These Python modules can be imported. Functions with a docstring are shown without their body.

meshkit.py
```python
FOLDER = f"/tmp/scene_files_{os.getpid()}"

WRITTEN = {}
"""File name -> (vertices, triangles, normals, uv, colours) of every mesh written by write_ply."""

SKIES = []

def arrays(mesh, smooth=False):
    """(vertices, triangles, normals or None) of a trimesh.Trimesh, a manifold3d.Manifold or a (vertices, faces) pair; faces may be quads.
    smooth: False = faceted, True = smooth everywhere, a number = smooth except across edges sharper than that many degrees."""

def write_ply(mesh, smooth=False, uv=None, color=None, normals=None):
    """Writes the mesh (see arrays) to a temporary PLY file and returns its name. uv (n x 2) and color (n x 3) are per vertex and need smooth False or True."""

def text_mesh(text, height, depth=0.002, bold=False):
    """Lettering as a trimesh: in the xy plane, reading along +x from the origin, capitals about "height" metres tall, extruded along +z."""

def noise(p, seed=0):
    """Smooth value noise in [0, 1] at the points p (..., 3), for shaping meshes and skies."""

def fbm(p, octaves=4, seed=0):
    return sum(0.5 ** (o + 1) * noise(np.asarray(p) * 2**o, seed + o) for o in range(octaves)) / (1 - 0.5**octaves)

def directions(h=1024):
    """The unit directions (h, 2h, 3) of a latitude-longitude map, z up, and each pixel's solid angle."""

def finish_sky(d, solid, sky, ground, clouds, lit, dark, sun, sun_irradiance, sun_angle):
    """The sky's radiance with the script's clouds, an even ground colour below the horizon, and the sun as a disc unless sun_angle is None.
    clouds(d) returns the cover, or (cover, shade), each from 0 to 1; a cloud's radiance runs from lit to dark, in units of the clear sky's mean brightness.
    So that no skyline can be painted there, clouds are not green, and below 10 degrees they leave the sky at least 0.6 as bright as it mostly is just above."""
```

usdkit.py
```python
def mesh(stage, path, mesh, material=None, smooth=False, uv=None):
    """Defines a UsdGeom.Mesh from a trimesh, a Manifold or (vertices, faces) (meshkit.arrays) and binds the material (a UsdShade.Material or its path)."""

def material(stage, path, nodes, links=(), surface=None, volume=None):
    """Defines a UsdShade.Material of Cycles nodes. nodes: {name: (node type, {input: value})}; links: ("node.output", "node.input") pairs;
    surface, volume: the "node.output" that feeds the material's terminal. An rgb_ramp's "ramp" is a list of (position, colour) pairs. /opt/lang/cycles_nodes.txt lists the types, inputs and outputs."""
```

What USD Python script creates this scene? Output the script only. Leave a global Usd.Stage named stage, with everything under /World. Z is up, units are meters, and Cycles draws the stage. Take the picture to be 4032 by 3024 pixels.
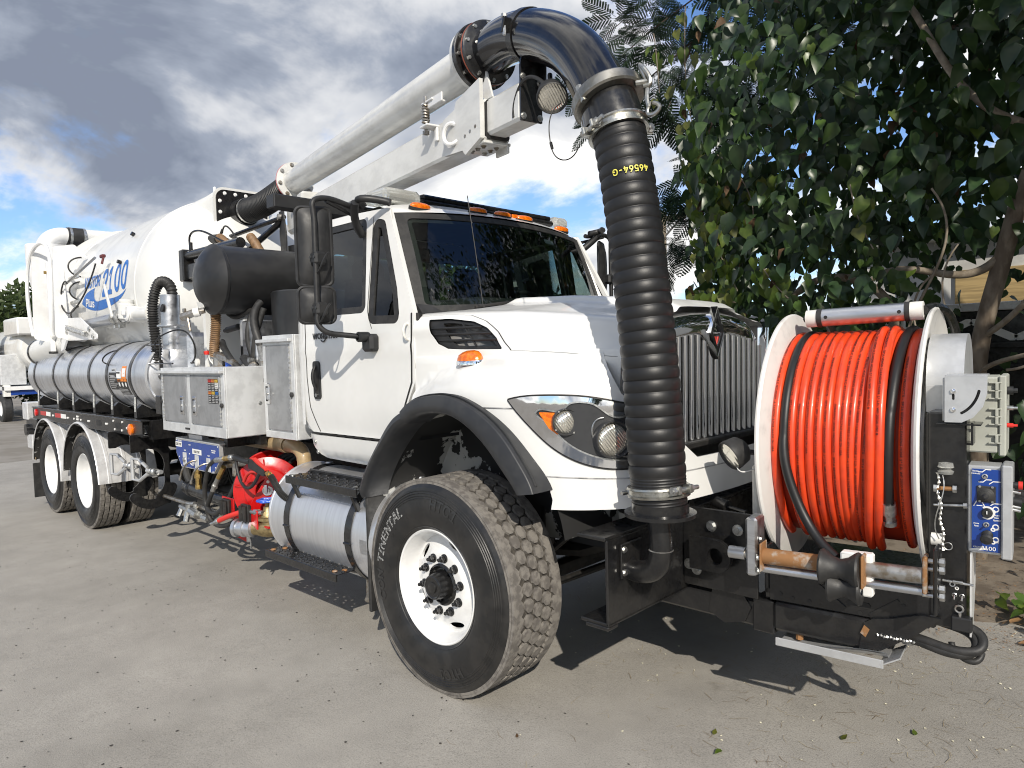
import math, numpy as np, trimesh, usdkit, meshkit
from pxr import Usd, UsdGeom, UsdLux, UsdShade, Gf, Sdf, Vt
from shapely.geometry import Polygon, Point, LineString, box as sbox
from shapely import affinity
from shapely.ops import unary_union
from scipy.spatial import Delaunay
rng = np.random.default_rng(7)
PI = math.pi
stage = Usd.Stage.CreateInMemory()
UsdGeom.Xform.Define(stage, '/World'); UsdGeom.Scope.Define(stage, '/World/Looks')

# ---------------------------------------------------------------- camera
CAM = np.array([2.8046, -3.4993, 1.7621])
YAW, PITCH, ROLL = 0.8069, -0.0468, -0.0279
_d = np.array([-math.cos(YAW)*math.cos(PITCH), math.sin(YAW)*math.cos(PITCH), math.sin(PITCH)])
_r = np.array([math.sin(YAW), math.cos(YAW), 0.]); _u = np.cross(_r, _d)
_c, _s = math.cos(ROLL), math.sin(ROLL)
_r, _u = _c*_r + _s*_u, -_s*_r + _c*_u
cam = UsdGeom.Camera.Define(stage, '/World/camera')
M4 = Gf.Matrix4d(*_r, 0, *_u, 0, *(-_d), 0, *CAM, 1)
cam.AddTransformOp().Set(M4)
cam.CreateHorizontalApertureAttr(36.0); cam.CreateVerticalApertureAttr(27.0)
cam.CreateFocalLengthAttr(36.0*2791.73/4032)
cam.CreateFStopAttr(0.0); cam.CreateFocusDistanceAttr(5.0)
cam.CreateExposureAttr(0.20)
cam.CreateClippingRangeAttr((0.05, 2000.0))

# ---------------------------------------------------------------- sun and sky
SUN = np.array([1.19, -1.0, 1.0]); SUN /= np.linalg.norm(SUN)
sun = UsdLux.DistantLight.Define(stage, '/World/sun')
sun.CreateIntensityAttr(1.0); sun.CreateAngleAttr(0.53); sun.CreateNormalizeAttr(True)
sun.CreateColorAttr(Gf.Vec3f(1.0, 0.93, 0.82))
_z = SUN; _x = np.cross([0, 0, 1], _z); _x /= np.linalg.norm(_x); _y = np.cross(_z, _x)
sun.AddTransformOp().Set(Gf.Matrix4d(*_x, 0, *_y, 0, *_z, 0, 0, 0, 0, 1))
EL, ROT = math.asin(SUN[2]), math.atan2(SUN[0], SUN[1])
CLX, CLY = 7.1, 2.4
SKYN = {
    'sky': ('sky_texture', {'sky_type': 'single_scattering', 'sun_disc': False, 'sun_elevation': EL, 'sun_rotation': ROT, 'altitude': 5.0, 'air_density': 1.0, 'aerosol_density': 0.5, 'ozone_density': 2.0}),
    'tc': ('texture_coordinate', {}), 'sep': ('separate_xyz', {}),
    'zc': ('math', {'math_type': 'maximum', 'value2': 0.0}), 'zo': ('math', {'math_type': 'add', 'value2': 0.42}),
    'dx': ('math', {'math_type': 'divide'}), 'dy': ('math', {'math_type': 'divide'}), 'cv': ('combine_xyz', {'z': 0.0}),
    'mp1': ('mapping', {'mapping_type': 'point', 'location': (CLX, CLY, 2.0)}), 'mp2': ('mapping', {'mapping_type': 'point', 'location': (CLX+.05, CLY+.09, 2.12)}), 'mp3': ('mapping', {'mapping_type': 'point', 'location': (CLX+9.1, CLY+4.7, 5.3)}),
    'n1': ('noise_texture', {'dimensions': '3D', 'scale': 1.55, 'detail': 11.0, 'roughness': 0.58, 'distortion': 0.15}),
    'n2': ('noise_texture', {'dimensions': '3D', 'scale': 1.55, 'detail': 5.0, 'roughness': 0.52, 'distortion': 0.15}),
    'n3': ('noise_texture', {'dimensions': '3D', 'scale': 2.6, 'detail': 9.0, 'roughness': 0.6, 'distortion': 0.3}),
    'cover': ('map_range', {'range_type': 'smoothstep', 'from_min': 0.43, 'from_max': 0.53, 'to_min': 0.0, 'to_max': 1.0, 'clamp': True}),
    'thick': ('map_range', {'range_type': 'linear', 'from_min': 0.42, 'from_max': 0.66, 'to_min': 1.0, 'to_max': 0.0, 'clamp': True}),
    'fine': ('map_range', {'range_type': 'linear', 'from_min': 0.34, 'from_max': 0.66, 'to_min': -0.34, 'to_max': 0.34, 'clamp': True}),
    'low': ('map_range', {'range_type': 'smoothstep', 'from_min': 0.02, 'from_max': 0.30, 'to_min': 0.28, 'to_max': -0.05, 'clamp': True}),
    's1': ('math', {'math_type': 'add'}), 's2': ('math', {'math_type': 'add', 'use_clamp': True}),
    'ccol': ('rgb_ramp', {'ramp': [(0.0, (2.2, 2.55, 3.3)), (0.25, (3.3, 3.7, 4.5)), (0.48, (6.0, 6.2, 6.6)), (0.80, (8.3, 8.3, 8.3)), (1.0, (11.0, 10.9, 10.6))]}),
    'boost': ('mix', {'mix_type': 'multiply', 'fac': 1.0, 'color2': (0.95, 1.12, 1.40)}),
    'mix': ('mix', {'mix_type': 'mix'}), 'bg': ('background_shader', {'strength': 0.1}),
}
SKYL = [('tc.generated', 'sep.vector'), ('sep.z', 'zc.value1'), ('zc.value', 'zo.value1'), ('sep.x', 'dx.value1'), ('zo.value', 'dx.value2'),
        ('sep.y', 'dy.value1'), ('zo.value', 'dy.value2'), ('dx.value', 'cv.x'), ('dy.value', 'cv.y'), ('cv.vector', 'mp1.vector'), ('mp1.vector', 'n1.vector'),
        ('cv.vector', 'mp2.vector'), ('mp2.vector', 'n2.vector'), ('cv.vector', 'mp3.vector'), ('mp3.vector', 'n3.vector'), ('n1.fac', 'cover.value'), ('n2.fac', 'thick.value'), ('n3.fac', 'fine.value'), ('zc.value', 'low.value'),
        ('thick.result', 's1.value1'), ('fine.result', 's1.value2'), ('s1.value', 's2.value1'), ('low.result', 's2.value2'), ('s2.value', 'ccol.fac'),
        ('cover.result', 'mix.fac'), ('sky.color', 'boost.color1'), ('boost.color', 'mix.color1'), ('ccol.color', 'mix.color2'), ('mix.color', 'bg.color')]
skym = usdkit.material(stage, '/World/Looks/sky', SKYN, SKYL, surface='bg.background')
dome = UsdLux.DomeLight.Define(stage, '/World/sky')
UsdShade.MaterialBindingAPI.Apply(dome.GetPrim()).Bind(skym)
dome.GetPrim().SetCustomDataByKey('kind', 'structure')

# ---------------------------------------------------------------- scene tree helpers
USED = {}
def numbered(parent, name):
    k = (parent, name); n = USED.get(k, 0); USED[k] = n + 1
    return f'{parent}/{name}' if n == 0 else f'{parent}/{name}_{n:03d}'
def props(prim, label=None, cat=None, group=None, kind=None):
    if isinstance(prim, str): prim = stage.GetPrimAtPath(prim)
    for k, v in (('label', label), ('category', cat), ('group', group), ('kind', kind)):
        if v: prim.SetCustomDataByKey(k, v)
def cat(ms):
    if isinstance(ms, (list, tuple)) and ms and not isinstance(ms[0], np.ndarray):
        return trimesh.util.concatenate([as_tm(m) for m in ms])
    return as_tm(ms)
def as_tm(m):
    if isinstance(m, trimesh.Trimesh): return m
    v, f, _ = meshkit.arrays(m); return trimesh.Trimesh(v, f, process=False)
def obj(name, mesh, m, parent='/World', smooth=35, label=None, cat_=None, group=None, kind=None):
    t = cat(mesh); 
    if smooth: t.merge_vertices(digits_vertex=6)
    p = numbered(parent, name)
    usdkit.mesh(stage, p, t, m, smooth=smooth)
    if label or cat_ or group or kind: props(p, label, cat_, group, kind)
    return p
def thing(name, label, cat_, loc=(0, 0, 0), rz=0.0, group=None):
    p = numbered('/World', name); x = UsdGeom.Xform.Define(stage, p)
    if any(loc) or rz: x.AddTranslateOp().Set(Gf.Vec3d(*map(float, loc))); x.AddRotateZOp().Set(math.degrees(rz))
    props(p, label, cat_, group); return p
def copy_of(path, loc, rz=0.0, label=None, scale=1.0, group=None):
    src = stage.GetPrimAtPath(path); base = path.split('/')[-1]
    p = numbered('/World', base); x = UsdGeom.Xform.Define(stage, p)
    x.GetPrim().GetReferences().AddInternalReference(src.GetPath())
    x.ClearXformOpOrder()
    x.AddTranslateOp().Set(Gf.Vec3d(*map(float, loc))); x.AddRotateZOp().Set(math.degrees(rz)); x.AddScaleOp().Set(Gf.Vec3f(scale, scale, scale))
    x.GetPrim().SetInstanceable(True)
    props(p, label, None, group); return p

# ---------------------------------------------------------------- mesh helpers
A = lambda *p: np.array(p, float)
def nrm(v): v = np.asarray(v, float); return v/np.linalg.norm(v)
def frame(n, up=(0, 0, 1)):
    n = nrm(n); up = np.asarray(up, float)
    if abs(n @ nrm(up)) > .98: up = A(0, 1, 0) if abs(n[1]) < .9 else A(1, 0, 0)
    u = nrm(np.cross(up, n)); return u, np.cross(n, u), n
def TR(o, u, v, n):
    m = np.eye(4); m[:3, 0] = u; m[:3, 1] = v; m[:3, 2] = n; m[:3, 3] = o; return m
def bx(x0, x1, y0, y1, z0, z1, ch=0.0):
    if ch <= 0:
        b = trimesh.creation.box([x1-x0, y1-y0, z1-z0]); b.apply_translation([(x0+x1)/2, (y0+y1)/2, (z0+z1)/2]); return b
    pts = []
    for X in (x0, x1):
        for Y in (y0, y1):
            for Z in (z0, z1):
                sx, sy, sz = np.sign(X-(x0+x1)/2), np.sign(Y-(y0+y1)/2), np.sign(Z-(z0+z1)/2)
                pts += [(X-sx*ch, Y-sy*ch, Z), (X-sx*ch, Y, Z-sz*ch), (X, Y-sy*ch, Z-sz*ch)]
    return trimesh.convex.convex_hull(np.array(pts))
def obx(c, u, v, n, su, sv, sn, ch=0.0):
    b = bx(-su/2, su/2, -sv/2, sv/2, -sn/2, sn/2, ch); b.apply_transform(TR(c, u, v, n)); return b
def tube(pts, r, n=12, caps=True, closed=False):
    pts = np.asarray(pts, float); N = len(pts); r = np.broadcast_to(np.asarray(r, float), (N,))
    t = np.gradient(pts, axis=0) if not closed else np.roll(pts, -1, 0) - np.roll(pts, 1, 0)
    t /= np.linalg.norm(t, axis=1, keepdims=True)
    u = frame(t[0])[0]; V = []
    a = np.linspace(0, 2*PI, n, endpoint=False)
    for i in range(N):
        u = u - (u @ t[i])*t[i]; u /= np.linalg.norm(u); w = np.cross(t[i], u)
        V.append(pts[i] + r[i]*(np.cos(a)[:, None]*u + np.sin(a)[:, None]*w))
    V = np.vstack(V); F = []
    k = np.arange(n); k2 = (k+1) % n
    for i in range(N if closed else N-1):
        a0, b0 = i*n, ((i+1) % N)*n
        F.append(np.stack([a0+k, a0+k2, b0+k2], 1)); F.append(np.stack([a0+k, b0+k2, b0+k], 1))
    F = np.vstack(F)
    if caps and not closed:
        V = np.vstack([V, pts[0], pts[-1]]); c0, c1 = len(V)-2, len(V)-1; e = (N-1)*n
        F = np.vstack([F, np.stack([np.full(n, c0), k2, k], 1), np.stack([np.full(n, c1), e+k, e+k2], 1)])
    return trimesh.Trimesh(V, F, process=False)
def cyl(p0, p1, r, n=16, r1=None):
    return tube([p0, p1], [r, r if r1 is None else r1], n)
def spl(pts, n=40):
    from scipy.interpolate import CubicSpline
    pts = np.asarray(pts, float); d = np.r_[0, np.cumsum(np.linalg.norm(np.diff(pts, axis=0), axis=1))]
    return CubicSpline(d, pts)(np.linspace(0, d[-1], n))
def resamp(pts, n):
    pts = np.asarray(pts, float); d = np.r_[0, np.cumsum(np.linalg.norm(np.diff(pts, axis=0), axis=1))]
    q = np.linspace(0, d[-1], n); return np.stack([np.interp(q, d, pts[:, k]) for k in range(pts.shape[1])], 1)
def lathe(prof, c, axis, n=32, arc=None, up=(0, 0, 1)):
    """prof: (radius, height along axis) pairs, revolved about axis through c."""
    u, v, w = frame(axis, up); prof = np.asarray(prof, float); full = arc is None
    a = np.linspace(0, 2*PI, n, endpoint=False) if full else np.linspace(arc[0], arc[1], n)
    V = (np.asarray(c, float) + prof[:, None, 1, None]*w + prof[:, None, 0, None]*(np.cos(a)[None, :, None]*u + np.sin(a)[None, :, None]*v)).reshape(-1, 3)
    m = len(prof); F = []; k = np.arange(n if full else n-1); k2 = (k+1) % n
    for i in range(m-1):
        F.append(np.stack([i*n+k, i*n+k2, (i+1)*n+k2], 1)); F.append(np.stack([i*n+k, (i+1)*n+k2, (i+1)*n+k], 1))
    return trimesh.Trimesh(V, np.vstack(F), process=False)
def grid(P, close_u=False):
    """P: (a, b, 3) array of points -> quad surface."""
    P = np.asarray(P, float); a, b = P.shape[:2]; i = np.arange(a*b).reshape(a, b)
    if close_u: i = np.vstack([i, i[:1]])
    q = np.stack([i[:-1, :-1], i[1:, :-1], i[1:, 1:], i[:-1, 1:]], -1).reshape(-1, 4)
    return trimesh.Trimesh(P.reshape(-1, 3), np.vstack([q[:, [0, 1, 2]], q[:, [0, 2, 3]]]), process=False)
def tri2d(poly, s):
    """triangulate a polygon with spacing s by Delaunay; returns points, faces."""
    poly = poly.buffer(0); P = []
    geoms = getattr(poly, 'geoms', [poly])
    rings = [r for g in geoms for r in [g.exterior, *g.interiors]]
    for r in rings:
        c = np.array(r.coords)
        for a, b in zip(c[:-1], c[1:]):
            k = max(1, int(math.ceil(np.linalg.norm(b-a)/s))); P += [a+(b-a)*j/k for j in range(k)]
    nb = len(P)
    x0, y0, x1, y1 = poly.bounds
    inner = poly.buffer(-0.55*s)
    if not inner.is_empty:
        import shapely
        gx, gy = np.meshgrid(np.arange(x0, x1, s), np.arange(y0, y1, s)); gx = gx.ravel(); gy = gy.ravel()
        ok = shapely.contains_xy(inner, gx, gy); P += list(np.stack([gx[ok], gy[ok]], 1))
    P = np.array(P); P, _ = np.unique(np.round(P, 7), axis=0, return_index=True)
    T = Delaunay(P).simplices; c = P[T].mean(1)
    import shapely
    ar = (P[T[:, 1]]-P[T[:, 0]]); br = (P[T[:, 2]]-P[T[:, 0]]); cr = ar[:, 0]*br[:, 1]-ar[:, 1]*br[:, 0]
    ok = shapely.contains_xy(poly, c[:, 0], c[:, 1]) & (np.abs(cr) > 1e-9); T = T[ok]; cr = cr[ok]
    T[cr < 0] = T[cr < 0][:, ::-1]
    return P, T
def panel(poly, f, t=0.0, s=0.08, off=0.0):
    """a sheet: the 2D polygon mapped by f(u, v) -> (n, 3); thickness t inward (against the normal), lifted by off."""
    P, T = tri2d(poly, s); u, v = P[:, 0], P[:, 1]; e = 1e-4
    X = f(u, v); du = (f(u+e, v)-f(u-e, v)); dv = (f(u, v+e)-f(u, v-e)); n = np.cross(du, dv)
    n /= np.maximum(np.linalg.norm(n, axis=1, keepdims=True), 1e-12)
    O = X + off*n
    if t == 0: return trimesh.Trimesh(O, T, process=False)
    I = X + (off-t)*n; N = len(P)
    ed = np.vstack([T[:, [0, 1]], T[:, [1, 2]], T[:, [2, 0]]]); key = {tuple(x) for x in ed.tolist()}
    B = np.array([x for x in ed.tolist() if (x[1], x[0]) not in key])
    W = np.vstack([np.stack([B[:, 0], B[:, 0]+N, B[:, 1]+N], 1), np.stack([B[:, 0], B[:, 1]+N, B[:, 1]], 1)])
    W += 0
    # separate wall vertices keep the rim crisp
    return trimesh.Trimesh(np.vstack([O, I]), np.vstack([T, T[:, ::-1]+N, W]), process=False)
def prism(poly, o, u, v, t):
    """extrude a polygon drawn in the plane (o; u, v) by t along u x v."""
    u, v = nrm(u), nrm(v); n = np.cross(u, v)
    ms = [trimesh.creation.extrude_polygon(g, t, engine='earcut') for g in getattr(poly, 'geoms', [poly])]
    m = trimesh.util.concatenate(ms); m.apply_transform(TR(o, u, v, n)); return m
def rrect(x0, y0, x1, y1, r, q=6): return sbox(x0+r, y0+r, x1-r, y1-r).buffer(r, q)
from functools import lru_cache
@lru_cache(None)
def _tm(s, h, depth, bold): return meshkit.text_mesh(s, h, depth, bold)
def tmesh(s, h, depth=.002, bold=False): return _tm(s, h, depth, bold).copy()
def smoothpoly(pts, r): return Polygon(pts).buffer(-r, 8).buffer(2*r, 8).buffer(-r, 8)
def text(s, h, o, u, v, depth=0.0015, bold=True, center=False, sx=1.0, lift=0.0):
    m = tmesh(s, h, depth, bold); m.apply_scale([sx, 1, 1])
    if center: m.apply_translation([-m.bounds.mean(0)[0], 0, 0])
    u, v = nrm(u), nrm(v); n = np.cross(u, v); m.apply_transform(TR(np.asarray(o, float)+lift*n, u, v, n)); return m
def bend_text(s, h, f, u0, v0, du=(1, 0), bold=True, depth=0.001, lift=0.0015, sx=1.0, shear=0.0):
    """lettering laid on the surface f(u, v)."""
    m = tmesh(s, h, depth, bold).subdivide_to_size(max(h*0.35, .004)) if h > .02 else tmesh(s, h, depth, bold)
    x, y, zz = m.vertices[:, 0]*sx + shear*m.vertices[:, 1], m.vertices[:, 1], m.vertices[:, 2]
    du = nrm(du); dv = A(-du[1], du[0]); U = u0 + x*du[0] + y*dv[0]; Vv = v0 + x*du[1] + y*dv[1]
    e = 1e-4; X = f(U, Vv); n = np.cross(f(U+e, Vv)-f(U-e, Vv), f(U, Vv+e)-f(U, Vv-e)); n /= np.linalg.norm(n, axis=1, keepdims=True)
    return trimesh.Trimesh(X + n*(zz+lift)[:, None], m.faces, process=False)
def bolt(p, n, r=0.011, h=0.009, washer=True):
    n = nrm(n); p = np.asarray(p, float); ms = [cyl(p, p+n*h, r, 6)]
    if washer: ms.append(cyl(p-n*.001, p+n*.002, r*1.45, 12))
    return trimesh.util.concatenate(ms)
def mir(m):
    m = cat(m).copy(); m.vertices[:, 1] *= -1; m.faces = m.faces[:, ::-1]; return m
# ---------------------------------------------------------------- materials
def mat(name, col, rough=.5, metal=0.0, coat=0.0, var=0.0, vs=6.0, col2=None, bump=0.0, bs=60.0, rvar=0.0, spec=.5, stretch=(1, 1, 1), detail=4.0, lo=.4, hi=.62, trans=0.0, sheen=0.0):
    N = {'p': ('principled_bsdf', {'base_color': col, 'roughness': rough, 'metallic': metal, 'coat_weight': coat, 'coat_roughness': .05, 'specular_ior_level': spec, 'sheen_weight': sheen, 'transmission_weight': trans})}
    L = []
    if var or bump or rvar or col2 is not None:
        N['tc'] = ('texture_coordinate', {}); N['mp'] = ('mapping', {'mapping_type': 'point', 'scale': stretch}); L.append(('tc.object', 'mp.vector'))
    if var or col2 is not None:
        c2 = col2 if col2 is not None else tuple(c*(1-var) for c in col)
        N['n'] = ('noise_texture', {'scale': vs, 'detail': detail, 'roughness': .62}); N['mr'] = ('map_range', {'range_type': 'smoothstep', 'from_min': lo, 'from_max': hi, 'clamp': True})
        N['mx'] = ('mix', {'mix_type': 'mix', 'color1': col, 'color2': c2})
        L += [('mp.vector', 'n.vector'), ('n.fac', 'mr.value'), ('mr.result', 'mx.fac'), ('mx.color', 'p.base_color')]
    if rvar:
        N['n3'] = ('noise_texture', {'scale': vs*2.3, 'detail': 5.0, 'roughness': .6}); N['rr'] = ('map_range', {'range_type': 'linear', 'from_min': .3, 'from_max': .7, 'to_min': max(.02, rough-rvar), 'to_max': rough+rvar, 'clamp': True})
        L += [('mp.vector', 'n3.vector'), ('n3.fac', 'rr.value'), ('rr.result', 'p.roughness')]
    if bump:
        N['n2'] = ('noise_texture', {'scale': bs, 'detail': 3.0, 'roughness': .55}); N['b'] = ('bump', {'strength': bump, 'distance': .004})
        L += [('mp.vector', 'n2.vector'), ('n2.fac', 'b.height'), ('b.normal', 'p.normal')]
    return usdkit.material(stage, f'/World/Looks/{name}', N, L, surface='p.BSDF')
WHITE = mat('white_paint', (.75, .75, .73), .30, 0, .4, var=.05, vs=2.2, rvar=.07)
TANKW = mat('tank_white_paint', (.70, .70, .675), .35, 0, .3, var=.08, vs=1.7, rvar=.08)
BOOMW = mat('boom_white_paint', (.66, .66, .635), .30, 0, .4, var=.16, vs=3.0, rvar=.1, stretch=(1, 2, 2))
REARW = mat('rim_white_paint', (.76, .76, .75), .35, 0, .3, var=.08, vs=9, rvar=.06)
FLNGW = mat('reel_white_paint', (.70, .69, .66), .4, 0, .2, var=.3, vs=7, rvar=.1, lo=.5, hi=.8)
ALU = mat('aluminium', (.66, .67, .69), .38, 1.0, 0, var=.22, vs=3, rvar=.12, stretch=(.35, 3, 3), bump=.05, bs=40)
ALUT = mat('tank_aluminium', (.76, .77, .79), .33, .92, 0, var=.07, vs=1.4, rvar=.06, stretch=(3, .5, .5))
ALUF = mat('fuel_tank_aluminium', (.77, .78, .80), .40, .85, 0, var=.07, vs=5, rvar=.06, stretch=(9, .4, .4))
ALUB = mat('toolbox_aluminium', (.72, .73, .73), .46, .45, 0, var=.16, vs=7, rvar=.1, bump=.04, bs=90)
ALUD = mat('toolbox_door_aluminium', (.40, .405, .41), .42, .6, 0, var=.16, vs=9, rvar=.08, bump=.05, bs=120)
FENDM = mat('fender_aluminium', (.78, .78, .78), .38, .45, 0, var=.12, vs=6, rvar=.12)
SILVER = mat('silver_paint', (.58, .59, .60), .42, .55, .1, var=.1, vs=14, rvar=.05, bump=.03, bs=300)
CHROME = mat('chrome', (.86, .87, .88), .05, 1.0, 0, rvar=.02, vs=20)
ZINC = mat('zinc', (.62, .62, .60), .38, 1.0, 0, var=.3, vs=30, rvar=.1)
STEEL = mat('worn_steel', (.42, .41, .39), .42, .9, 0, var=.35, vs=18, col2=(.26, .22, .17), rvar=.1)
RUST = mat('rusty_steel', (.30, .15, .06), .72, .25, 0, vs=14, col2=(.40, .36, .31), lo=.5, hi=.68, bump=.25, bs=120)
BRASS = mat('brass', (.62, .43, .16), .35, 1.0, 0, var=.3, vs=30, rvar=.1)
BRONZE = mat('aged_bronze', (.40, .31, .16), .5, .85, 0, var=.4, vs=26, rvar=.1)
BLK = mat('black_paint', (.008, .008, .0085), .30, 0, .25, var=0, vs=12, col2=(.014, .0135, .013), rvar=.10, bump=.03, bs=50)
GLOSSB = mat('gloss_black_paint', (.006, .006, .007), .13, 0, .6, rvar=.07, vs=9, col2=(.012, .012, .013))
SATB = mat('satin_black_paint', (.011, .011, .0115), .45, 0, .08, vs=5, col2=(.018, .018, .0185), rvar=.08, bump=.03, bs=35)
PLAST = mat('black_plastic', (.013, .0135, .0145), .50, 0, 0, vs=16, col2=(.022, .022, .0225), bump=.08, bs=420, rvar=.06)
FLARE = mat('flare_plastic', (.022, .0235, .027), .46, 0, 0, vs=7, col2=(.034, .035, .037), bump=.10, bs=500, rvar=.06)
RUBBER = mat('rubber', (.018, .018, .018), .55, 0, 0, vs=14, col2=(.032, .031, .030), bump=.12, bs=160, rvar=.08)
DULLR = mat('matt_hose_rubber', (.0085, .0085, .009), .46, 0, 0, vs=9, col2=(.018, .0175, .017), bump=.08, bs=130, lo=.5, hi=.8)
TYRE = mat('tyre_sidewall', (.011, .011, .011), .40, 0, .08, vs=11, col2=(.020, .019, .018), bump=.06, bs=120, rvar=.1)
TREAD = mat('dusty_tread', (.20, .185, .165), .9, 0, 0, vs=22, col2=(.115, .105, .095), bump=.3, bs=260)
GROOVE = mat('tread_groove', (.045, .040, .034), .9, 0, 0, vs=40, col2=(.075, .066, .055), bump=.3, bs=200)
RED = mat('red_paint', (.52, .008, .008), .30, 0, .5, var=.25, vs=10, rvar=.08)
ORANGE = mat('orange_hose', (.74, .062, .012), .36, 0, .15, vs=9, col2=(.62, .050, .014), rvar=.08, bump=.05, bs=90)
HOSEINK = mat('hose_print_ink', (.09, .012, .008), .5)
AMBER = mat('amber_lens', (.85, .20, .005), .12, 0, .8, vs=60, col2=(.62, .11, .002), bump=.3, bs=240)
REDL = mat('red_lens', (.55, .012, .010), .15, 0, .8)
REDT = mat('red_reflective_tape', (.55, .02, .02), .3, 0, .3, vs=300, col2=(.42, .012, .015))
WHT = mat('white_decal', (.78, .78, .76), .4)
BLUEP = mat('blue_panel', (.008, .045, .27), .32, 0, .35, vs=10, col2=(.010, .05, .24), rvar=.05)
BLUED = mat('blue_decal', (.008, .13, .47), .4)
BLUEH = mat('blue_handle', (.02, .10, .55), .4, 0, .2)
INKB = mat('decal_black', (.015, .015, .015), .4)
INKO = mat('decal_orange', (.75, .22, .02), .4)
INKY = mat('decal_yellow', (.75, .50, .05), .4)
INKR = mat('decal_red', (.62, .03, .02), .4)
INKG = mat('decal_grey_print', (.42, .42, .42), .5)
YELL = mat('hose_yellow_print', (.70, .64, .10), .5)
TAN = mat('tan_pipe', (.36, .26, .14), .5, 0, .1, var=.2, vs=8)
BROWNH = mat('brown_duct_hose', (.23, .135, .065), .55, 0, 0, var=.35, vs=20)
GREYBX = mat('grey_fibreglass', (.40, .41, .36), .55, 0, 0, var=.08, vs=12, bump=.03, bs=200)
PLTW = mat('white_plastic', (.74, .73, .69), .5, 0, 0, var=.12, vs=14)
DARKIN = mat('cab_interior', (.020, .021, .023), .7, 0, 0, vs=10, col2=(.032, .032, .034))
SEAT = mat('seat_fabric', (.018, .020, .024), .85, 0, 0, vs=30, col2=(.03, .032, .037), bump=.2, bs=300)
UNDER = mat('chassis_black', (.010, .010, .010), .55, 0, 0, vs=14, col2=(.022, .020, .018), rvar=.1, bump=.1, bs=40)
GREYP = mat('dark_grey_lamp_housing', (.050, .051, .053), .38, .3, .15, rvar=.06, vs=12, bump=.03, bs=300)
ENGMAT = mat('engine_bay_fabric', (.50, .50, .50), .45, .4, 0, vs=9, col2=(.20, .20, .20))
LENS = usdkit.material(stage, '/World/Looks/lamp_lens', {
    'tc': ('texture_coordinate', {}), 'w': ('wave_texture', {'wave_type': 'bands', 'bands_direction': 'diagonal', 'scale': 34.0, 'distortion': 2.0}),
    'b': ('bump', {'strength': .35, 'distance': .006}), 'p': ('principled_bsdf', {'base_color': (.78, .75, .66), 'roughness': .10, 'metallic': .8, 'coat_weight': .8})},
    [('tc.object', 'w.vector'), ('w.fac', 'b.height'), ('b.normal', 'p.normal')], surface='p.BSDF')
def glassmat(name, tint, ior=1.5, rough=.0):
    return usdkit.material(stage, f'/World/Looks/{name}', {'t': ('transparent_bsdf', {'color': tint}), 'g': ('glossy_bsdf', {'color': (.95, .97, 1.0), 'roughness': rough}),
        'f': ('fresnel', {'IOR': ior}), 'm': ('mix_closure', {})}, [('f.fac', 'm.fac'), ('t.BSDF', 'm.closure1'), ('g.BSDF', 'm.closure2')], surface='m.closure')
GLASS = glassmat('cab_glass', (.56, .66, .62), 1.6)
DGLASS = glassmat('tinted_glass', (.40, .48, .46), 1.55)
CLEARL = usdkit.material(stage, '/World/Looks/clear_lens', {'p': ('principled_bsdf', {'base_color': (.85, .85, .80), 'roughness': .15, 'transmission_weight': .75, 'ior': 1.4})}, [], surface='p.BSDF')
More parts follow.
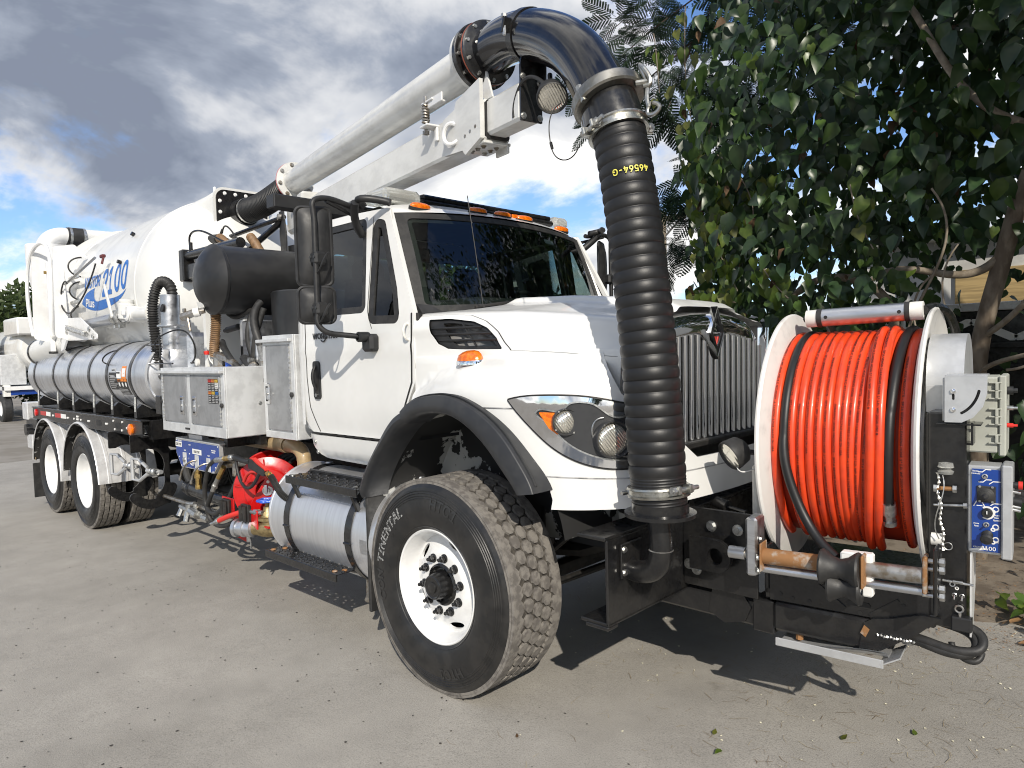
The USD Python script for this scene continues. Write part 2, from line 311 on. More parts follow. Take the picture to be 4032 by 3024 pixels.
# ---------------------------------------------------------------- ground
GSL = 0.0075                                                    # the lane falls gently towards the rear of the truck
def gz(x, y): return GSL*np.clip(x, -60, 30)
def ground_sheet(xs, ys, dz=0.0, amp=0.0):
    X, Y = np.meshgrid(xs, ys, indexing='ij'); Z = gz(X, Y) + dz
    if amp: Z = Z + amp*(meshkit.fbm(np.stack([X*1.6, Y*1.6, 0*X], -1), 4) - .5)
    return grid(np.stack([X, Y, Z], -1))
def asphalt():
    N = {'tc': ('texture_coordinate', {}),
         'n1': ('noise_texture', {'scale': .45, 'detail': 5.0, 'roughness': .6}), 'n2': ('noise_texture', {'scale': 150.0, 'detail': 3.0, 'roughness': .7}),
         'n3': ('noise_texture', {'scale': 3.2, 'detail': 6.0, 'roughness': .65}), 'v': ('voronoi_texture', {'feature': 'f1', 'scale': 95.0, 'randomness': 1.0}),
         'n4': ('noise_texture', {'scale': 1.3, 'detail': 4.0, 'roughness': .7}),
         'c1': ('rgb_ramp', {'ramp': [(.30, (.285, .268, .238)), (.5, (.335, .316, .283)), (.7, (.375, .355, .318))]}),
         'c2': ('rgb_ramp', {'ramp': [(.32, (.60, .60, .60)), (.46, (.95, .95, .95)), (.62, (1.06, 1.06, 1.06)), (.75, (1.3, 1.3, 1.28))]}),
         'c3': ('rgb_ramp', {'ramp': [(.3, (.88, .88, .88)), (.7, (1.08, 1.08, 1.08))]}),
         'm1': ('mix', {'mix_type': 'multiply', 'fac': 1.0}), 'm2': ('mix', {'mix_type': 'multiply', 'fac': 1.0}), 'm3': ('mix', {'mix_type': 'mix', 'color2': (.15, .137, .115)}),
         'st': ('map_range', {'range_type': 'smoothstep', 'from_min': .66, 'from_max': .80, 'to_min': 0.0, 'to_max': .75, 'clamp': True}),
         'b': ('bump', {'strength': .55, 'distance': .004}), 'p': ('principled_bsdf', {'roughness': .82, 'specular_ior_level': .35})}
    L = [('tc.object', k+'.vector') for k in ('n1', 'n2', 'n3', 'v', 'n4')] + [('n1.fac', 'c1.fac'), ('n2.fac', 'c2.fac'), ('n3.fac', 'c3.fac'), ('c1.color', 'm1.color1'), ('c2.color', 'm1.color2'),
        ('m1.color', 'm2.color1'), ('c3.color', 'm2.color2'), ('n4.fac', 'st.value'), ('st.result', 'm3.fac'), ('m2.color', 'm3.color1'), ('m3.color', 'p.base_color'), ('n2.fac', 'b.height'), ('b.normal', 'p.normal')]
    return usdkit.material(stage, '/World/Looks/asphalt', N, L, surface='p.BSDF')
ROADM = asphalt()
SOILM = mat('soil', (.115, .090, .066), .95, 0, 0, vs=5, col2=(.20, .165, .125), bump=.7, bs=55, detail=8)
DIRTM = mat('packed_dirt', (.185, .165, .135), .95, 0, 0, vs=1.2, col2=(.24, .22, .19), bump=.5, bs=40, detail=8)
obj('ground', ground_sheet(np.r_[-400, -200, -100, np.linspace(-60, 30, 31), 60, 150, 400], np.r_[-400, -150, -60, -30, np.linspace(-20, 20, 11), 30, 60, 150, 400], -.012), DIRTM, smooth=True, kind='structure')
_ys = np.linspace(-12, 2.15, 30)
obj('road', ground_sheet(np.linspace(-13.5, 14, 40), _ys, 0.0), ROADM, smooth=True, kind='structure')
# the planted verge behind the truck: uneven soil rising from the edge of the road
X, Y = np.meshgrid(np.linspace(-9, 12, 150), np.linspace(1.12, 6.5, 52), indexing='ij')
Z = gz(X, Y) + .10*np.clip((Y-1.45-.35*np.clip((1.2-X)/.6, 0, 1)+.22*(meshkit.noise(np.stack([X*1.3, Y*0, X*0], -1))-.5))/1.2, -.06, 1) + .05*(meshkit.fbm(np.stack([X*2.2, Y*2.2, 0*X], -1), 4)-.5)*np.clip((Y-1.12)*3, 0, 1) - .03*np.clip((1.35+.3*np.clip((1.2-X)/.6, 0, 1)-Y)*6, 0, 1)
obj('verge_soil', grid(np.stack([X, Y, Z], -1)), SOILM, smooth=True, kind='structure')
# ---------------------------------------------------------------- the truck
TRUCK = thing('vacuum_truck', 'white sewer vacuum truck with tank, boom, black suction hose and orange hose reel', 'truck')
def part(name, mesh, m, parent=None, smooth=35, label=None, kind=None): return obj(name, mesh, m, parent or TRUCK, smooth, label=label, kind=kind)
def group_part(name, label=None, parent=None):
    p = numbered(parent or TRUCK, name); UsdGeom.Xform.Define(stage, p)
    if label: props(p, label)
    return p
YM = A(0, -1, 0); XP = A(1, 0, 0); ZP = A(0, 0, 1)
# ---- wheels
def tyre_prof(R, half, rb, bulge, side=-1):
    """carcass profile (r, offset along the axis) from the outer bead over the tread to the inner bead."""
    o = [(rb, half-.035), (rb+.012, half-.012), (rb+.05, half+bulge*.55), (rb+.105, half+bulge), (R-.13, half+bulge*.92), (R-.075, half+bulge*.35), (R-.05, half+.002), (R-.045, half-.001), (R-.028, half-.012), (R-.016, half-.020)]
    return o
def ring_text(s, r0, h, yoff, yc, zc, xc, a0, sgn=1):
    """raised lettering round the sidewall, reading clockwise seen from -y, starting at angle a0 (0 = up, positive clockwise)."""
    m = tmesh(s, h, .002, True); m = m.subdivide_to_size(.02)
    x, y, zz = m.vertices.T; a = a0 + x/(r0+h/2); r = r0 + y
    V = np.stack([xc + r*np.sin(a), np.interp(r, yoff[0], yoff[1]) - zz + yc*0, zc + r*np.cos(a)], 1)
    return trimesh.Trimesh(V, m.faces, process=False)
def hexblock(R0, R1, yc, zc, xc, pts, ymid):
    """tread block: polygon pts (angle, y) from radius R0 to R1."""
    pts = np.asarray(pts); n = len(pts); c = pts.mean(0); top = c + (pts-c)*.93
    def P(p, r): return np.stack([xc + r*np.sin(p[:, 0]), p[:, 1], zc + r*np.cos(p[:, 0])], 1)
    V = np.vstack([P(pts, R0), P(top, R1), P(c[None], R1+.0008)]); k = np.arange(n); k2 = (k+1) % n
    F = np.vstack([np.stack([k, k2, n+k2], 1), np.stack([k, n+k2, n+k], 1), np.stack([n+k, n+k2, np.full(n, 2*n)], 1)])
    return trimesh.Trimesh(V, F, process=False)
def wheel(x, yout, z, R, W, style, parent_label=None, far=False, letter=()):
    """yout: y of the rim's outer flange; the tyre lies inward (towards +y)."""
    w = group_part('wheel', parent_label); half = W/2; bulge = .018; rb = .285
    yc = yout - .012 + half                                    # tyre centre plane
    pr = tyre_prof(R, half, rb, bulge)
    full = [(r, -o) for r, o in pr] + [(R-.014, -half+.05), (R-.014, half-.05)] + [(r, o) for r, o in pr[::-1]]
    tb = lathe(full, (x, yc, z), (0, 1, 0), 96)
    obj('tyre', tb, TYRE, w, 40)
    # concentric ribs moulded on the outer sidewall
    sr = np.array([p[0] for p in pr]); sy = np.array([yc - p[1] for p in pr]); od = np.argsort(sr)
    yo = (sr[od], sy[od] - .001)
    ribs = [lathe([(r-.003, np.interp(r, *yo)+.001), (r, np.interp(r, *yo)-.0022), (r+.003, np.interp(r, *yo)+.001)], (x, 0, z), (0, 1, 0), 80) for r in (R-.062, R-.075, R-.088, R-.10, rb+.03)]
    obj('sidewall_rib', ribs, TYRE, w, 60, kind='stuff')
    for s, r0, h, a0, mt in letter: obj('sidewall_lettering', ring_text(s, r0, h, yo, yc, z, x, a0), mt, w, False)
    bl = []; G = lathe([(R-.0135, -half+.012), (R-.0125, -half+.05), (R-.0125, half-.05), (R-.0135, half-.012)], (x, yc, z), (0, 1, 0), 96)
    obj('tread_base', G, GROOVE, w, 40)
    y0 = yc-half
    rg = np.random.default_rng(int(abs(x)*100)+3)
    if style == 'hex':
        nb = 46; da = 2*PI/nb; sw = .082; row = (W-2*sw-.018)/3
        for sd in (0, 1):
            for k in range(nb):
                a = k*da; e0 = y0+.012 if sd == 0 else y0+W-.012; e1 = y0+sw if sd == 0 else y0+W-sw; m_ = .016*(1 if sd == 0 else -1); sh = 0 if sd == 0 else da/2
                p = [(a-da*.54, e0), (a+da*.54, e0), (a+da*.54, e1-m_*.1), (a+da*.28, e1+m_*.25), (a, e1-m_*.9), (a-da*.28, e1+m_*.25), (a-da*.54, e1-m_*.1)]
                p = [(u+sh, v) for u, v in p]
                bl.append(hexblock(R-.03, R, yc, z, x, p if sd else p[::-1], yc))
        for j in range(3):
            for k in range(nb):
                a = (k+(.5 if j % 2 == 0 else 0))*da; c = y0+sw+.009+row*(j+.5); hh = row/2-.004; q = da*.46
                p = [(a-q, c-hh*.42), (a-q*.48, c-hh*1.05), (a+q*.48, c-hh*1.05), (a+q, c-hh*.42), (a+q, c+hh*.42), (a+q*.48, c+hh*1.05), (a-q*.48, c+hh*1.05), (a-q, c+hh*.42)]
                bl.append(hexblock(R-.03, R+.001*rg.uniform(-1, 1), yc, z, x, p[::-1], yc))
    else:
        nb = 52 if style == 'blk' else 64; da = 2*PI/nb; rows = 5; sw = .055; row = (W-2*sw)/3
        ed = [y0+.012, y0+sw, y0+sw+row, y0+sw+2*row, y0+W-sw, y0+W-.012]
        for j in range(5):
            for k in range(nb):
                a = (k+(.5 if j % 2 else 0))*da; g = .0045; q = da*(.485 if 0 < j < 4 and style == 'blk' else .503)
                zzg = .007 if style == 'zig' else .003
                s1 = zzg*(-1)**k
                p = [(a-q, ed[j]+(g+s1 if j else 0)), (a+q, ed[j]+(g-s1 if j else 0)), (a+q, ed[j+1]-(g+s1 if j < 4 else 0)), (a-q, ed[j+1]-(g-s1 if j < 4 else 0))]
                bl.append(hexblock(R-.03, R, yc, z, x, p[::-1], yc))
    obj('tread_block', bl, TREAD, w, False, kind='stuff')
    return w, yc
RIMR = .298
def rim_front(w, x, y, z):
    obj('rim', lathe([(RIMR, .012), (RIMR+.002, 0), (RIMR-.004, -.004), (RIMR-.012, 0), (.283, .012), (.272, .035), (.262, .075), (.255, .098)], (x, y, z), (0, 1, 0), 72), REARW, w, 40)
    hol = [Point(.212*math.sin(a), .212*math.cos(a)).buffer(1).intersection(Point(0, 0)) for a in ()]
    pl = Point(0, 0).buffer(.2565, 40)
    for k in range(5):
        a = 2*PI*k/5 + .35
        e = affinity.rotate(affinity.scale(Point(0, 0).buffer(1, 12), .058, .019), -math.degrees(a), origin=(0, 0)); pl = pl.difference(affinity.translate(e, .222*math.sin(a), .222*math.cos(a)))
    pl = pl.difference(Point(0, 0).buffer(.108, 32))
    def f(u, v):
        r = np.hypot(u, v); yy = np.interp(r, [0, .11, .165, .178, .20, .24, .258], [.052, .052, .052, .056, .078, .094, .098]); return np.stack([x+u, y+yy, z+v], 1)
    obj('wheel_disc', panel(pl, f, .012, .022), REARW, w, 40)
    obj('rim_barrel', lathe([(.25, .10), (.25, .26), (.29, .34)], (x, y, z), (0, 1, 0), 48), UNDER, w, 40)
    obj('hub', lathe([(.11, .056), (.108, .046), (.098, .040), (.094, .052), (.085, .060), (.078, .058), (.070, .030), (.066, -.006), (.062, -.016), (.056, -.019), (.05, -.015), (.03, -.015), (.028, -.021), (.014, -.024), (0, -.024)], (x, y, z), (0, 1, 0), 36), BLK, w, 30)
    for k in range(6):
        a = k*PI/3+.2; obj('hub_bolt', bolt((x+.086*math.sin(a), y+.056, z+.086*math.cos(a)), YM, .006, .007), BLK, w, 30)
    for k in range(10):
        a = 2*PI*k/10+.17; p = A(x+.143*math.sin(a), y+.052, z+.143*math.cos(a))
        obj('lug_nut', [lathe([(.024, 0), (.0235, .006), (.0185, .008)], p, YM, 18), cyl(p+YM*.006, p+YM*.026, .0175, 6), cyl(p+YM*.026, p+YM*.030, .0175, 6, .013), cyl(p+YM*.028, p+YM*.044, .0095, 10), cyl(p+YM*.044, p+YM*.047, .0095, 10, .006)], BLK, w, 30)
    obj('brake_drum', lathe([(.10, .10), (.215, .11), (.22, .30), (.10, .31)], (x, y, z), (0, 1, 0), 32), UNDER, w, 30)
def rim_rear(w, x, y, z):
    obj('rim', lathe([(RIMR, .012), (RIMR+.002, 0), (RIMR-.004, -.004), (RIMR-.012, 0), (.281, .012), (.27, .03), (.262, .07), (.252, .11), (.232, .145), (.21, .16), (.175, .168), (.145, .170), (.135, .17)], (x, y, z), (0, 1, 0), 64), REARW, w, 45)
    obj('hub', lathe([(.136, .172), (.13, .13), (.115, .10), (.10, .09), (.03, .085), (0, .085)], (x, y, z), (0, 1, 0), 28), REARW, w, 30)
    for k in range(10):
        a = 2*PI*k/10; p = A(x+.155*math.sin(a), y+.168, z+.155*math.cos(a)); obj('lug_nut', [cyl(p, p+YM*.03, .0165, 6)], REARW, w, 30)
FZ, FR, RZ, RR = .556, .562, .474, .526
LETT = mat('worn_white_lettering', (.35, .35, .34), .6, 0, 0, vs=90, col2=(.03, .03, .03), lo=.42, hi=.58)
LETB = mat('sidewall_lettering', (.024, .024, .024), .35)
w, _ = wheel(0, -1.19, FZ, FR, .375, 'hex', 'front steer wheel with wide tyre and ten black lug nuts', letter=[('CON', .405, .056, -1.93, LETB), ('TINENTAL', .405, .056, -1.45, LETT), ('HTC1', .412, .056, .02, LETB), ('HTC1', .412, .05, 2.6, LETB)])
rim_front(w, 0, -1.19, FZ)
w, _ = wheel(0, .84, FZ, FR, .375, 'hex', 'front steer wheel on the far side')
for i, (xw, st) in enumerate(((-5.902, 'blk'), (-7.226, 'zig'))):
    zz = RZ
    w, yc = wheel(xw, -1.19, zz, RR, .268, st, 'rear outer dual wheel with white dished rim', letter=[('GOODYEAR', .385, .05, -.62, LETB), ('G286', .39, .045, 2.2, LETB)])
    rim_rear(w, xw, -1.19, zz)
    w, _ = wheel(xw, -.86, zz, RR, .268, st, 'rear inner dual wheel')
    for yy in (.60, .93): wheel(xw, yy, zz, RR, .268, st, 'rear wheel on the far side')
    part('axle', [cyl((xw, -1.0, zz), (xw, 1.0, zz), .07, 16), lathe([(.05, -.22), (.2, -.12), (.23, 0), (.2, .12), (.05, .22)], (xw, 0, zz), (0, 1, 0), 24)], UNDER)
part('axle', [tube([(0, -.95, FZ), (0, -.8, FZ-.02), (0, -.55, FZ-.14), (0, .55, FZ-.14), (0, .8, FZ-.02), (0, .95, FZ)], .055, 10)], UNDER, label='front axle beam')
# ---- chassis
for s in (-1, 1):
    part('frame_rail', [bx(-8.3, 1.05, s*.43-.04, s*.43+.04, .80, 1.06, .008)], UNDER, label=None)
    part('leaf_spring', [tube([(-.75, s*.45, .80), (-.4, s*.45, .66), (0, s*.45, .61), (.4, s*.45, .66), (.75, s*.45, .80)], .045, 6)], UNDER)
for xx in (-7.6, -6.5, -5.2, -3.9, -2.6, -1.4, .3): part('cross_member', bx(xx-.05, xx+.05, -.39, .39, .84, 1.02), UNDER)
part('gearbox', [bx(-1.9, -.2, -.28, .28, .62, 1.0, .06), bx(-.25, .8, -.36, .36, .70, 1.35, .08)], UNDER)
part('drive_shaft', cyl((-1.9, 0, .75), (-5.9, 0, .6), .06, 12), UNDER)
part('steering_link', [cyl((.22, -.78, .55), (.50, -.62, .83), .018, 8), cyl((.35, .6, .48), (.32, -.82, .50), .022, 8), lathe([(.03, -.02), (.045, 0), (.03, .03)], (.30, -.83, .50), (0, 0, 1), 12)], UNDER)
part('tie_rod_end', lathe([(0, -.04), (.035, -.025), (.04, 0), (.03, .03), (0, .035)], (.31, -.88, .505), (0, 1, 0), 12), RUST)
# ---------------------------------------------------------------- cab
def yside(z): return -1.0 + .145*np.maximum(0, z-1.98) + .04*np.clip((1.50-z)/.3, 0, 1)**2 - .006*np.exp(-((z-1.80)/.03)**2)
def fside(u, v): 
    rear = np.clip((-1.53-u)/.12, 0, 1)
    return np.stack([u, yside(v) + .035*rear**2, v], 1)
cabout = smoothpoly([(-1.64, 1.60), (-1.62, 1.40), (-1.50, 1.252), (-.56, 1.252), (-.42, 1.47), (-.345, 1.60), (-.333, 1.985), (-.655, 2.635), (-1.12, 2.655), (-1.63, 2.655)], .025)
glass_p = rrect(-1.46, 2.035, -.835, 2.585, .05)
glass_p = smoothpoly([(-1.46, 2.035), (-.82, 2.028), (-.885, 2.592), (-1.46, 2.592)], .035)
vent_p = smoothpoly([(-.765, 1.958), (-.470, 1.948), (-.520, 2.14), (-.690, 2.555), (-.79, 2.58)], .04)
for sgn in (-1, 1):
    mm = (lambda m: cat(m)) if sgn < 0 else mir
    nm = 'nearside' if sgn < 0 else 'offside'
    side = part('cab_side', mm(panel(cabout.difference(glass_p.buffer(.012)).difference(vent_p.buffer(.012)), fside, .03, .055)), WHITE)
    part('side_trim', mm(panel(cabout.buffer(-.03).difference(glass_p.buffer(.03)).difference(vent_p.buffer(.02)), fside, 0, .09, off=-.034)), DARKIN)
    for pl, inn in ((glass_p, .030), (vent_p, .038)):
        part('window_gasket', mm(panel(pl.buffer(.012).difference(pl.buffer(-inn)), fside, .02, .03, off=-.003)), RUBBER)
    part('side_window', mm(panel(glass_p.buffer(-.02), fside, 0, .08, off=-.013)), DGLASS)
    part('quarter_window', mm(panel(vent_p.buffer(-.028), fside, 0, .06, off=-.013)), DGLASS)
# nearside door details
door_gap = LineString([(-1.50, 2.62), (-1.50, 1.62), (-1.475, 1.42), (-1.40, 1.262)]).buffer(.0045)
part('door_gap', panel(door_gap, fside, 0, .03, off=.0012), UNDER)
part('door_gap', panel(LineString([(-.355, 1.985), (-.372, 1.60), (-.45, 1.45)]).buffer(.007), fside, 0, .03, off=.0012), UNDER)
part('door_gap', panel(LineString([(-.80, 2.60), (-.785, 2.03), (-.74, 1.92)]).buffer(.003), fside, 0, .03, off=.0012), UNDER)
h = part('door_handle', panel(smoothpoly([(-1.405, 1.478), (-1.325, 1.478), (-1.33, 1.73), (-1.41, 1.73)], .025), fside, .02, .03, off=.012), PLAST)
part('handle_recess', panel(smoothpoly([(-1.385, 1.515), (-1.335, 1.515), (-1.338, 1.665), (-1.388, 1.665)], .012), fside, 0, .03, off=.0135), UNDER, h)
part('handle_grip', [tube(spl([(-1.372, -1.008, 1.70), (-1.373, -1.020, 1.685), (-1.371, -1.022, 1.56), (-1.37, -1.012, 1.54)], 14), .011, 8)], PLAST, h)
part('key_lock', [cyl((-1.368, -1.0, 1.505), (-1.368, -1.02, 1.505), .012, 12)], ZINC, h)
for k, (s_, xx) in enumerate((('WORK', -1.405), ('STAR', -1.262))):
    part('door_badge', bend_text(s_, .036, fside, xx, 1.875, sx=1.15, shear=.1 if k else 0, depth=.004), GREYP, smooth=False)
part('badge_swoosh', tube(spl([(-1.30, -1.006, 1.868), (-1.275, -1.006, 1.855), (-1.25, -1.006, 1.868), (-1.235, -1.006, 1.887)], 14), .004, 6), GREYP)
part('grab_handle', tube(spl([(-.395, -1.0, 1.93), (-.39, -1.025, 1.92), (-.385, -1.025, 1.85), (-.385, -1.0, 1.84)], 12), .008, 8), PLTW)
# lower sill panel under the door
sill = smoothpoly([(-1.555, 1.236), (-1.49, 1.17), (-1.36, 1.085), (-.95, 1.07), (-.56, 1.10), (-.55, 1.236)], .02)
def fsill(u, v): return np.stack([u, -1.0 + .02*np.clip((1.23-v)/.1, 0, 1) + .06*np.clip((1.13-v)/.06, 0, 1)**2 + .05*np.clip((-1.42-u)/.12, 0, 1)**2, v], 1)
for mm in (cat, mir):
    p = part('sill_panel', mm(panel(sill, fsill, .02, .04, off=.006)), WHITE)
for xz in ((-1.432, 1.19), (-1.40, 1.125)): part('sill_bolt', bolt((xz[0], -1.0, xz[1]), YM, .010, .006), ZINC)
part('door_seam', panel(LineString([(-1.50, 1.243), (-.56, 1.243)]).buffer(.006), fside, 0, .03, off=.002), UNDER)
part('wheel_well_knob', lathe([(0, .05), (.03, .048), (.04, .02), (.035, 0)], (-.60, -1.0, 1.165), YM, 8), PLAST)
part('door_weatherstrip', [bx(-.345, -.315, -.985, -.95, 1.62, 1.99, .004)], UNDER)
part('door_hinge', [bx(-.352, -.318, -.995, -.975, 1.83, 1.90, .004)], PLTW); part('door_hinge', [bx(-.355, -.318, -.995, -.975, 1.66, 1.71, .004)], ZINC)
# roof
def roof_sec(x):
    e = np.clip((x+.655)/.10, -9, 1); rise = np.interp(x, [-1.64, -1.55, -1.2, -.9, -.72, -.60], [.035, .062, .085, .085, .065, .04])
    yy = np.linspace(-1, 1, 33); z = 2.635 + .02*(x < -.7) + rise*(1-np.abs(yy)**3.2)
    return np.stack([np.full(33, x), yy*.905, z], 1)
def windtop(y): return -.50 - .154*(np.abs(y)/.885)**2
rows = [roof_sec(x) for x in np.linspace(-1.64, -.70, 22)]
last = rows[-1].copy()
for k, t in enumerate((.35, .7, 1.0)):
    q = last.copy(); y = q[:, 1]; fx = windtop(y); q[:, 0] = -.70 + (fx+.70)*t
    zt = 2.605 + .035*(1-np.abs(y/.905)**2.5); q[:, 2] = last[:, 2] + (zt-last[:, 2])*(t**1.6); rows.append(q)
roofP = np.array(rows)
part('cab_roof', [grid(roofP[::-1])], WHITE, smooth=60)
part('roof_lining', [grid(roofP - A(0, 0, .05))], DARKIN, smooth=60)
rb = panel(smoothpoly([(-.93, 1.25), (.93, 1.25), (.95, 2.0), (.88, 2.66), (-.88, 2.66), (-.95, 2.0)], .03).difference(smoothpoly([(-.78, 2.02), (.78, 2.02), (.74, 2.50), (-.74, 2.50)], .05)), lambda u, v: np.stack([0*u-1.63, -u, v], 1), .03, .09)
part('cab_back', rb, WHITE); part('back_trim', panel(smoothpoly([(-.93, 1.25), (.93, 1.25), (.95, 2.0), (.88, 2.64), (-.88, 2.64), (-.95, 2.0)], .03).difference(smoothpoly([(-.76, 2.04), (.76, 2.04), (.72, 2.48), (-.72, 2.48)], .05)), lambda u, v: np.stack([0*u-1.585, u, v], 1), 0, .12), DARKIN)
part('rear_window', panel(smoothpoly([(-.78, 2.02), (.78, 2.02), (.74, 2.50), (-.74, 2.50)], .05), lambda u, v: np.stack([0*u-1.62, u, v], 1), 0, .2), GLASS)
part('rear_corner', [grid(np.array([[(-1.63+.09*(1-math.cos(a)), -.955+.0*a-.045*math.sin(a)+.0, z) for z in (1.3, 1.6, 2.0)] for a in np.linspace(0, PI/2, 6)]))], WHITE, smooth=60)
# windscreen
def fwind(u, v):
    yb, yt = .925, .885; y = u*(yb+(yt-yb)*v); xb = -.215-.215*u*u; xt = -.50-.154*u*u; zb = 2.02-.025*u*u; zt = 2.628-.022*u*u
    x = xb+(xt-xb)*v + .012*np.sin(PI*v); return np.stack([x, y, zb+(zt-zb)*v], 1)
whole = sbox(-1, -.02, 1, 1.0)
gl = smoothpoly([(-.925, .06), (.925, .06), (.915, .945), (-.915, .945)], .05)
part('windscreen_surround', panel(whole.difference(gl), fwind, .02, .045, off=.002), RUBBER)
part('windscreen', panel(gl.buffer(.01), fwind, 0, .08, off=-.004), GLASS)
part('windscreen_border', panel(gl.buffer(.012).difference(gl.buffer(-.035)), fwind, 0, .03, off=-.009), UNDER)
part('toll_tag', panel(sbox(.34, .82, .47, .87), fwind, 0, .05, off=-.014), WHT)
# windscreen pillars
for mm in (cat, mir):
    pp = np.array([[(-.34, -1.0, 1.985), (-.655, yside(np.array([2.635]))[0], 2.635)], [(-.40, -.96, 1.99), (-.645, -.893, 2.625)], [(-.435, -.925, 1.995), (-.654, -.885, 2.606)]])
    P0 = [resamp(p, 8) for p in pp]; part('pillar', mm([grid(np.array(P0))]), WHITE, smooth=60)
part('cowl', [grid(np.array([[(-.22-.22*u*u-.02+dx, u*.98, 1.99+.03*(1-u*u)-dz) for u in np.linspace(-1, 1, 25)] for dx, dz in ((-.03, 0.02), (.10, .035), (.16, .06))]))], PLAST)
for y0, y1 in ((-.62, -.08), (.05, .62)):
    a, b = fwind(A(y0), A(.03))[0], fwind(A(y1), A(.075))[0]
    w_ = part('wiper', [tube(spl([a+A(.02, 0, .0), (a+b)/2+A(.045, 0, .015), b+A(.02, 0, .01)], 14), .009, 6)], UNDER)
    part('wiper_arm', [cyl((a+b)/2+A(.05, 0, .02), a*.3+b*.7+A(.06, 0, -.05), .008, 6)], UNDER, w_)
part('aerial', [tube(spl([(-.12, -.66, 1.98), (-.16, -.67, 2.3), (-.21, -.68, 2.66)], 10), .0028, 5), lathe([(.012, 0), (.010, .03), (.004, .05)], (-.12, -.66, 1.975), ZP, 10)], UNDER)
# clearance lamps on the roof brow
for y in (-.70, -.20, 0, .20, .70):
    i = np.argmin(abs(last[:, 1]-y)); P_, Q_ = roofP[-3][i], roofP[-2][i]; n = nrm(np.cross(A(0, 1, 0), Q_-P_)); n = n if n[0] > 0 else -n; c = (P_+Q_)/2; u_, v_, n_ = frame(n)
    ang = np.linspace(0, 2*PI, 24, endpoint=False); L_ = []
    for k, (rr, hh) in enumerate(((1.08, -.01), (1.08, .008), (1.0, .010))): L_.append(c+n*hh+np.outer(np.cos(ang)*.078*rr, A(0, 1, 0))+np.outer(np.sin(ang)*.030*rr, np.cross(n, A(0, 1, 0))))
    b_ = part('clearance_lamp', [grid(np.array(L_).transpose(1, 0, 2), True)], PLAST); L2 = []
    for rr, hh in ((1.0, .008), (.97, .020), (.85, .029), (.55, .035), (.01, .037)): L2.append(c+n*hh+np.outer(np.cos(ang)*.078*rr, A(0, 1, 0))+np.outer(np.sin(ang)*.030*rr, np.cross(n, A(0, 1, 0))))
    part('amber_lens', [grid(np.array(L2).transpose(1, 0, 2), True)], AMBER, b_, smooth=60)
# light bar on the roof
LB = group_part('light_bar')
part('bar_body', [bx(-1.04, -.81, -.52, .80, 2.725, 2.765, .012), bx(-1.03, -.82, -.50, .78, 2.765, 2.80, .01)], BLK, LB)
for s, y0, y1 in ((0, -.82, -.52),):
    part('clear_cover', [bx(-1.05, -.80, y0, y1, 2.715, 2.805, .028)], CLEARL, LB); part('strobe_reflector', [bx(-.99, -.86, y0+.05, y1-.03, 2.735, 2.785, .01)], CHROME, LB)
part('clear_cover', [bx(-1.05, -.80, .80, .98, 2.715, 2.805, .028)], CLEARL, LB)
for y in (-.10, .32): part('bar_amber', [bx(-.812, -.804, y, y+.13, 2.735, 2.765, .003)], AMBER, LB)
for y in (-.45, .6): part('bar_foot', bx(-.98, -.87, y, y+.08, 2.69, 2.73, .008), BLK, LB)
# interior
part('dashboard', [tube([(-.48, -.9, 1.93), (-.46, -.4, 1.98), (-.46, .4, 1.98), (-.48, .9, 1.93)], .13, 14), bx(-.60, -.40, -.9, .9, 1.5, 1.95, .03)], DARKIN)
part('dashboard_top', [grid(np.array([[(-.27-.20*u*u+dx, u*.9, 1.995-.02*u*u-dz) for u in np.linspace(-1, 1, 15)] for dx, dz in ((0, 0), (-.14, .0), (-.28, .03))]))], DARKIN)
part('cab_floor', bx(-1.58, -.4, -.93, .93, 1.26, 1.32), DARKIN)
for y in (-.48, .48):
    s_ = part('seat', [bx(-1.40, -.85, y-.26, y+.26, 1.62, 1.78, .05)], SEAT)
    part('seat_back', [grid(np.array([[(-1.40-.10*t + .055*math.cos(a)*(1-.2*t) , y+(.25-.07*t**3)*math.sin(a), 1.74+.56*t) for t in np.linspace(0, 1, 9)] for a in np.linspace(0, 2*PI, 20, endpoint=False)]), True), lathe([(.0, .02), (.06, .015), (.18, 0)], (-1.50, y, 2.295), ZP, 18)], SEAT, s_, smooth=60)
    part('head_rest', [bx(-1.54, -1.44, y-.14, y+.14, 2.27, 2.44, .045)], SEAT, s_, smooth=60)
sw = part('steering_wheel', [tube([A(-.72, .48, 2.02)+.215*(math.cos(a)*A(0, 1, 0)+math.sin(a)*A(-.55, 0, .835)) for a in np.linspace(0, 2*PI, 40, endpoint=False)], .016, 8, closed=True), cyl((-.73, .30, 2.02), (-.73, .66, 2.02), .015, 6), cyl((-.70, .48, 2.0), (-.45, .48, 1.80), .035, 10)], DARKIN)
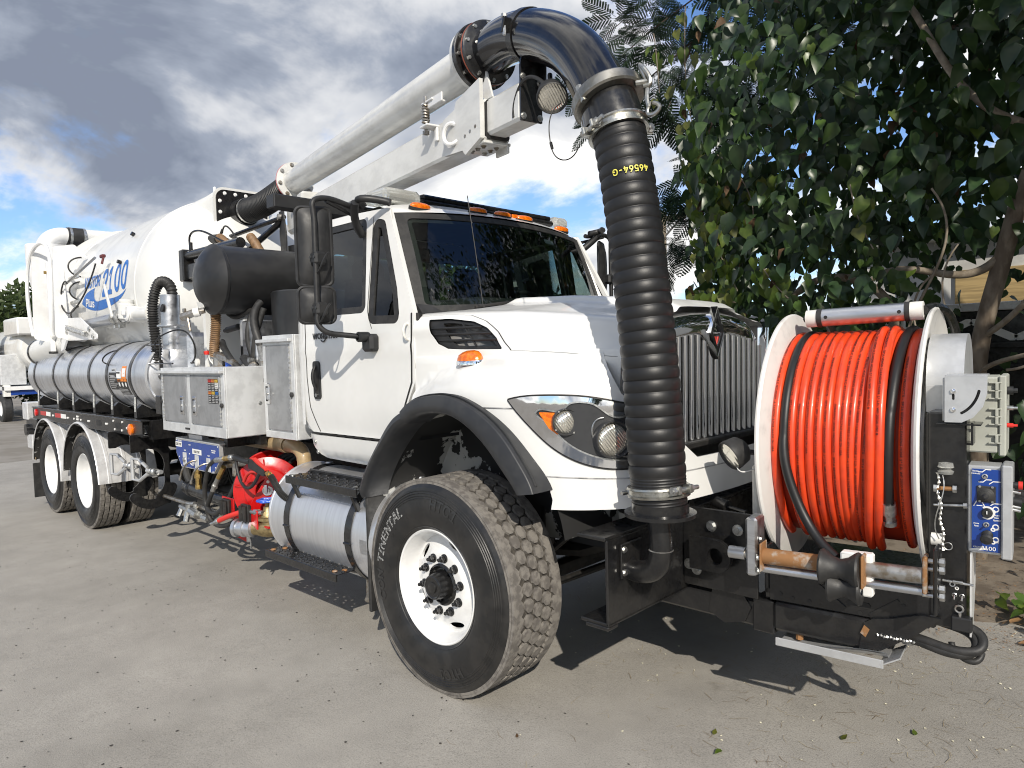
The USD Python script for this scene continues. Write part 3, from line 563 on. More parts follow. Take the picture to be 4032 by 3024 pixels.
# mirrors on both sides
def mirror(sg):
    dx_ = 0.0 if sg < 0 else .19
    mm = (lambda m: cat(m)) if sg < 0 else (lambda m: mir(cat(m).copy().apply_translation((dx_, 0, 0))))
    t = group_part('wing_mirror')
    def head(name, xc, zc, wv, hv):
        # a shell whose glass looks back; its bulged black back faces forward
        yaw = math.radians(24); u_ = A(-math.sin(yaw)*1, -math.cos(yaw), 0); n_ = A(math.cos(yaw), -math.sin(yaw), 0)
        pl = rrect(-wv/2, -hv/2, wv/2, hv/2, .035, 8); c = A(xc, -1.265, zc)
        def f(a, b):
            d = .055*(1-np.abs(a/(wv/2))**3*.75)*(1-np.abs(b/(hv/2))**4*.6)
            return c + np.outer(a, u_) + np.outer(b, ZP) + np.outer(d, n_)
        m = panel(pl, lambda a, b: f(-a, b), 0, .025)
        if (m.face_normals.mean(0) @ n_) < 0: m.invert()
        rim = panel(pl.difference(pl.buffer(-.004)), lambda a, b: c+np.outer(a, u_)+np.outer(b, ZP), .0, .02)
        edge = tube(np.array([c + x_*u_ + y_*ZP + A(0, 0, 0) + n_*.012 for x_, y_ in list(pl.exterior.coords)[:-1]]), .012, 6, closed=True)
        h_ = part(name, mm([m, edge]), PLAST, t, smooth=50)
        part('mirror_glass', mm([panel(pl.buffer(-.012), lambda a, b: c+np.outer(a, u_)+np.outer(b, ZP)-n_*.003, 0, .1)]), CHROME, h_)
        return c
    head('mirror_head', -.91, 2.40, .198, .45); head('spot_mirror_head', -.905, 2.06, .205, .205)
    X0, Y0 = -.83, -1.305
    arm = spl([(-.83, -.97, 2.645), (-.832, -1.10, 2.66), (-.834, -1.24, 2.675), (X0-.002, Y0+.008, 2.655), (X0, Y0, 2.59)], 30)
    arm2 = spl([(X0, Y0, 2.0), (X0+.003, Y0, 1.945), (X0+.02, Y0+.03, 1.905), (-.785, -1.2, 1.885), (-.75, -1.12, 1.875), (-.722, -1.04, 1.866)], 30)
    part('mirror_arm', mm([tube(np.vstack([arm[:-1], [(X0, Y0, 2.55), (X0, Y0, 2.0)], arm2[1:]]), .0165, 10)]), PLAST, t, smooth=60)
    for zc in (2.325, 2.035):
        part('mirror_clamp', mm([bx(X0-.04, X0+.03, Y0-.018, Y0+.06, zc-.038, zc+.038, .014)]), PLAST, t)
        for dx in (-.022, .016): part('clamp_screw', mm([cyl((X0+dx, Y0-.018, zc+.005), (X0+dx, Y0-.023, zc+.005), .008, 8)]), GREYP, t)
        part('heater_cable', mm([tube(spl([(X0+.06, Y0+.05, zc+.03), (X0+.075, Y0+.01, zc-.01), (X0+.055, Y0-.005, zc-.06), (X0+.01, Y0+.0, zc-.085)], 12), .0055, 6)]), PLAST, t)
    part('mirror_bracket', mm([bx(-.775, -.665, -1.06, -.99, 1.78, 1.885, .018), lathe([(.03, 0), (.03, .07), (.018, .075)], (-.722, -1.04, 1.868), YM, 12)]), PLAST, t)
    part('upper_bracket', mm([tube(spl([(-.62, -.92, 2.655), (-.68, -.99, 2.675), (-.74, -1.05, 2.68), (-.80, -.985, 2.66)], 12), .022, 8), tube(spl([(-.90, -.93, 2.50), (-.84, -1.02, 2.58), (-.76, -1.07, 2.66)], 12), [.026]*12, 8)]), PLAST, t, smooth=60)
    part('brace_strut', mm([cyl((-.835, -1.22, 2.66), (-.88, -.98, 2.60), .012, 8)]), PLAST, t)
mirror(-1); mirror(1)
# ---------------------------------------------------------------- bonnet, wings, grille
HX = [-.345, -.1, .3, .7, .86, .93]
def hsec(x):
    i = lambda ys: np.interp(x, HX, ys)
    wb, ws, zs, zc = i([1.0, .98, .945, .89, .865, .85]), i([.995, .965, .90, .80, .755, .735]), i([1.985, 1.985, 1.968, 1.93, 1.912, 1.89]), i([2.03, 2.045, 2.03, 1.99, 1.968, 1.945])
    bl = np.clip((x+.22)/.10, 0, 1); zb = zc + .035*bl
    w = i([.44, .42, .40, .37, .34, .32])
    return np.array([(-wb, 1.46), (-wb+.002, 1.60), (-wb+.006, 1.75), (-(wb*.6+ws*.4), zs-.155), (-ws-.012, zs-.085), (-ws+.012, zs-.035), (-ws+.06, zs-.004), (-ws+.16, zs+.008), (-w-.10, zc-.014+.0), (-w-.012, zc-.002), (-w+.022, zb-.008), (-w+.07, zb), (-w*.4, zb+.004), (0, zb+.005)])
NT = 14
TT = np.linspace(0, 1, NT)
def fhood(u, v, mirror=False):
    u = np.asarray(u, float); v = np.asarray(v, float); out = np.zeros((len(u), 3))
    xs = np.linspace(-.36, .95, 60); tab = np.array([hsec(x) for x in xs])
    iu = np.clip((u+.36)/1.31*59, 0, 58.999); i0 = iu.astype(int); fu = (iu-i0)[:, None]
    iv = np.clip(v*(NT-1), 0, NT-1.001); j0 = iv.astype(int); fv = iv-j0
    def at(i, j): return tab[i, np.clip(j, 0, NT-1)]
    def cr(i):
        p0, p1, p2, p3 = at(i, j0-1), at(i, j0), at(i, j0+1), at(i, j0+2); t = fv[:, None]
        return .5*((2*p1)+(-p0+p2)*t+(2*p0-5*p1+4*p2-p3)*t*t+(-p0+3*p1-3*p2+p3)*t**3)
    s = cr(i0)*(1-fu)+cr(i0+1)*fu
    nose = np.clip((u-.80)/.15, 0, 1)
    out[:, 0] = u; out[:, 1] = s[:, 0]; out[:, 2] = s[:, 1] - .022*nose**3*np.clip(v*2-.6, 0, 1)
    return out
def t_of_z(x, z):
    t = np.linspace(0, .42, 60); P_ = fhood(np.full(60, x), t); return float(np.interp(z, P_[:, 2], t))
vent_xz = [(x-.055, z) for x, z in [(-.175, 1.945), (-.02, 1.943), (.14, 1.922), (.235, 1.885), (.30, 1.83), (.345, 1.772), (.10, 1.776), (-.03, 1.782), (-.10, 1.81), (-.15, 1.87)]]
vent_t = smoothpoly([(x, t_of_z(x, z)) for x, z in vent_xz], .006)
S_ = 8.0                                                          # the panel routine works in (x, t*S) so both run alike
sc = lambda P_: affinity.scale(P_, 1, S_, origin=(0, 0))
fh = lambda u, v: fhood(u, v/S_)
hp = Polygon([(-.345, .0), (.93, .0), (.955, .16), (.90, .40), (.925, .7), (.945, 1.0), (-.30, 1.0), (-.335, .5)])
hp_side = sc(hp)
hm = panel(hp_side.difference(sc(vent_t)), fh, 0, .045)
part('bonnet', [hm, mir(hm)], WHITE, smooth=50)
# cut line between bonnet and wing panel, running forward from the vent
sl = [(-.34, t_of_z(-.34, 1.972)), (-.1, t_of_z(-.1, 1.968)), (.05, t_of_z(.05, 1.955)), (.165, t_of_z(.165, 1.92)), (.255, t_of_z(.255, 1.86)), (.345, t_of_z(.345, 1.765)), (.6, t_of_z(.6, 1.75)), (.93, t_of_z(.92, 1.722))]
part('bonnet_seam', panel(sc(LineString(sl)).buffer(.0035), fh, 0, .02, off=.0015), UNDER)
# side vent: dark frame, slats and two uprights set in the opening
vf = lambda u, v: fh(u, v) + A(0, .012, 0)
V = group_part('bonnet_vent', 'black louvred vent in the side of the bonnet')
vin = sc(vent_t)
core = Polygon([(-.085, 0), (-.035, 8), (.36, 8), (.36, 0)])
fram = vin.buffer(.006).difference(sc(smoothpoly([(x, t_of_z(x, z)) for x, z in [(xq-.055, zq) for xq, zq in [(-.075, 1.922), (.0, 1.921), (.125, 1.902), (.215, 1.868), (.272, 1.825), (.295, 1.790), (.09, 1.793), (.02, 1.80), (-.03, 1.835)]]], .004)))
part('vent_frame', panel(fram, vf, .012, .018, off=-.004), PLAST, V)
for z0, xa, xb in ((1.895, -.215, .135), (1.862, -.195, .20), (1.828, -.165, .24)):
    pts = np.array([fhood(A(x), A(t_of_z(x, z0-.012*(x-xa))))[0] + A(0, .014, 0) for x in np.linspace(xa, xb, 12)])
    part('vent_slat', [tube(pts, np.interp(np.linspace(0, 1, 12), [0, .15, 1], [.004, .0075, .0075]), 6)], PLAST, V)
for xa in (.0,):
    pts = np.array([fhood(A(xa+.10*t), A(t_of_z(xa+.10*t, 1.915-.125*t)))[0] + A(0, .018, 0) for t in np.linspace(0, 1, 8)]); part('vent_upright', [tube(pts, .0065, 6)], PLAST, V)
part('vent_cavity', [panel(vin.buffer(.03), lambda u, v: fh(u, v)+A(0, .10, 0), 0, .05)], ENGMAT, V)
part('heater_pipe', [tube(spl([(-.10, -.87, 1.93), (.02, -.86, 1.89), (.12, -.845, 1.84), (.2, -.83, 1.76)], 14), .022, 8)], ENGMAT, V)
# wings
OC = A((-.47, -1.035), (-.25, -1.075), (0, -1.12), (.25, -1.14), (.5, -1.13), (.7, -1.085), (.86, -1.01), (.98, -.915), (1.06, -.80), (1.105, -.62), (1.135, -.35), (1.145, 0)).reshape(-1, 2)
HC = A((-.47, -1.0), (-.25, -.995), (0, -.972), (.25, -.948), (.5, -.918), (.7, -.892), (.82, -.872), (.90, -.858), (.95, -.75), (.955, -.6), (.96, -.35), (.96, 0)).reshape(-1, 2)
_o = resamp(OC, 400); _o = spl(OC, 400); US = np.r_[0, np.cumsum(np.linalg.norm(np.diff(_o, axis=0), axis=1))]
_par = np.linspace(0, 1, 400); from scipy.interpolate import CubicSpline
_dk = np.r_[0, np.cumsum(np.linalg.norm(np.diff(OC, axis=0), axis=1))]; _h = CubicSpline(_dk, HC)(np.linspace(0, _dk[-1], 400)); _h[:, 0] = np.interp(np.linspace(0, _dk[-1], 400), _dk, HC[:, 0]); _h[:, 1] = np.interp(np.linspace(0, _dk[-1], 400), _dk, HC[:, 1])
def u_of_x(x): return float(np.interp(x, _o[:, 0], US))
ZT = 1.738
def fwing(u, v):
    ox, oy = np.interp(u, US, _o[:, 0]), np.interp(u, US, _o[:, 1]); hx, hy = np.interp(u, US, _h[:, 0]), np.interp(u, US, _h[:, 1])
    top = np.interp(u, [0, u_of_x(-.30), u_of_x(-.1), u_of_x(.12), u_of_x(.5), u_of_x(.8), u_of_x(.98)], [1.52, 1.56, 1.66, 1.715, 1.728, 1.715, 1.69])
    w = np.clip((v-(top-.20))/.20, 0, 1.25); g = np.where(w < 1, 1-(1-np.sqrt(np.clip(1-w*w, 0, 1))), 0)           # quarter-round from the outer face up onto the bonnet side
    below = np.clip((1.20-v)/.15, 0, 1); 
    return np.stack([hx+(ox-hx)*g + .012*below*np.clip((u-US[-1]*.6)/.3, 0, 1), hy+(oy-hy)*g - 0*below, v], 1)
arch = [(-.63, 1.02), (-.45, 1.262), (-.26, 1.43), (-.12, 1.50), (.02, 1.522), (.133, 1.525), (.33, 1.474), (.51, 1.36), (.635, 1.232), (.705, 1.14), (.72, 1.08)]
ua = u_of_x
wp = Polygon([(ua(-.335), 1.46), (ua(-.335), 1.74), (ua(.93), 1.74), (ua(.99), 1.56), (ua(1.035), 1.50), (US[200+120], 1.235), (US[-1], 1.235), (US[-1], 1.045), (ua(.98), 1.045), (ua(.712), 1.035)] + [(ua(x), z) for x, z in arch[::-1] if x > -.34])
wm = panel(wp, fwing, .012, .035)
for mm in (cat, mir): part('wing', mm([wm]), WHITE, smooth=50)
part('wing_seam', panel(LineString([(ua(.69), 1.187), (ua(.98), 1.182), (US[-1], 1.178)]).buffer(.003), fwing, 0, .03, off=.002), ENGMAT)
part('wing_seam', panel(LineString([(ua(.33), 1.492), (ua(.55), 1.494)]).buffer(.003), fwing, 0, .03, off=.002), ENGMAT)
# arch flares
def flare(O, I, name, y0=-1.15, dy=.055, taper=(1, 1)):
    O, I = resamp(O, 40), resamp(I, 40); t = np.linspace(0, 1, 40); S = []
    for k in range(40):
        d = I[k]-O[k]; yb = y0 - dy*np.interp(t[k], [0, .06, .9, 1], [taper[0], 1, 1, taper[1]])
        sec = [(0, -1.03), (0, y0+.0), (.03, yb+.004), (.10, yb-.004), (.55, yb-.014), (.80, yb-.006), (.93, yb+.012), (1.0, yb+.04), (1.0, -1.03)]
        S.append([(O[k][0]+d[0]*a, y, O[k][1]+d[1]*a) for a, y in sec])
    G = grid(np.array(S)); S = np.array(S); cap = [trimesh.Trimesh(np.vstack([S[e], S[e].mean(0)]), [(i, (i+1) % 9, 9) if e else ((i+1) % 9, i, 9) for i in range(9)], process=False) for e in (0, -1)]
    G.invert()
    m = trimesh.util.concatenate([G]+cap)
    for mm in (cat, mir): part(name, mm([m]), FLARE, smooth=42)
FO = spl([(-.225, 1.462), (-.11, 1.525), (.02, 1.549), (.133, 1.552), (.339, 1.498), (.526, 1.383), (.645, 1.252), (.698, 1.180), (.722, 1.128)], 40)
FI = spl([(-.185, 1.39), (-.055, 1.445), (.04, 1.453), (.125, 1.45), (.28, 1.395), (.409, 1.302), (.502, 1.21), (.565, 1.145), (.598, 1.108)], 40)
flare(FO, FI, 'arch_flare')
flare(spl([(-.64, .945), (-.60, 1.05), (-.424, 1.283), (-.28, 1.425), (-.222, 1.456)], 40), spl([(-.595, .945), (-.545, 1.055), (-.352, 1.286), (-.235, 1.378), (-.19, 1.398)], 40), 'arch_flare', taper=(.6, .8))
part('flare_bead', tube(np.stack([FO[:, 0], np.full(40, -1.178), FO[:, 1]+.002], 1)[1:-1], .006, 6), PLAST)
for mm in (cat, mir): part('wheel_flap', mm([prism(Polygon([(-.615, .96), (-.55, .96), (-.56, .30), (-.63, .30)]), (0, -1.17, 0), (1, 0, 0), (0, 0, 1), .0) if False else bx(-.63, -.605, -1.17, -.72, .27, 1.0, .006)]), RUBBER)
# inside of the wheel arch
for mm in (cat, mir):
    part('arch_liner', mm([grid(np.array([[(.08+.70*math.cos(a), y, .80+.66*math.sin(a)) for y in (-1.06, -.62)] for a in np.linspace(.15, PI-.1, 24)]))]), WELL if 'WELL' in globals() else mat('wheel_well', (.014, .014, .014), .8, 0, 0, vs=3.4, col2=(.42, .42, .40), lo=.555, hi=.575, detail=6.0), smooth=60)
    part('inner_wing', mm([bx(-.70, .95, -.63, -.60, .75, 1.62)]), stage.GetPrimAtPath('/World/Looks/wheel_well') and UsdShade.Material.Get(stage, '/World/Looks/wheel_well'))
    part('shock_absorber', mm([cyl((.25, -.60, .55), (.30, -.56, 1.15), .035, 10), cyl((.25, -.60, .75), (.30, -.56, 1.25), .045, 10)]), UNDER)
WELL = UsdShade.Material.Get(stage, '/World/Looks/wheel_well')
# engine and radiator behind the grille
part('radiator', bx(.84, .90, -.62, .62, .95, 1.84), UNDER); part('engine_block', bx(-.3, .8, -.40, .40, .9, 1.75, .05), UNDER)
# wing-top amber side lamp with chrome base
cL = A(.115, -1.0, 1.706)
ang = np.linspace(0, 2*PI, 28, endpoint=False)
def lampring(rr, hh, sh=0.0): return np.stack([cL[0]+.086*rr*np.cos(ang), cL[1]-sh+.05*rr*np.sin(ang), cL[2]+hh+.006*np.sin(ang)*rr], 1)
sl_ = part('side_marker_lamp', [grid(np.array([lampring(1.06, -.006), lampring(1.06, .012), lampring(1.0, .016)]).transpose(1, 0, 2), True)], CHROME)
part('amber_lens', [grid(np.array([lampring(1.0, .014), lampring(.97, .028), lampring(.86, .044), lampring(.62, .057, -.006), lampring(.3, .064, -.008), lampring(.01, .065, -.008)]).transpose(1, 0, 2), True)], AMBER, sl_, smooth=60)
# headlamp cluster
hu = lambda x, z: (u_of_x(x), z)
bez = spl([hu(.512, 1.533), hu(.60, 1.548), hu(.72, 1.553), hu(.87, 1.545), hu(1.0, 1.512), hu(1.062, 1.49), (u_of_x(1.062)+.10, 1.46), (u_of_x(1.062)+.12, 1.36), (u_of_x(1.062)+.11, 1.235), hu(1.06, 1.228), hu(.98, 1.228), hu(.87, 1.248), hu(.74, 1.315), hu(.62, 1.42), hu(.545, 1.495), hu(.512, 1.533)], 90)
bezP = Polygon(bez).buffer(0)
inn = spl([hu(.665, 1.488), hu(.74, 1.485), hu(.775, 1.490), hu(.80, 1.515), hu(.845, 1.525), hu(.90, 1.512), hu(.955, 1.462), hu(.985, 1.455), hu(1.02, 1.478), (u_of_x(1.062)+.02, 1.478), (u_of_x(1.062)+.085, 1.44), (u_of_x(1.062)+.095, 1.36), (u_of_x(1.062)+.085, 1.275), hu(1.06, 1.262), hu(.97, 1.266), hu(.87, 1.295), hu(.77, 1.365), hu(.69, 1.445), hu(.655, 1.478), hu(.665, 1.488)], 100)
innP = Polygon(inn).buffer(0)
HL = group_part('headlamp', 'chrome swept headlamp cluster on the near wing')
fw_in = lambda u, v: fwing(u, v)
part('lamp_bezel', panel(bezP.difference(innP), fwing, .008, .02, off=.009), CHROME, HL, smooth=50)
part('bezel_gasket', panel(bezP.buffer(.008).difference(bezP), fwing, 0, .02, off=.005), UNDER, HL)
part('lamp_trim', panel(innP.buffer(.004).difference(innP.buffer(-.003)), fwing, 0, .015, off=.0115), ZINC, HL)
part('lamp_housing', panel(innP, lambda u, v: fwing(u, v), 0, .02, off=.004), GREYP, HL, smooth=60)
part('turn_lens', panel(smoothpoly([hu(.668, 1.482), hu(.76, 1.478), hu(.742, 1.44), hu(.748, 1.40), hu(.775, 1.362), hu(.715, 1.408)], .005), fwing, .004, .012, off=.012), AMBER, HL)
def roundlamp(x, z, r, fwd, hood, name):
    u = u_of_x(x); c = fwing(A(u), A(z))[0]; n = nrm(fwd); c = c + n*hood
    part(name+'_bezel', [lathe([(r*1.02, -.10), (r*1.20, -.06), (r*1.20, .006), (r*1.13, .012), (r*1.04, .006), (r*1.02, -.012)], c, n, 36)], GREYP, HL, smooth=50)
    part(name+'_lens', [lathe([(r*1.03, -.010), (r*.9, .002), (r*.6, .010), (r*.3, .014), (0, .015)], c, n, 36)], LENS, HL, smooth=60)
    for k in range(4):
        a = k*PI/2+.6; uu, vv, _ = frame(n); p = c + r*1.12*(math.cos(a)*uu+math.sin(a)*vv)+n*.008; part('bezel_screw', [cyl(p, p+n*.004, .004, 8)], ZINC, HL)
roundlamp(.785, 1.437, .052, (.76, -.65, .02), .010, 'small_lamp')
roundlamp(.958, 1.358, .072, (.84, -.54, .02), .014, 'main_lamp')
part('lamp_ridge', tube(spl([fwing(A(u_of_x(.935)), A(1.455))[0]+A(.0, -.010, 0), fwing(A(u_of_x(.90)), A(1.43))[0]+A(0, -.012, 0), fwing(A(u_of_x(.895)), A(1.38))[0]+A(0, -.012, 0), fwing(A(u_of_x(.94)), A(1.31))[0]+A(0, -.012, 0), fwing(A(u_of_x(1.01)), A(1.28))[0]+A(0, -.012, 0)], 24), .004, 6), ZINC, HL)
# offside cluster (seen from elsewhere)
HL2 = group_part('headlamp', 'headlamp cluster on the far wing')
part('lamp_bezel', mir([panel(bezP.difference(innP), fwing, .008, .03, off=.009)]), CHROME, HL2); part('lamp_housing', mir([panel(innP, fwing, 0, .03, off=.004)]), GREYP, HL2)
# grille
GR = group_part('grille', 'chrome grille of upright bars')
def capz(y): return 1.935 - .10*np.abs(y/.70)**2 - .05*np.abs(y/.70)**6
ys = np.linspace(-.73, .73, 41); cs = []
for y in ys:
    xb = .955 - .10*abs(y/.73)**3; zt = capz(y); vd = .085*math.exp(-(y/.085)**2)
    cs.append([(xb-.10, y, zt+.012), (xb-.03, y, zt+.008), (xb+.005, y, zt-.012), (xb+.018, y, zt-.05), (xb+.012, y, zt-.092-vd*.9), (xb-.004, y, zt-.108-vd), (xb-.03, y, zt-.11-vd), (xb-.06, y, zt-.105-vd)])
g = grid(np.array(cs)); g.invert(); part('grille_cap', [g], CHROME, GR, smooth=45)
for s in (-1, 1):
    prs = []
    for z in np.linspace(1.255, 1.86, 12):
        w0 = np.interp(z, [1.25, 1.6, 1.86], [.635, .655, .67]); w1 = np.interp(z, [1.25, 1.55, 1.72, 1.88], [.74, .80, .79, .735])
        prs.append([(.90, s*(w0-.02), z), (.945, s*w0, z), (.958, s*(w0+.02), z), (.955, s*(w0*.6+w1*.4), z), (.935, s*(w0*.15+w1*.85), z), (.88, s*w1, z)])
    g = grid(np.array(prs)); 
    if s < 0: g.invert()
    part('grille_side', [g], CHROME, GR, smooth=45)
for k in range(-9, 10):
    y = k*.066; zt = capz(y)-.10 - .085*math.exp(-(y/.085)**2)
    part('grille_bar', [grid(np.array([[(.930+.022*math.cos(a)-.01*(1-t), y+.0165*math.sin(a), 1.272+(zt+.01-1.272)*t) for t in (0, 1)] for a in np.linspace(-PI/2-.3, PI/2+.3, 9)])[::-1])], CHROME, GR, smooth=60)
part('grille_mesh', [bx(.90, .905, -.66, .66, 1.25, 1.87)], UNDER, GR)
part('grille_sill', [bx(.90, .975, -.70, .70, 1.235, 1.268, .006)], UNDER, GR)
dm = Polygon([(0, -.108), (.060, 0), (0, .108), (-.060, 0)])
EM = part('grille_emblem', [prism(dm.buffer(.012, join_style=2).difference(dm.buffer(-.012, join_style=2)), (.945, 0, 1.828), (0, 1, 0), (0, 0, 1), .036)], GLOSSB, GR, smooth=False)
part('emblem_field', [prism(dm.buffer(-.004, join_style=2), (.949, 0, 1.828), (0, 1, 0), (0, 0, 1), .018)], BLK, EM, smooth=False); part('emblem_edge', [prism(dm.buffer(.016, join_style=2).difference(dm.buffer(.010, join_style=2)), (.945, 0, 1.828), (0, 1, 0), (0, 0, 1), .038)], CHROME, EM, smooth=False)
up = Polygon([(0, .083), (.038, .02), (-.038, .02)]); rib = LineString([(0, .0), (-.0, .12)]).buffer(.009); lean = LineString([(-.012, .105), (.02, .01)]).buffer(.007)
for pl in (up.difference(lean), affinity.scale(up, 1, -1, origin=(0, 0)).difference(affinity.scale(lean, 1, -1, origin=(0, 0)))): part('emblem_red', [prism(pl, (.9675, 0, 1.828), (0, 1, 0), (0, 0, 1), .003)], mat('emblem_red', (.50, .035, .02), .35, 0, .3) if not stage.GetPrimAtPath('/World/Looks/emblem_red') else UsdShade.Material.Get(stage, '/World/Looks/emblem_red'), EM, smooth=False)
part('emblem_band', [prism(sbox(-.042, -.013, .042, .013), (.9675, 0, 1.828), (0, 1, 0), (0, 0, 1), .002), ], BLK, EM, smooth=False)
part('emblem_lettering', [text('INTERNATIONAL', .0088, (.9698, 0, 1.823), (0, 1, 0), (0, 0, 1), .001, True, True)], CHROME, EM, smooth=False)
# ---------------------------------------------------------------- debris tank
DR, DZ = .97, 2.49
def ellip(x0, depth, n=14): return [(DR*math.cos(a), x0+depth*math.sin(a)) for a in np.linspace(0, PI/2, n)]
prof = [(0.0, -7.9), (.45, -7.88), (.80, -7.80), (.93, -7.72), (DR, -7.64)] + [(DR, x) for x in (-7.3, -6.8)] + [(DR, -4.76)] + ellip(-4.74, .86)
part('debris_tank', [lathe(prof, (0, 0, DZ), (1, 0, 0), 96)], TANKW, smooth=30)
for xs_ in (-4.75, -7.05): part('tank_seam', [lathe([(DR-.001, xs_-.014), (DR+.007, xs_-.007), (DR+.007, xs_+.007), (DR-.001, xs_+.014)], (0, 0, DZ), (1, 0, 0), 96)], TANKW, smooth=60)
part('tailgate_ring', [lathe([(DR, -7.60), (DR+.06, -7.60), (DR+.06, -7.52), (DR, -7.52)], (0, 0, DZ), (1, 0, 0), 80)], TANKW)
def ftank(u, v, r=DR):
    a = (v-DZ)/r; return np.stack([u, -r*np.cos(a), DZ+r*np.sin(a)], 1)
az = lambda z: DZ + DR*math.asin(np.clip((z-DZ)/DR, -1, 1))
part('tank_bracket', [obx((-4.35, -.30, 3.43), XP, A(0, 1, 0), ZP, .03, .02, .14, .004)], WHT)
part('sight_glass', [cyl((-5.3, -.76, 3.10), (-5.3, -.79, 3.115), .022, 12)], BLK)
part('sight_glass', [cyl((-5.22, -.93, 2.79), (-5.22, -.965, 2.80), .02, 12)], BLK)
# lettering
SERIF = None
def slab(s, h, u0, v0, sx, boldness=True): return bend_text(s, h, ftank, u0, v0, sx=sx, depth=.001, lift=.0025)
def stretch_word(s, h, ua_, ub_, v0, drop=0.0):
    m = tmesh(s, h, .001, True); m.apply_translation([-m.bounds[0][0], 0, 0]); sx = (ub_-ua_)/m.bounds[1][0]
    return bend_text(s, h, ftank, ua_, v0, sx=sx, lift=.0025)
LT = group_part('tank_lettering', 'blue lettering and swoosh on the tank side')
part('tank_word', stretch_word('VACTOR', .125, -6.38, -5.82, az(2.600)), BLUED, LT, False)
for k, d in enumerate('2100'):
    part('tank_digit', stretch_word(d, .285, -5.76+.20*k, -5.76+.20*k+(.165 if d != '1' else .12), az(2.475+.012*k)), BLUED, LT, False)
def serif(xa, xb, z): return panel(sbox(xa, az(z)-.011, xb, az(z)+.011), ftank, 0, .05, off=.0034)
sw1 = spl([(-6.46, az(2.44)), (-6.30, az(2.535)), (-6.08, az(2.575)), (-5.86, az(2.60))], 20); sw2 = spl([(-5.86, az(2.60)), (-6.0, az(2.545)), (-6.0, az(2.475)), (-5.80, az(2.435)), (-5.4, az(2.435)), (-5.1, az(2.465)), (-4.97, az(2.505))], 30); sw3 = spl([(-4.97, az(2.505)), (-5.12, az(2.43)), (-5.45, az(2.365)), (-5.85, az(2.335)), (-6.2, az(2.36)), (-6.46, az(2.44))], 30)
part('swoosh', panel(Polygon(np.vstack([sw1, sw2, sw3])).buffer(0), ftank, 0, .03, off=.0022), BLUED, LT)
part('script_word', bend_text('Plus', .085, ftank, -6.33, az(2.405), du=(1, -.10), sx=1.3, shear=.25, lift=.0042), WHT, LT, False)
# outlet nozzle and flange on the front dome
NZ = A(-4.17, -.10, 3.235); nq = rrect(-.27, -.215, .27, .215, .09, 6)
ring = lambda s, x, dz=0.0: np.array([(x, NZ[1]+p[0]*s, NZ[2]+dz+p[1]*s) for p in list(nq.exterior.coords)[:-1]])
part('outlet_nozzle', [grid(np.array([ring(1.25, -4.62, -.10), ring(1.12, -4.42, -.05), ring(1.02, -4.28), ring(1.0, -4.20)]).transpose(1, 0, 2), True)], TANKW, smooth=50)
part('outlet_rim', [prism(nq.buffer(.022), (-4.205, NZ[1], NZ[2]), (0, 1, 0), (0, 0, 1), .018)], TANKW)
part('outlet_flange', [prism(nq.buffer(-.004), (-4.188, NZ[1], NZ[2]), (0, 1, 0), (0, 0, 1), .014)], BLK)
for p in resamp(np.vstack([nq.buffer(-.04).exterior.coords]), 15)[:-1]: part('flange_bolt', bolt((-4.174, NZ[1]+p[0], NZ[2]+p[1]), XP, .013, .010), WHT)
# tailgate pipework at the rear: cyclones, upper pipe, rack
for xp, yc_ in ((-8.06, -.93), (-8.44, -.80)):
    part('pipe_elbow', [tube(spl([(xp, yc_, 3.25), (xp, yc_+.03, 3.36), (xp, yc_+.12, 3.435), (xp, yc_+.26, 3.455)], 16), .105, 20)], REARW, smooth=60)
    part('pipe_sleeve', [tube([(xp, yc_+.26, 3.455), (xp, yc_+.47, 3.46)], .118, 20)], RUBBER, smooth=60)
    for d_ in (.28, .44): part('hose_clamp', [tube([(xp, yc_+d_, 3.456), (xp, yc_+d_+.03, 3.456)], .122, 20)], ZINC, smooth=60)
    part('upper_pipe', [tube([(xp, yc_+.45, 3.46), (xp, 1.0, 3.48)], .105, 20)], TANKW, smooth=60)
for c, lab in (((-8.06, -.93), 'near cyclone separator'), ((-8.44, -.80), 'rear cyclone separator')):
    part('cyclone', [lathe([(0, 3.31), (.215, 3.31), (.22, 3.30), (.22, 2.97), (.212, 2.96), (.085, 2.30), (.07, 2.28), (.07, 2.05)], (c[0], c[1], 0), ZP, 36)], REARW, smooth=40, label=lab)
    part('rubber_sleeve', [lathe([(.075, 2.17), (.085, 2.17), (.085, 2.28), (.075, 2.28)], (c[0], c[1], 0), ZP, 20)], RUBBER)
part('splash_hood', [prism(Polygon([(-.05, 2.98), (.30, 2.98), (.42, 1.95), (.10, 2.38), (-.05, 2.42)]), (-8.62, -.72, 0), (0, 1, 0), (0, 0, 1), .18)], REARW)
RK = group_part('pipe_rack', 'white folding rack holding suction pipes')
def rackplate(x, y0): 
    o = smoothpoly([(y0-.02, 2.06), (y0+.30, 2.0), (y0+.34, 3.02), (y0+.22, 3.14), (y0-.0, 3.10)], .04)
    for zc in (2.88, 2.60, 2.32): o = o.difference(affinity.scale(Point(y0+.30, zc).buffer(1, 14), .155, .115))
    return o
part('rack_plate', [prism(rackplate(0, -1.26), (-7.30, 0, 0), (0, 1, 0), (0, 0, 1), .02)], REARW, RK)
part('rack_plate', [prism(rackplate(0, -1.20).buffer(.0), (-6.62, 0, 0), (0, 1, 0), (0, 0, 1), .02)], REARW, RK)
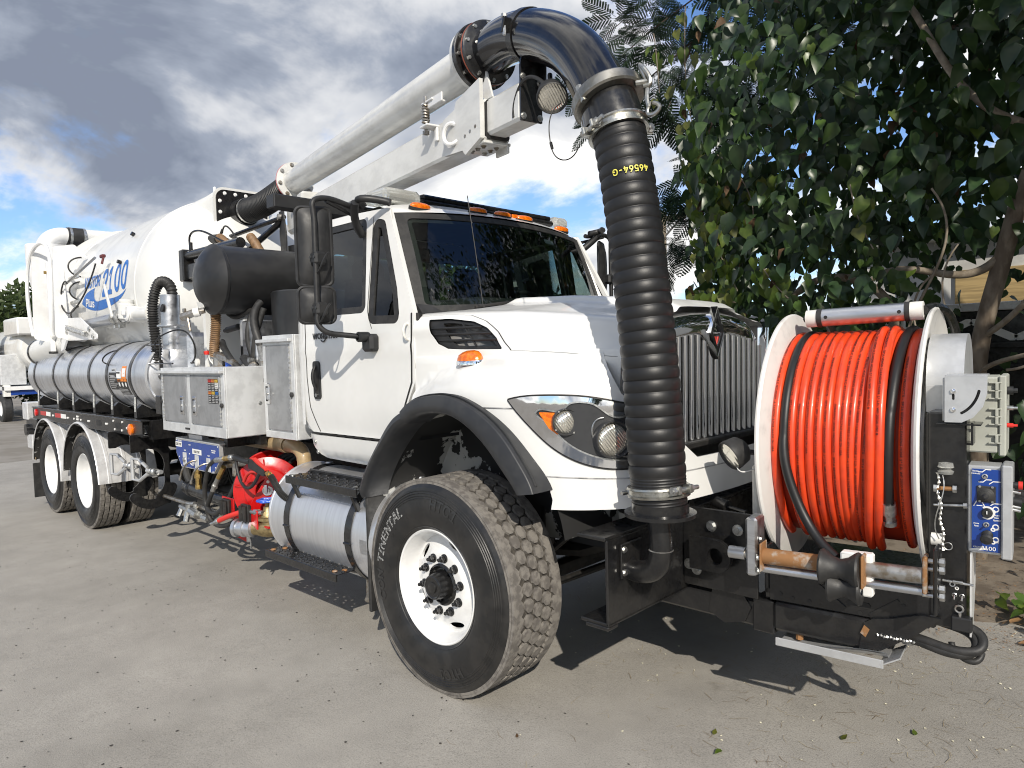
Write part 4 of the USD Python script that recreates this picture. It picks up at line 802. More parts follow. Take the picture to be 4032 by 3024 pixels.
part('rack_frame', [tube(spl([(-7.34, -1.27, 2.1), (-7.34, -1.27, 3.02), (-7.22, -1.25, 3.13), (-6.9, -1.2, 3.15), (-6.82, -1.19, 3.05), (-6.82, -1.19, 2.1)], 60), .022, 8)], REARW, RK)
for zc in (2.88, 2.60, 2.32):
    for x0, y0 in ((-7.29, -1.26), (-6.6, -1.20)):
        a = np.linspace(PI*.52, PI*1.48, 16); part('rack_edging', [tube([(x0-.006, y0+.30+.155*math.cos(t), zc+.115*math.sin(t)) for t in a], .011, 6)], RUBBER, RK)
        part('toggle_clamp', [cyl((x0, y0+.16, zc-.14), (x0+.14, y0+.15, zc-.14), .02, 8), bx(x0+.12, x0+.34, y0+.14, y0+.165, zc-.165, zc-.12, .01)], ZINC, RK)
part('rack_post', [bx(-6.92, -6.87, -1.205, -1.155, 1.90, 2.95, .006)], REARW, RK); part('post_foot', [lathe([(0, 0), (.045, .004), (.045, .03), (0, .034)], (-6.9, -1.18, 1.875), ZP, 14)], RUBBER, RK)
part('grease_fitting', [cyl((-6.9, -1.20, 2.83), (-6.9, -1.23, 2.83), .018, 8)], BRASS, RK)
tp = smoothpoly([(-7.3, 2.03), (-5.45, 2.005), (-5.48, 2.05), (-6.05, 2.26), (-6.55, 2.28), (-6.62, 3.10), (-6.75, 3.12), (-6.85, 2.2), (-7.3, 2.2)], .03)
part('tray_plate', [prism(tp, (0, -1.10, 0), (1, 0, 0), (0, 0, 1), .016)], REARW, RK)
for x_, z_ in ((-6.55, 2.12), (-5.72, 2.12), (-5.6, 2.04), (-7.15, 2.12)): part('tray_bolt', bolt((x_, -1.118, z_), YM, .022, .014), ZINC, RK)
hs = np.linspace(0, 1, 150); part('return_spring', [tube(np.stack([-6.42+.70*hs, -1.15+.026*np.cos(hs*2*PI*24), 2.165-.10*hs+.026*np.sin(hs*2*PI*24)], 1), .006, 5)], ZINC, RK)
part('tray_latch', [prism(smoothpoly([(-6.62, 2.04), (-6.40, 2.04), (-6.56, 1.92), (-6.66, 1.90)], .01), (0, -1.14, 0), (1, 0, 0), (0, 0, 1), .02)], REARW, RK)
part('stored_pipe', [lathe([(.16, 0), (.165, .01), (.165, 1.1), (.17, 1.12), (.17, 1.16), (.15, 1.17)], (-6.75, -.98, 2.02), (-1, -.08, -.10), 32)], TANKW, smooth=50)
part('pipe_band', [lathe([(.172, 1.08), (.176, 1.08), (.176, 1.12), (.172, 1.12)], (-6.75, -.98, 2.02), (-1, -.08, -.10), 32)], BLK)
# discharge pipe under the tank side with tee and clamps
part('drain_pipe', [tube([(-6.15, -1.02, 2.19), (-5.15, -1.02, 2.21), (-4.6, -1.02, 2.22)], .055, 16)], ALU, smooth=60)
for xx in (-5.12, -4.98): part('pipe_clamp', [lathe([(.058, -.025), (.082, -.022), (.082, .022), (.058, .025)], (xx, -1.02, 2.212), XP, 20), bx(xx-.02, xx+.02, -1.06, -1.0, 2.10, 2.14, .006)], ZINC)
part('drain_pipe', [tube([(-4.65, -1.02, 2.22), (-4.02, -1.02, 2.20)], .062, 16)], TANKW)
part('pipe_tee', [lathe([(0, -.10), (.075, -.10), (.08, -.08), (.08, .06), (.062, .07)], (-4.62, -1.02, 2.22), (0, -1, .1), 20), lathe([(.0, .13), (.062, .13), (.066, .11), (.062, .09), (.075, .08), (.075, -.06)], (-4.85, -1.02, 2.25), (.1, 0, 1), 20)], TANKW, smooth=50)
part('pipe_plug', [lathe([(.07, .06), (.075, .075), (.06, .085), (.045, .08), (0, .08)], (-4.62, -1.02, 2.22), (0, -1, .1), 24), obx((-4.62, -1.125, 2.23), XP, ZP, YM, .045, .045, .03, .006)], REARW)
part('pipe_flange', [lathe([(.062, -.015), (.10, -.015), (.10, .015), (.062, .015)], (-4.08, -1.02, 2.20), XP, 24)], TANKW)
part('lever', [obx((-5.12, -1.10, 2.38), nrm(A(-.45, 0, .80)), YM, nrm(np.cross(nrm(A(-.45, 0, .8)), YM)), .40, .02, .045, .008)], PLTW)
part('level_gauge', [obx((-5.55, -1.0, 2.885), XP, ZP, YM, .09, .035, .04, .008), cyl((-5.52, -1.0, 2.88), (-5.52, -1.02, 2.80), .012, 8)], mat('oxide_red', (.10, .015, .018), .6))
part('gauge_rod', [tube([(-5.6, -1.06, 2.87), (-6.5, -1.12, 2.66)], .014, 6)], ZINC)
part('gauge_cable', [tube(spl([(-5.52, -1.08, 2.80), (-5.7, -1.12, 2.56), (-6.1, -1.14, 2.36), (-6.45, -1.14, 2.34), (-6.62, -1.14, 2.46), (-6.58, -1.14, 2.60), (-6.35, -1.14, 2.66)], 50), .009, 6)], RUBBER)
# ---------------------------------------------------------------- water tank (aluminium) on the near side, and its twin
TY, TZ, TRd = -.868, 1.622, .336
WT = group_part('water_tank', 'long aluminium water tank with black straps')
def water_tank(sg, parent):
    mm = cat if sg < 0 else mir
    part('tank_shell', mm([lathe([(0, -8.20), (.20, -8.18), (.30, -8.13), (TRd, -8.05)] + [(TRd, x) for x in np.linspace(-7.6, -4.25, 8)] + [(TRd+.012, -4.22), (TRd+.012, -4.19), (TRd, -4.16), (TRd, -3.93), (TRd+.006, -3.92), (TRd+.006, -3.895), (TRd-.012, -3.89), (TRd-.03, -3.90), (.22, -3.865), (.10, -3.855), (0, -3.855)], (0, TY, TZ), XP, 72)]), ALUT, parent, smooth=25)
    for xx in (-7.74, -6.87, -6.26, -5.52, -4.95, -4.30):
        part('tank_strap', mm([lathe([(TRd+.001, xx-.028), (TRd+.007, xx-.028), (TRd+.007, xx+.028), (TRd+.001, xx+.028)], (0, TY, TZ), XP, 60)]), BLK, parent)
        part('strap_bracket', mm([prism(Polygon([(TY-.25, 1.36), (TY-.30, 1.31), (TY-.30, 1.235), (TY+.32, 1.235), (TY+.32, 1.31), (TY+.1, 1.27), (TY-.1, 1.27)]), (xx-.035, 0, 0), (0, 1, 0), (0, 0, 1), .07)]), BLK, parent)
        part('strap_turnbuckle', mm([cyl((xx, TY-.295, 1.43), (xx, TY-.30, 1.29), .012, 6)]), ZINC, parent)
water_tank(-1, WT); WT2 = group_part('water_tank', 'water tank on the far side'); water_tank(1, WT2)
def fwt(u, v):
    a = (v-TZ)/TRd; return np.stack([u, TY-TRd*np.cos(a), TZ+TRd*np.sin(a)], 1)
part('tank_handle', [tube(spl([(-4.90, TY-TRd*.96, 1.74), (-4.92, TY-TRd*1.08, 1.76), (-4.78, TY-TRd*.98, 1.86), (-4.74, TY-TRd*.86, 1.87)], 16), .007, 6)], BLK)
WD = part('warning_decal', panel(sbox(-4.88, 1.49, -4.66, 1.66), fwt, 0, .05, off=.0015), INKB)
part('decal_sheet', panel(sbox(-4.65, 1.44, -4.38, 1.60), fwt, 0, .05, off=.0015), INKB, WD); part('decal_sheet', panel(sbox(-4.52, 1.60, -4.40, 1.72), fwt, 0, .05, off=.0015), INKO, WD)
part('decal_sheet', panel(sbox(-4.66, 1.605, -4.53, 1.67), fwt, 0, .05, off=.0015), WHT, WD); part('decal_sheet', panel(sbox(-4.505, 1.62, -4.415, 1.70), fwt, 0, .05, off=.0022), WHT, WD); part('decal_sheet', panel(sbox(-4.80, 1.665, -4.68, 1.70), fwt, 0, .05, off=.0015), ALUB, WD)
for k in range(3):
    part('decal_header', panel(sbox(-4.64+.088*k, 1.575, -4.56+.088*k, 1.598), fwt, 0, .05, off=.0025), INKO, WD); part('decal_pictogram', panel(Point(-4.60+.088*k, 1.545).buffer(.022, 6), fwt, 0, .02, off=.0025), WHT, WD)
for k in range(7):
    part('decal_line', panel(sbox(-4.86, 1.505+.02*k, -4.86+.13+.04*(k % 3), 1.512+.02*k), fwt, 0, .06, off=.0025), INKG, WD)
    if k < 4: part('decal_line', panel(sbox(-4.64, 1.45+.015*k, -4.42, 1.456+.015*k), fwt, 0, .06, off=.0025), INKG, WD)
for t, u_, v_ in (('CAUTION', -4.64, 1.578), ('WARNING', -4.655, 1.65), ('VACTOR', -4.79, 1.675)): part('decal_word', bend_text(t, .014, fwt, u_, v_, lift=.003), INKB, WD, False)
part('tank_valve', [lathe([(.0, .0), (.03, .0), (.035, .05), (.02, .10), (0, .10)], (-3.86, -1.08, 1.62), XP, 12), obx((-3.80, -1.10, 1.70), XP, A(0, 1, 0), ZP, .02, .03, .14, .006)], BLK)
part('fill_riser', [obx((-3.66, -.80, 1.72), XP, A(0, 1, 0), ZP, .46, .40, .56, .04)], ALU)
part('fill_pipe', [lathe([(.075, 1.86), (.075, 2.05), (.085, 2.055), (.115, 2.06), (.115, 2.075), (.082, 2.08), (.082, 2.34), (.078, 2.34)], (-3.74, -1.02, 0), ZP, 24)], ALU); part('fill_pipe_hole', [cyl((-3.70, -1.098, 2.22), (-3.70, -1.108, 2.222), .035, 16)], UNDER)
hs = np.linspace(0, 1, 220); hp_ = spl([(-3.93, -1.10, 1.70), (-3.93, -1.10, 2.1), (-3.90, -1.09, 2.36), (-3.83, -1.06, 2.46), (-3.74, -1.03, 2.44), (-3.72, -1.02, 2.30)], 220)
part('fill_hose', [tube(hp_, .042+.006*np.cos(hs*2*PI*44), 14)], RUBBER, smooth=60)
part('wire_basket', [tube(spl([(-3.60, -1.15, 1.73), (-3.60, -1.15, 1.98), (-3.57, -1.12, 2.0), (-3.42, -1.02, 2.0), (-3.40, -1.0, 1.97), (-3.40, -1.0, 1.73)], 40), .007, 6), tube([(-3.62, -1.17, 1.98), (-3.62, -1.17, 1.73)], .006, 6), tube([(-3.95, -1.17, 1.735), (-3.35, -1.17, 1.735)], .007, 6), tube([(-3.95, -.98, 1.735), (-3.35, -.98, 1.735)], .007, 6), tube([(-3.95, -1.17, 1.90), (-3.60, -1.17, 1.90)], .006, 6)], BLK)
# ---------------------------------------------------------------- rail, lamps, fenders, hooks
RAIL = part('body_rail', [bx(-7.82, -3.99, -1.222, -1.212, 1.083, 1.218, .002), bx(-7.82, -3.99, -1.232, -1.15, 1.212, 1.228, .004), bx(-7.82, -3.99, -1.222, -1.16, 1.075, 1.088, .003)], BLK, label='black side rail with reflective strips')
part('body_rail', mir([bx(-7.82, -3.99, -1.222, -1.212, 1.083, 1.218, .002), bx(-7.82, -3.99, -1.232, -1.15, 1.212, 1.228, .004)]), BLK)
part('reflector_strip', [bx(-7.44, -7.19, -1.2245, -1.2225, 1.135, 1.185)], REDT, RAIL); part('reflector_strip', [bx(-7.187, -7.0, -1.2245, -1.2225, 1.135, 1.185)], WHT, RAIL)
part('reflector_strip', [bx(-6.80, -6.56, -1.2245, -1.2225, 1.135, 1.185)], REDT, RAIL); part('reflector_strip', [bx(-6.557, -6.36, -1.2245, -1.2225, 1.135, 1.185)], WHT, RAIL)
part('marker_lamp', [lathe([(.045, 0), (.045, .015), (.03, .022), (0, .024)], (-7.64, -1.222, 1.155), YM, 20)], REDL, RAIL); part('marker_lamp', [lathe([(.052, 0), (.052, .018), (.035, .028), (0, .03)], (-4.26, -1.222, 1.135), YM, 20)], AMBER, RAIL)
for xx, zz in ((-6.9, 1.15), (-6.87, 1.15), (-6.30, 1.15), (-6.27, 1.15), (-6.05, 1.15), (-5.94, 1.18), (-5.90, 1.18), (-5.94, 1.15), (-5.90, 1.15), (-5.94, 1.115), (-5.90, 1.115), (-5.8, 1.15), (-5.55, 1.15), (-5.51, 1.15), (-4.98, 1.15), (-4.94, 1.15), (-4.75, 1.19), (-4.5, 1.19), (-4.72, 1.11), (-4.52, 1.11), (-4.38, 1.14), (-4.35, 1.14)):
    part('rail_bolt', [cyl((xx, -1.222, zz), (xx, -1.229, zz), .011, 8)], WHT, RAIL, smooth=False)
for xa, xb in ((-5.28, -5.12), (-4.70, -4.54)): part('rail_slot', panel(rrect(xa, 1.118, xb, 1.178, .022), lambda u, v: np.stack([u, 0*u-1.2228, v], 1), 0, .05), UNDER, RAIL)
for xc, a0, a1, R_ in ((-7.226, -.12, 3.02, .615), (-5.87, .06, 3.05, .64)):
    w0 = [(R_, -1.245), (R_+.012, -1.24), (R_+.012, -1.16), (R_+.02, -1.155), (R_+.02, -1.13), (R_+.012, -1.125), (R_+.012, -1.0), (R_+.02, -.995), (R_+.02, -.97), (R_+.012, -.965), (R_+.012, -.86), (R_+.02, -.855), (R_+.02, -.83), (R_+.012, -.825), (R_+.012, -.68), (R_, -.675)]
    for sgn in (-1, 1):
        aa = np.linspace(a0, a1, 40); Pg = np.array([[(xc+r*math.cos(t), y if sgn < 0 else -y, RZ+r*math.sin(t)) for r, y in w0] for t in aa]); Pi = np.array([[(xc+(r-.012)*math.cos(t), y if sgn < 0 else -y, RZ+(r-.012)*math.sin(t)) for r, y in w0] for t in aa])
        f_ = part('rear_fender', [grid(Pg), tube(np.array([(xc+R_*math.cos(t), -1.245*(-sgn), RZ+R_*math.sin(t)) for t in aa]), .007, 6)], FENDM, smooth=30)
        part('fender_underside', [grid(Pi)], mat('fender_underside', (.035, .034, .032), .7, .3, 0, vs=9, col2=(.42, .42, .41), lo=.55, hi=.62) if not stage.GetPrimAtPath('/World/Looks/fender_underside') else UsdShade.Material.Get(stage, '/World/Looks/fender_underside'), f_, smooth=30)
part('mud_flap', [bx(-7.86, -7.845, -1.25, -.70, .06, .50, .003)], RUBBER); part('mud_flap', [bx(-7.86, -7.845, .70, 1.25, .06, .50, .003)], RUBBER)
part('fender_reflector', lathe([(.022, 0), (.02, .006), (0, .008)], (-7.80, -1.22, .56), A(-.5, -.9, 0), 12), TAN)
part('rear_bumper', [bx(-8.42, -8.30, -1.1, 1.1, .62, .78, .01), bx(-8.40, -7.85, -1.18, -1.05, .92, 1.06, .01), cyl((-8.28, -1.22, .90), (-8.28, -1.05, .90), .075, 16)], BLK)
part('tail_lamp_box', [bx(-8.48, -8.22, -1.20, -1.02, 1.03, 1.26, .01), bx(-8.3, -8.05, -1.20, -1.10, .66, .84, .01)], FENDM)
def hookplate(x, y, z0, z1, sc_=1.0):
    stem = sbox(y-.10, z0, y+.03, z1); o = unary_union([stem.buffer(.0)] + [sbox(y-.30, z1-.16, y, z1)])
    for zc, r in ((z1-.30, .155), (z0+.24, .155)): o = o.difference(affinity.scale(Point(y-.16, zc).buffer(r, 16), .95, 1.05))
    a = np.linspace(-.35, -PI*.80, 14); hook = LineString([(y-.13+.20*math.cos(t)*.95, z0+.215+.20*math.sin(t)) for t in a]).buffer(.042, 6)
    mid = LineString([(y-.06, z0+.50), (y-.25, z0+.44)]).buffer(.03)
    return smoothpoly(list(unary_union([o, hook]).buffer(.001).exterior.coords), .012) if unary_union([o, hook]).geom_type == 'Polygon' else unary_union([o, hook, mid])
for xx, yy in ((-4.72, -.99), (-4.15, -.98)):
    hk = part('hose_hanger', [prism(hookplate(xx, yy, .42, 1.09), (xx, 0, 0), (0, 1, 0), (0, 0, 1), .014)], BLK)
    hd = spl([(yy-.17, .62), (yy-.23, .67), (yy-.23, .80), (yy-.17, .85), (yy-.17, .62)][:4], 30)
    c = A(xx-.02, yy-.12, .74)
    D_ = [c+A(-.04, -.02, -.03), c+A(-.16, -.05, -.10), c+A(-.28, -.07, -.10), c+A(-.28, -.07, .10), c+A(-.16, -.05, .10), c+A(-.04, -.02, .03)]
    g_ = part('d_handle', [tube(D_, .017, 8), tube([c+A(-.28, -.07, -.10), c+A(-.28, -.07, .10)], .019, 8), cyl(c+A(-.05, -.02, 0), c+A(.16, .03, 0), .020, 10)], SILVER, smooth=40)
    part('handle_spring', [tube(np.stack([c[0]+.02+.12*hs, c[1]+.028*np.cos(hs*2*PI*8), c[2]+.028*np.sin(hs*2*PI*8)], 1), .006, 5)], ZINC, g_)
part('body_subframe', [bx(-8.0, -3.6, -.60, -.50, 1.06, 1.24), bx(-8.0, -3.6, .50, .60, 1.06, 1.24), bx(-4.05, -3.95, -1.15, 1.15, 1.05, 1.22), bx(-7.6, -7.5, -1.15, 1.15, 1.06, 1.2), bx(-5.6, -5.5, -1.15, 1.15, 1.06, 1.2)], BLK)
part('frame_plate', [prism(smoothpoly([(-4.25, 1.24), (-3.80, 1.26), (-3.55, 1.15), (-3.55, .45), (-3.68, .45), (-3.75, 1.0), (-4.1, 1.07)], .02), (0, -.88, 0), (1, 0, 0), (0, 0, 1), .012)], BLK)
part('tank_stop_bracket', [bx(-3.70, -3.58, -1.20, -1.10, 1.30, 1.46, .006), bx(-3.58, -3.50, -1.16, -1.13, 1.37, 1.40)], BLK)
# ---------------------------------------------------------------- tool boxes
TB = group_part('tool_box', 'wide aluminium tool box with two doors')
x0, x1, y0, z0, z1 = -3.487, -2.282, -1.222, 1.176, 1.70
part('box_shell', [bx(x0, x1, y0+.012, -.55, z0, z1, .006)], ALUB, TB); part('box_frame', [bx(x0, x1, y0, y0+.012, z0, z0+.075, .003), bx(x0, x1, y0, y0+.012, z1-.055, z1, .003), bx(x0, x0+.05, y0, y0+.012, z0+.075, z1-.055, .002), bx(x1-.06, x1, y0, y0+.012, z0+.075, z1-.055, .002), bx(-2.95, -2.89, y0, y0+.012, z0+.075, z1-.055, .002)], ALUB, TB)
part('drip_rail', [bx(x0-.05, x1+.0, y0-.035, y0, z1-.045, z1-.022, .004)], ALUB, TB)
def latch(c, parent):
    l_ = part('paddle_latch', [obx(c, XP, ZP, YM, .062, .15, .012, .005)], CHROME, parent); part('latch_paddle', [obx(c+A(.012, -.006, .0), XP, ZP, YM, .045, .09, .012, .005)], ALU, l_); part('latch_recess', [obx(c+A(-.006, -.0065, .0), XP, ZP, YM, .03, .11, .004, .001)], UNDER, l_); part('lock_cylinder', [cyl(c+A(.02, -.01, 0), c+A(.02, -.02, 0), .010, 10)], ZINC, l_)
for xa, xb, lx, hx in ((x0+.055, -2.955, -3.04, x0+.055), (-2.885, x1-.065, -2.80, x1-.065)):
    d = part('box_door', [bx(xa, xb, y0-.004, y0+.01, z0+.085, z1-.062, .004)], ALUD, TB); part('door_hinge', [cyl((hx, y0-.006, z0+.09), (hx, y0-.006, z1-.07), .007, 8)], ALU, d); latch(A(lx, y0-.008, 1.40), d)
    for k in range(12): part('hinge_knuckle', [cyl((hx, y0-.007, z0+.10+.03*k), (hx, y0-.007, z0+.113+.03*k), .0095, 8)], ZINC, d)
    part('door_stop', [lathe([(.016, 0), (.018, .012), (.01, .018), (0, .019)], (hx+(.03 if hx > -3 else -.02), y0-.002, 1.42), YM, 12)], RUBBER, TB)
DC = part('warning_decal', [bx(-2.545, -2.37, y0-.0058, y0-.0045, 1.43, 1.615)], INKB, TB)
cols = (INKR, INKO, INKY, INKO, INKY, BLUED)
for k in range(6):
    xx, zz = -2.541+.0585*(k % 3), (1.590 if k < 3 else 1.50); part('decal_header', [bx(xx, xx+.051, y0-.0066, y0-.006, zz, zz+.019)], cols[k], DC)
    if k == 2: part('decal_pictogram', [bx(xx, xx+.051, y0-.0066, y0-.006, zz-.045, zz-.004)], WHT, DC)
    for j in range(5): part('decal_line', [bx(xx+.003, xx+.045-.006*(j % 2), y0-.0066, y0-.006, zz-.014-.0125*j, zz-.009-.0125*j)], INKG, DC)
    part('decal_word', text(('DANGER', 'WARNING', 'CAUTION', 'WARNING', 'CAUTION', 'NOTICE')[k], .008, (xx+.004, y0-.0067, zz+.006), (1, 0, 0), (0, 0, 1), .0005), INKB, DC, smooth=False)
part('box_screw', bolt((x1, -.95, 1.42), XP, .010, .004), ZINC, TB); part('box_plate', [bx(-3.02, -2.93, y0-.002, y0, z0+.03, z0+.045)], INKB, TB)
part('box_mount', [bx(-3.3, -3.24, -1.1, -.7, 1.08, 1.176), bx(-2.6, -2.54, -1.1, -.7, 1.08, 1.176), bx(-3.4, -2.3, -.95, -.90, 1.10, 1.17)], BLK, TB)
LK = group_part('locker', 'tall narrow aluminium locker behind the cab')
x0, x1, y0, z0, z1 = -2.112, -1.672, -1.0, 1.18, 1.92
part('locker_shell', [bx(x0, x1, y0+.012, -.72, z0, z1, .006)], ALUB, LK); part('locker_frame', [bx(x0, x1, y0, y0+.012, z0, z0+.05, .003), bx(x0, x1, y0, y0+.012, z1-.07, z1, .003), bx(x0, x0+.04, y0, y0+.012, z0+.05, z1-.07, .002), bx(x1-.05, x1, y0, y0+.012, z0+.05, z1-.07, .002)], ALUB, LK)
part('drip_rail', [bx(x0-.05, x1-.02, y0-.03, y0, z1-.05, z1-.026, .004)], ALUB, LK)
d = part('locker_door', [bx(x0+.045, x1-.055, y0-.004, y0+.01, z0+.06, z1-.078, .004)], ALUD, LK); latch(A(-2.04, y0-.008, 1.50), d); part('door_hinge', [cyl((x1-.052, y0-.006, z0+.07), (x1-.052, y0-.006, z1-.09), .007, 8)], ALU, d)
for k in range(17): part('hinge_knuckle', [cyl((x1-.052, y0-.007, z0+.08+.035*k), (x1-.052, y0-.007, z0+.096+.035*k), .0095, 8)], ZINC, d)
part('door_stop', [lathe([(.016, 0), (.018, .012), (.01, .018), (0, .019)], (x1-.03, y0-.002, 1.50), YM, 12)], RUBBER, LK)
# ---------------------------------------------------------------- silencer, blower and plumbing between tank and cab
SX, SZ, SR = -2.79, 2.39, .272
SI = part('silencer', [lathe([(0, 1.165), (.10, 1.155), (.18, 1.13), (.235, 1.09), (SR-.004, 1.06), (SR+.006, 1.05), (SR+.006, 1.03), (SR, 1.02), (SR, .4), (SR, -.6)], (SX, 0, SZ), YM, 64)], SATB, smooth=30, label='large black blower silencer lying across the truck')
part('silencer_duct', [lathe([(.30, 1.70), (.30, 2.26), (.29, 2.27)], (-2.22, -.52, 0), ZP, 40)], SATB)
part('part_number', [obx((SX-.08, -1.118, 2.195), nrm(A(1, .05, -.08)), nrm(A(.08, -.35, .93)), nrm(np.cross(nrm(A(1, .05, -.08)), nrm(A(.08, -.35, .93)))), .095, .042, .004)], WHT, SI)
part('drain_cock', [tube([(SX-.05, -1.10, 2.15), (SX-.10, -1.17, 2.13), (SX-.19, -1.22, 2.10)], [.024, .030, .034], 10), cyl((SX-.14, -1.20, 2.11), (SX-.10, -1.20, 1.99), .012, 8), obx((SX-.17, -1.21, 2.155), XP, ZP, YM, .04, .03, .02, .005)], STEEL); part('cock_collar', [cyl((SX-.075, -1.13, 2.14), (SX-.10, -1.165, 2.13), .036, 12)], WHT)
hp_ = spl([(SX-.08, -1.0, 2.16), (SX-.10, -1.0, 1.98), (SX-.13, -1.0, 1.86), (SX-.16, -.99, 1.80)], 150); part('brown_hose', [tube(hp_, .038+.004*np.cos(np.linspace(0, 1, 150)*2*PI*24), 12)], BROWNH, smooth=60)
part('brown_pipe', [tube(spl([(SX-.16, -.99, 1.81), (SX-.08, -.99, 1.79), (SX+.05, -.98, 1.76), (SX+.16, -.97, 1.72)], 16), .028, 10)], STEEL)
for s0, L_, zz in (((-3.92, -.72, 2.70), 1.1, 2.62), ):
    part('hoist_arm', [bx(-4.12, -4.03, -.78, -.66, 2.50, 2.80, .012), bx(-4.05, -3.05, -.75, -.69, 2.52, 2.66, .01)], BLK)
    part('hoist_cylinder', [cyl((-4.08, -.72, 2.74), (-3.0, -.70, 2.74), .045, 14), cyl((-4.10, -.72, 2.53), (-3.1, -.70, 2.44), .012, 8)], BLK); part('hydraulic_line', [tube(spl([(-3.92, -.74, 2.78), (-3.92, -.74, 2.92), (-3.80, -.74, 2.94), (-3.5, -.72, 2.86), (-3.3, -.70, 2.78)], 24), .010, 6), cyl((-3.92, -.74, 2.76), (-3.92, -.74, 2.85), .018, 8)], BLK)
part('blower_housing', [bx(-3.05, -2.3, -.35, .6, 1.3, 2.1, .06), bx(-3.5, -3.1, -.6, .6, 1.25, 2.0, .05)], UNDER)
part('manifold_block', [bx(-2.72, -2.48, -.86, -.70, 1.72, 2.06, .01)], ALU); part('manifold_block', [bx(-2.80, -2.72, -.84, -.72, 1.86, 2.08, .008)], SILVER); part('solenoid', [cyl((-2.98, -.86, 2.0), (-2.82, -.84, 2.02), .026, 12), cyl((-3.02, -.865, 1.995), (-2.98, -.86, 2.0), .016, 10)], PLAST)
part('bulkhead', [bx(-3.35, -3.30, -.9, .9, 1.25, 2.2)], TANKW)
for k, (pts, r, m_) in enumerate([([(-2.6, -.80, 2.16), (-2.62, -.86, 1.95), (-2.6, -.84, 1.78)], .022, RUBBER), ([(-2.5, -.8, 2.2), (-2.42, -.9, 2.0), (-2.36, -.88, 1.84), (-2.36, -.84, 1.72)], .030, RUBBER), ([(-2.95, -.92, 1.90), (-2.80, -.97, 1.84), (-2.62, -.96, 1.70), (-2.5, -.9, 1.62)], .026, RUBBER), ([(-2.66, -.88, 1.76), (-2.5, -.92, 1.72), (-2.34, -.9, 1.62), (-2.2, -.85, 1.55)], .034, RUBBER), ([(-2.45, -.8, 2.15), (-2.52, -.85, 1.9), (-2.56, -.85, 1.7)], .024, RUBBER), ([(-2.9, -.9, 2.15), (-2.8, -.85, 2.1), (-2.66, -.82, 2.14), (-2.55, -.8, 2.12)], .02, RUBBER)]):
    part('hydraulic_hose', [tube(spl(pts, 24), r, 10)], m_, smooth=60)
for p, q_, r, m_ in (((-2.36, -.88, 1.86), (-2.36, -.86, 1.74), .038, ZINC), ((-2.36, -.86, 1.74), (-2.36, -.85, 1.64), .044, STEEL), ((-2.62, -.90, 1.74), (-2.46, -.91, 1.73), .034, ZINC), ((-2.45, -.92, 1.70), (-2.37, -.90, 1.65), .04, STEEL), ((-2.93, -.96, 1.62), (-2.93, -.96, 1.76), .05, STEEL), ((-2.93, -.96, 1.76), (-2.93, -.96, 1.82), .04, ZINC), ((-3.05, -.97, 1.64), (-2.86, -.96, 1.66), .026, STEEL)):
    part('pipe_fitting', [cyl(p, q_, r, 10)], m_)
part('hand_knob', [lathe([(.02, 0), (.03, .01), (.03, .03), (0, .035)], (-3.22, -1.0, 1.74), YM, 12)], PLTW); part('hand_knob', [lathe([(.02, 0), (.025, .01), (.025, .03), (0, .035)], (-3.12, -.98, 1.80), ZP, 12)], INKR); part('filter_canister', [cyl((-2.80, -.93, 1.66), (-2.80, -.93, 1.76), .04, 14)], BLUEH)
part('white_cable', [tube(spl([(-3.0, -.9, 1.98), (-2.99, -.94, 1.90), (-2.93, -.95, 1.85)], 12), .006, 6), tube(spl([(-3.02, -.97, 1.72), (-3.03, -1.0, 1.78), (-2.96, -.98, 1.82)], 12), .006, 6)], WHT)
# boom rest beam behind the cab
BR_ = part('boom_rest', [bx(-1.86, -1.755, -1.05, 1.0, 2.795, 2.89, .008), bx(-1.84, -1.76, -.42, -.34, 1.3, 2.795), bx(-1.84, -1.76, .34, .42, 1.3, 2.795)], SATB)
for y_ in (-.95, -.86): part('beam_hole', [cyl((-1.755, y_, 2.862), (-1.7535, y_, 2.862), .007, 8)], UNDER, BR_)
part('beam_end_plate', [bx(-1.855, -1.76, -1.053, -1.05, 2.80, 2.885)], BLK, BR_); part('rest_bolt', bolt((-1.754, -.42, 2.83), XP, .014, .012), ZINC, BR_)
# ---------------------------------------------------------------- boom
BD = nrm(A(3.28, -.735, -.05)); BS = nrm(A(.2187, .976, 0)); BU = np.cross(BD, BS); 
B0 = A(-3.28, 0, 3.41)
bp = lambda t, s=0.0, u=0.0: B0 + BD*t + BS*s + BU*u
L0 = 3.36
if BU[2] < 0: BU = -BU
part('boom_tube', [tube([bp(0), bp(L0-.02)], .112, 40)], BOOMW, smooth=50)
part('boom_flange', [lathe([(.105, -.03), (.175, -.03), (.175, -.008), (.105, -.008)], bp(0), BD, 40)], BOOMW); part('flange_gasket', [lathe([(.115, -.036), (.177, -.036), (.177, -.031), (.115, -.031)], bp(0), BD, 40)], REDL)
uu, vv, _ = frame(BD)
for k in range(8):
    a = 2*PI*k/8+.2; part('flange_bolt', bolt(bp(0)+.147*(math.cos(a)*uu+math.sin(a)*vv)-BD*.008, BD, .014, .016), STEEL)
part('boom_flange', [lathe([(.108, -.10), (.116, -.06), (.172, -.055), (.172, -.02), (.11, -.02)], bp(L0), BD, 48)], BOOMW, smooth=30)
part('flange_plate', [lathe([(.11, -.018), (.178, -.018), (.178, .012), (.17, .016), (.11, .016)], bp(L0), BD, 48)], BLK)
part('bearing_ring', [lathe([(.10, .016), (.150, .016), (.150, .06), (.10, .06)], bp(L0), BD, 40)], BLK)
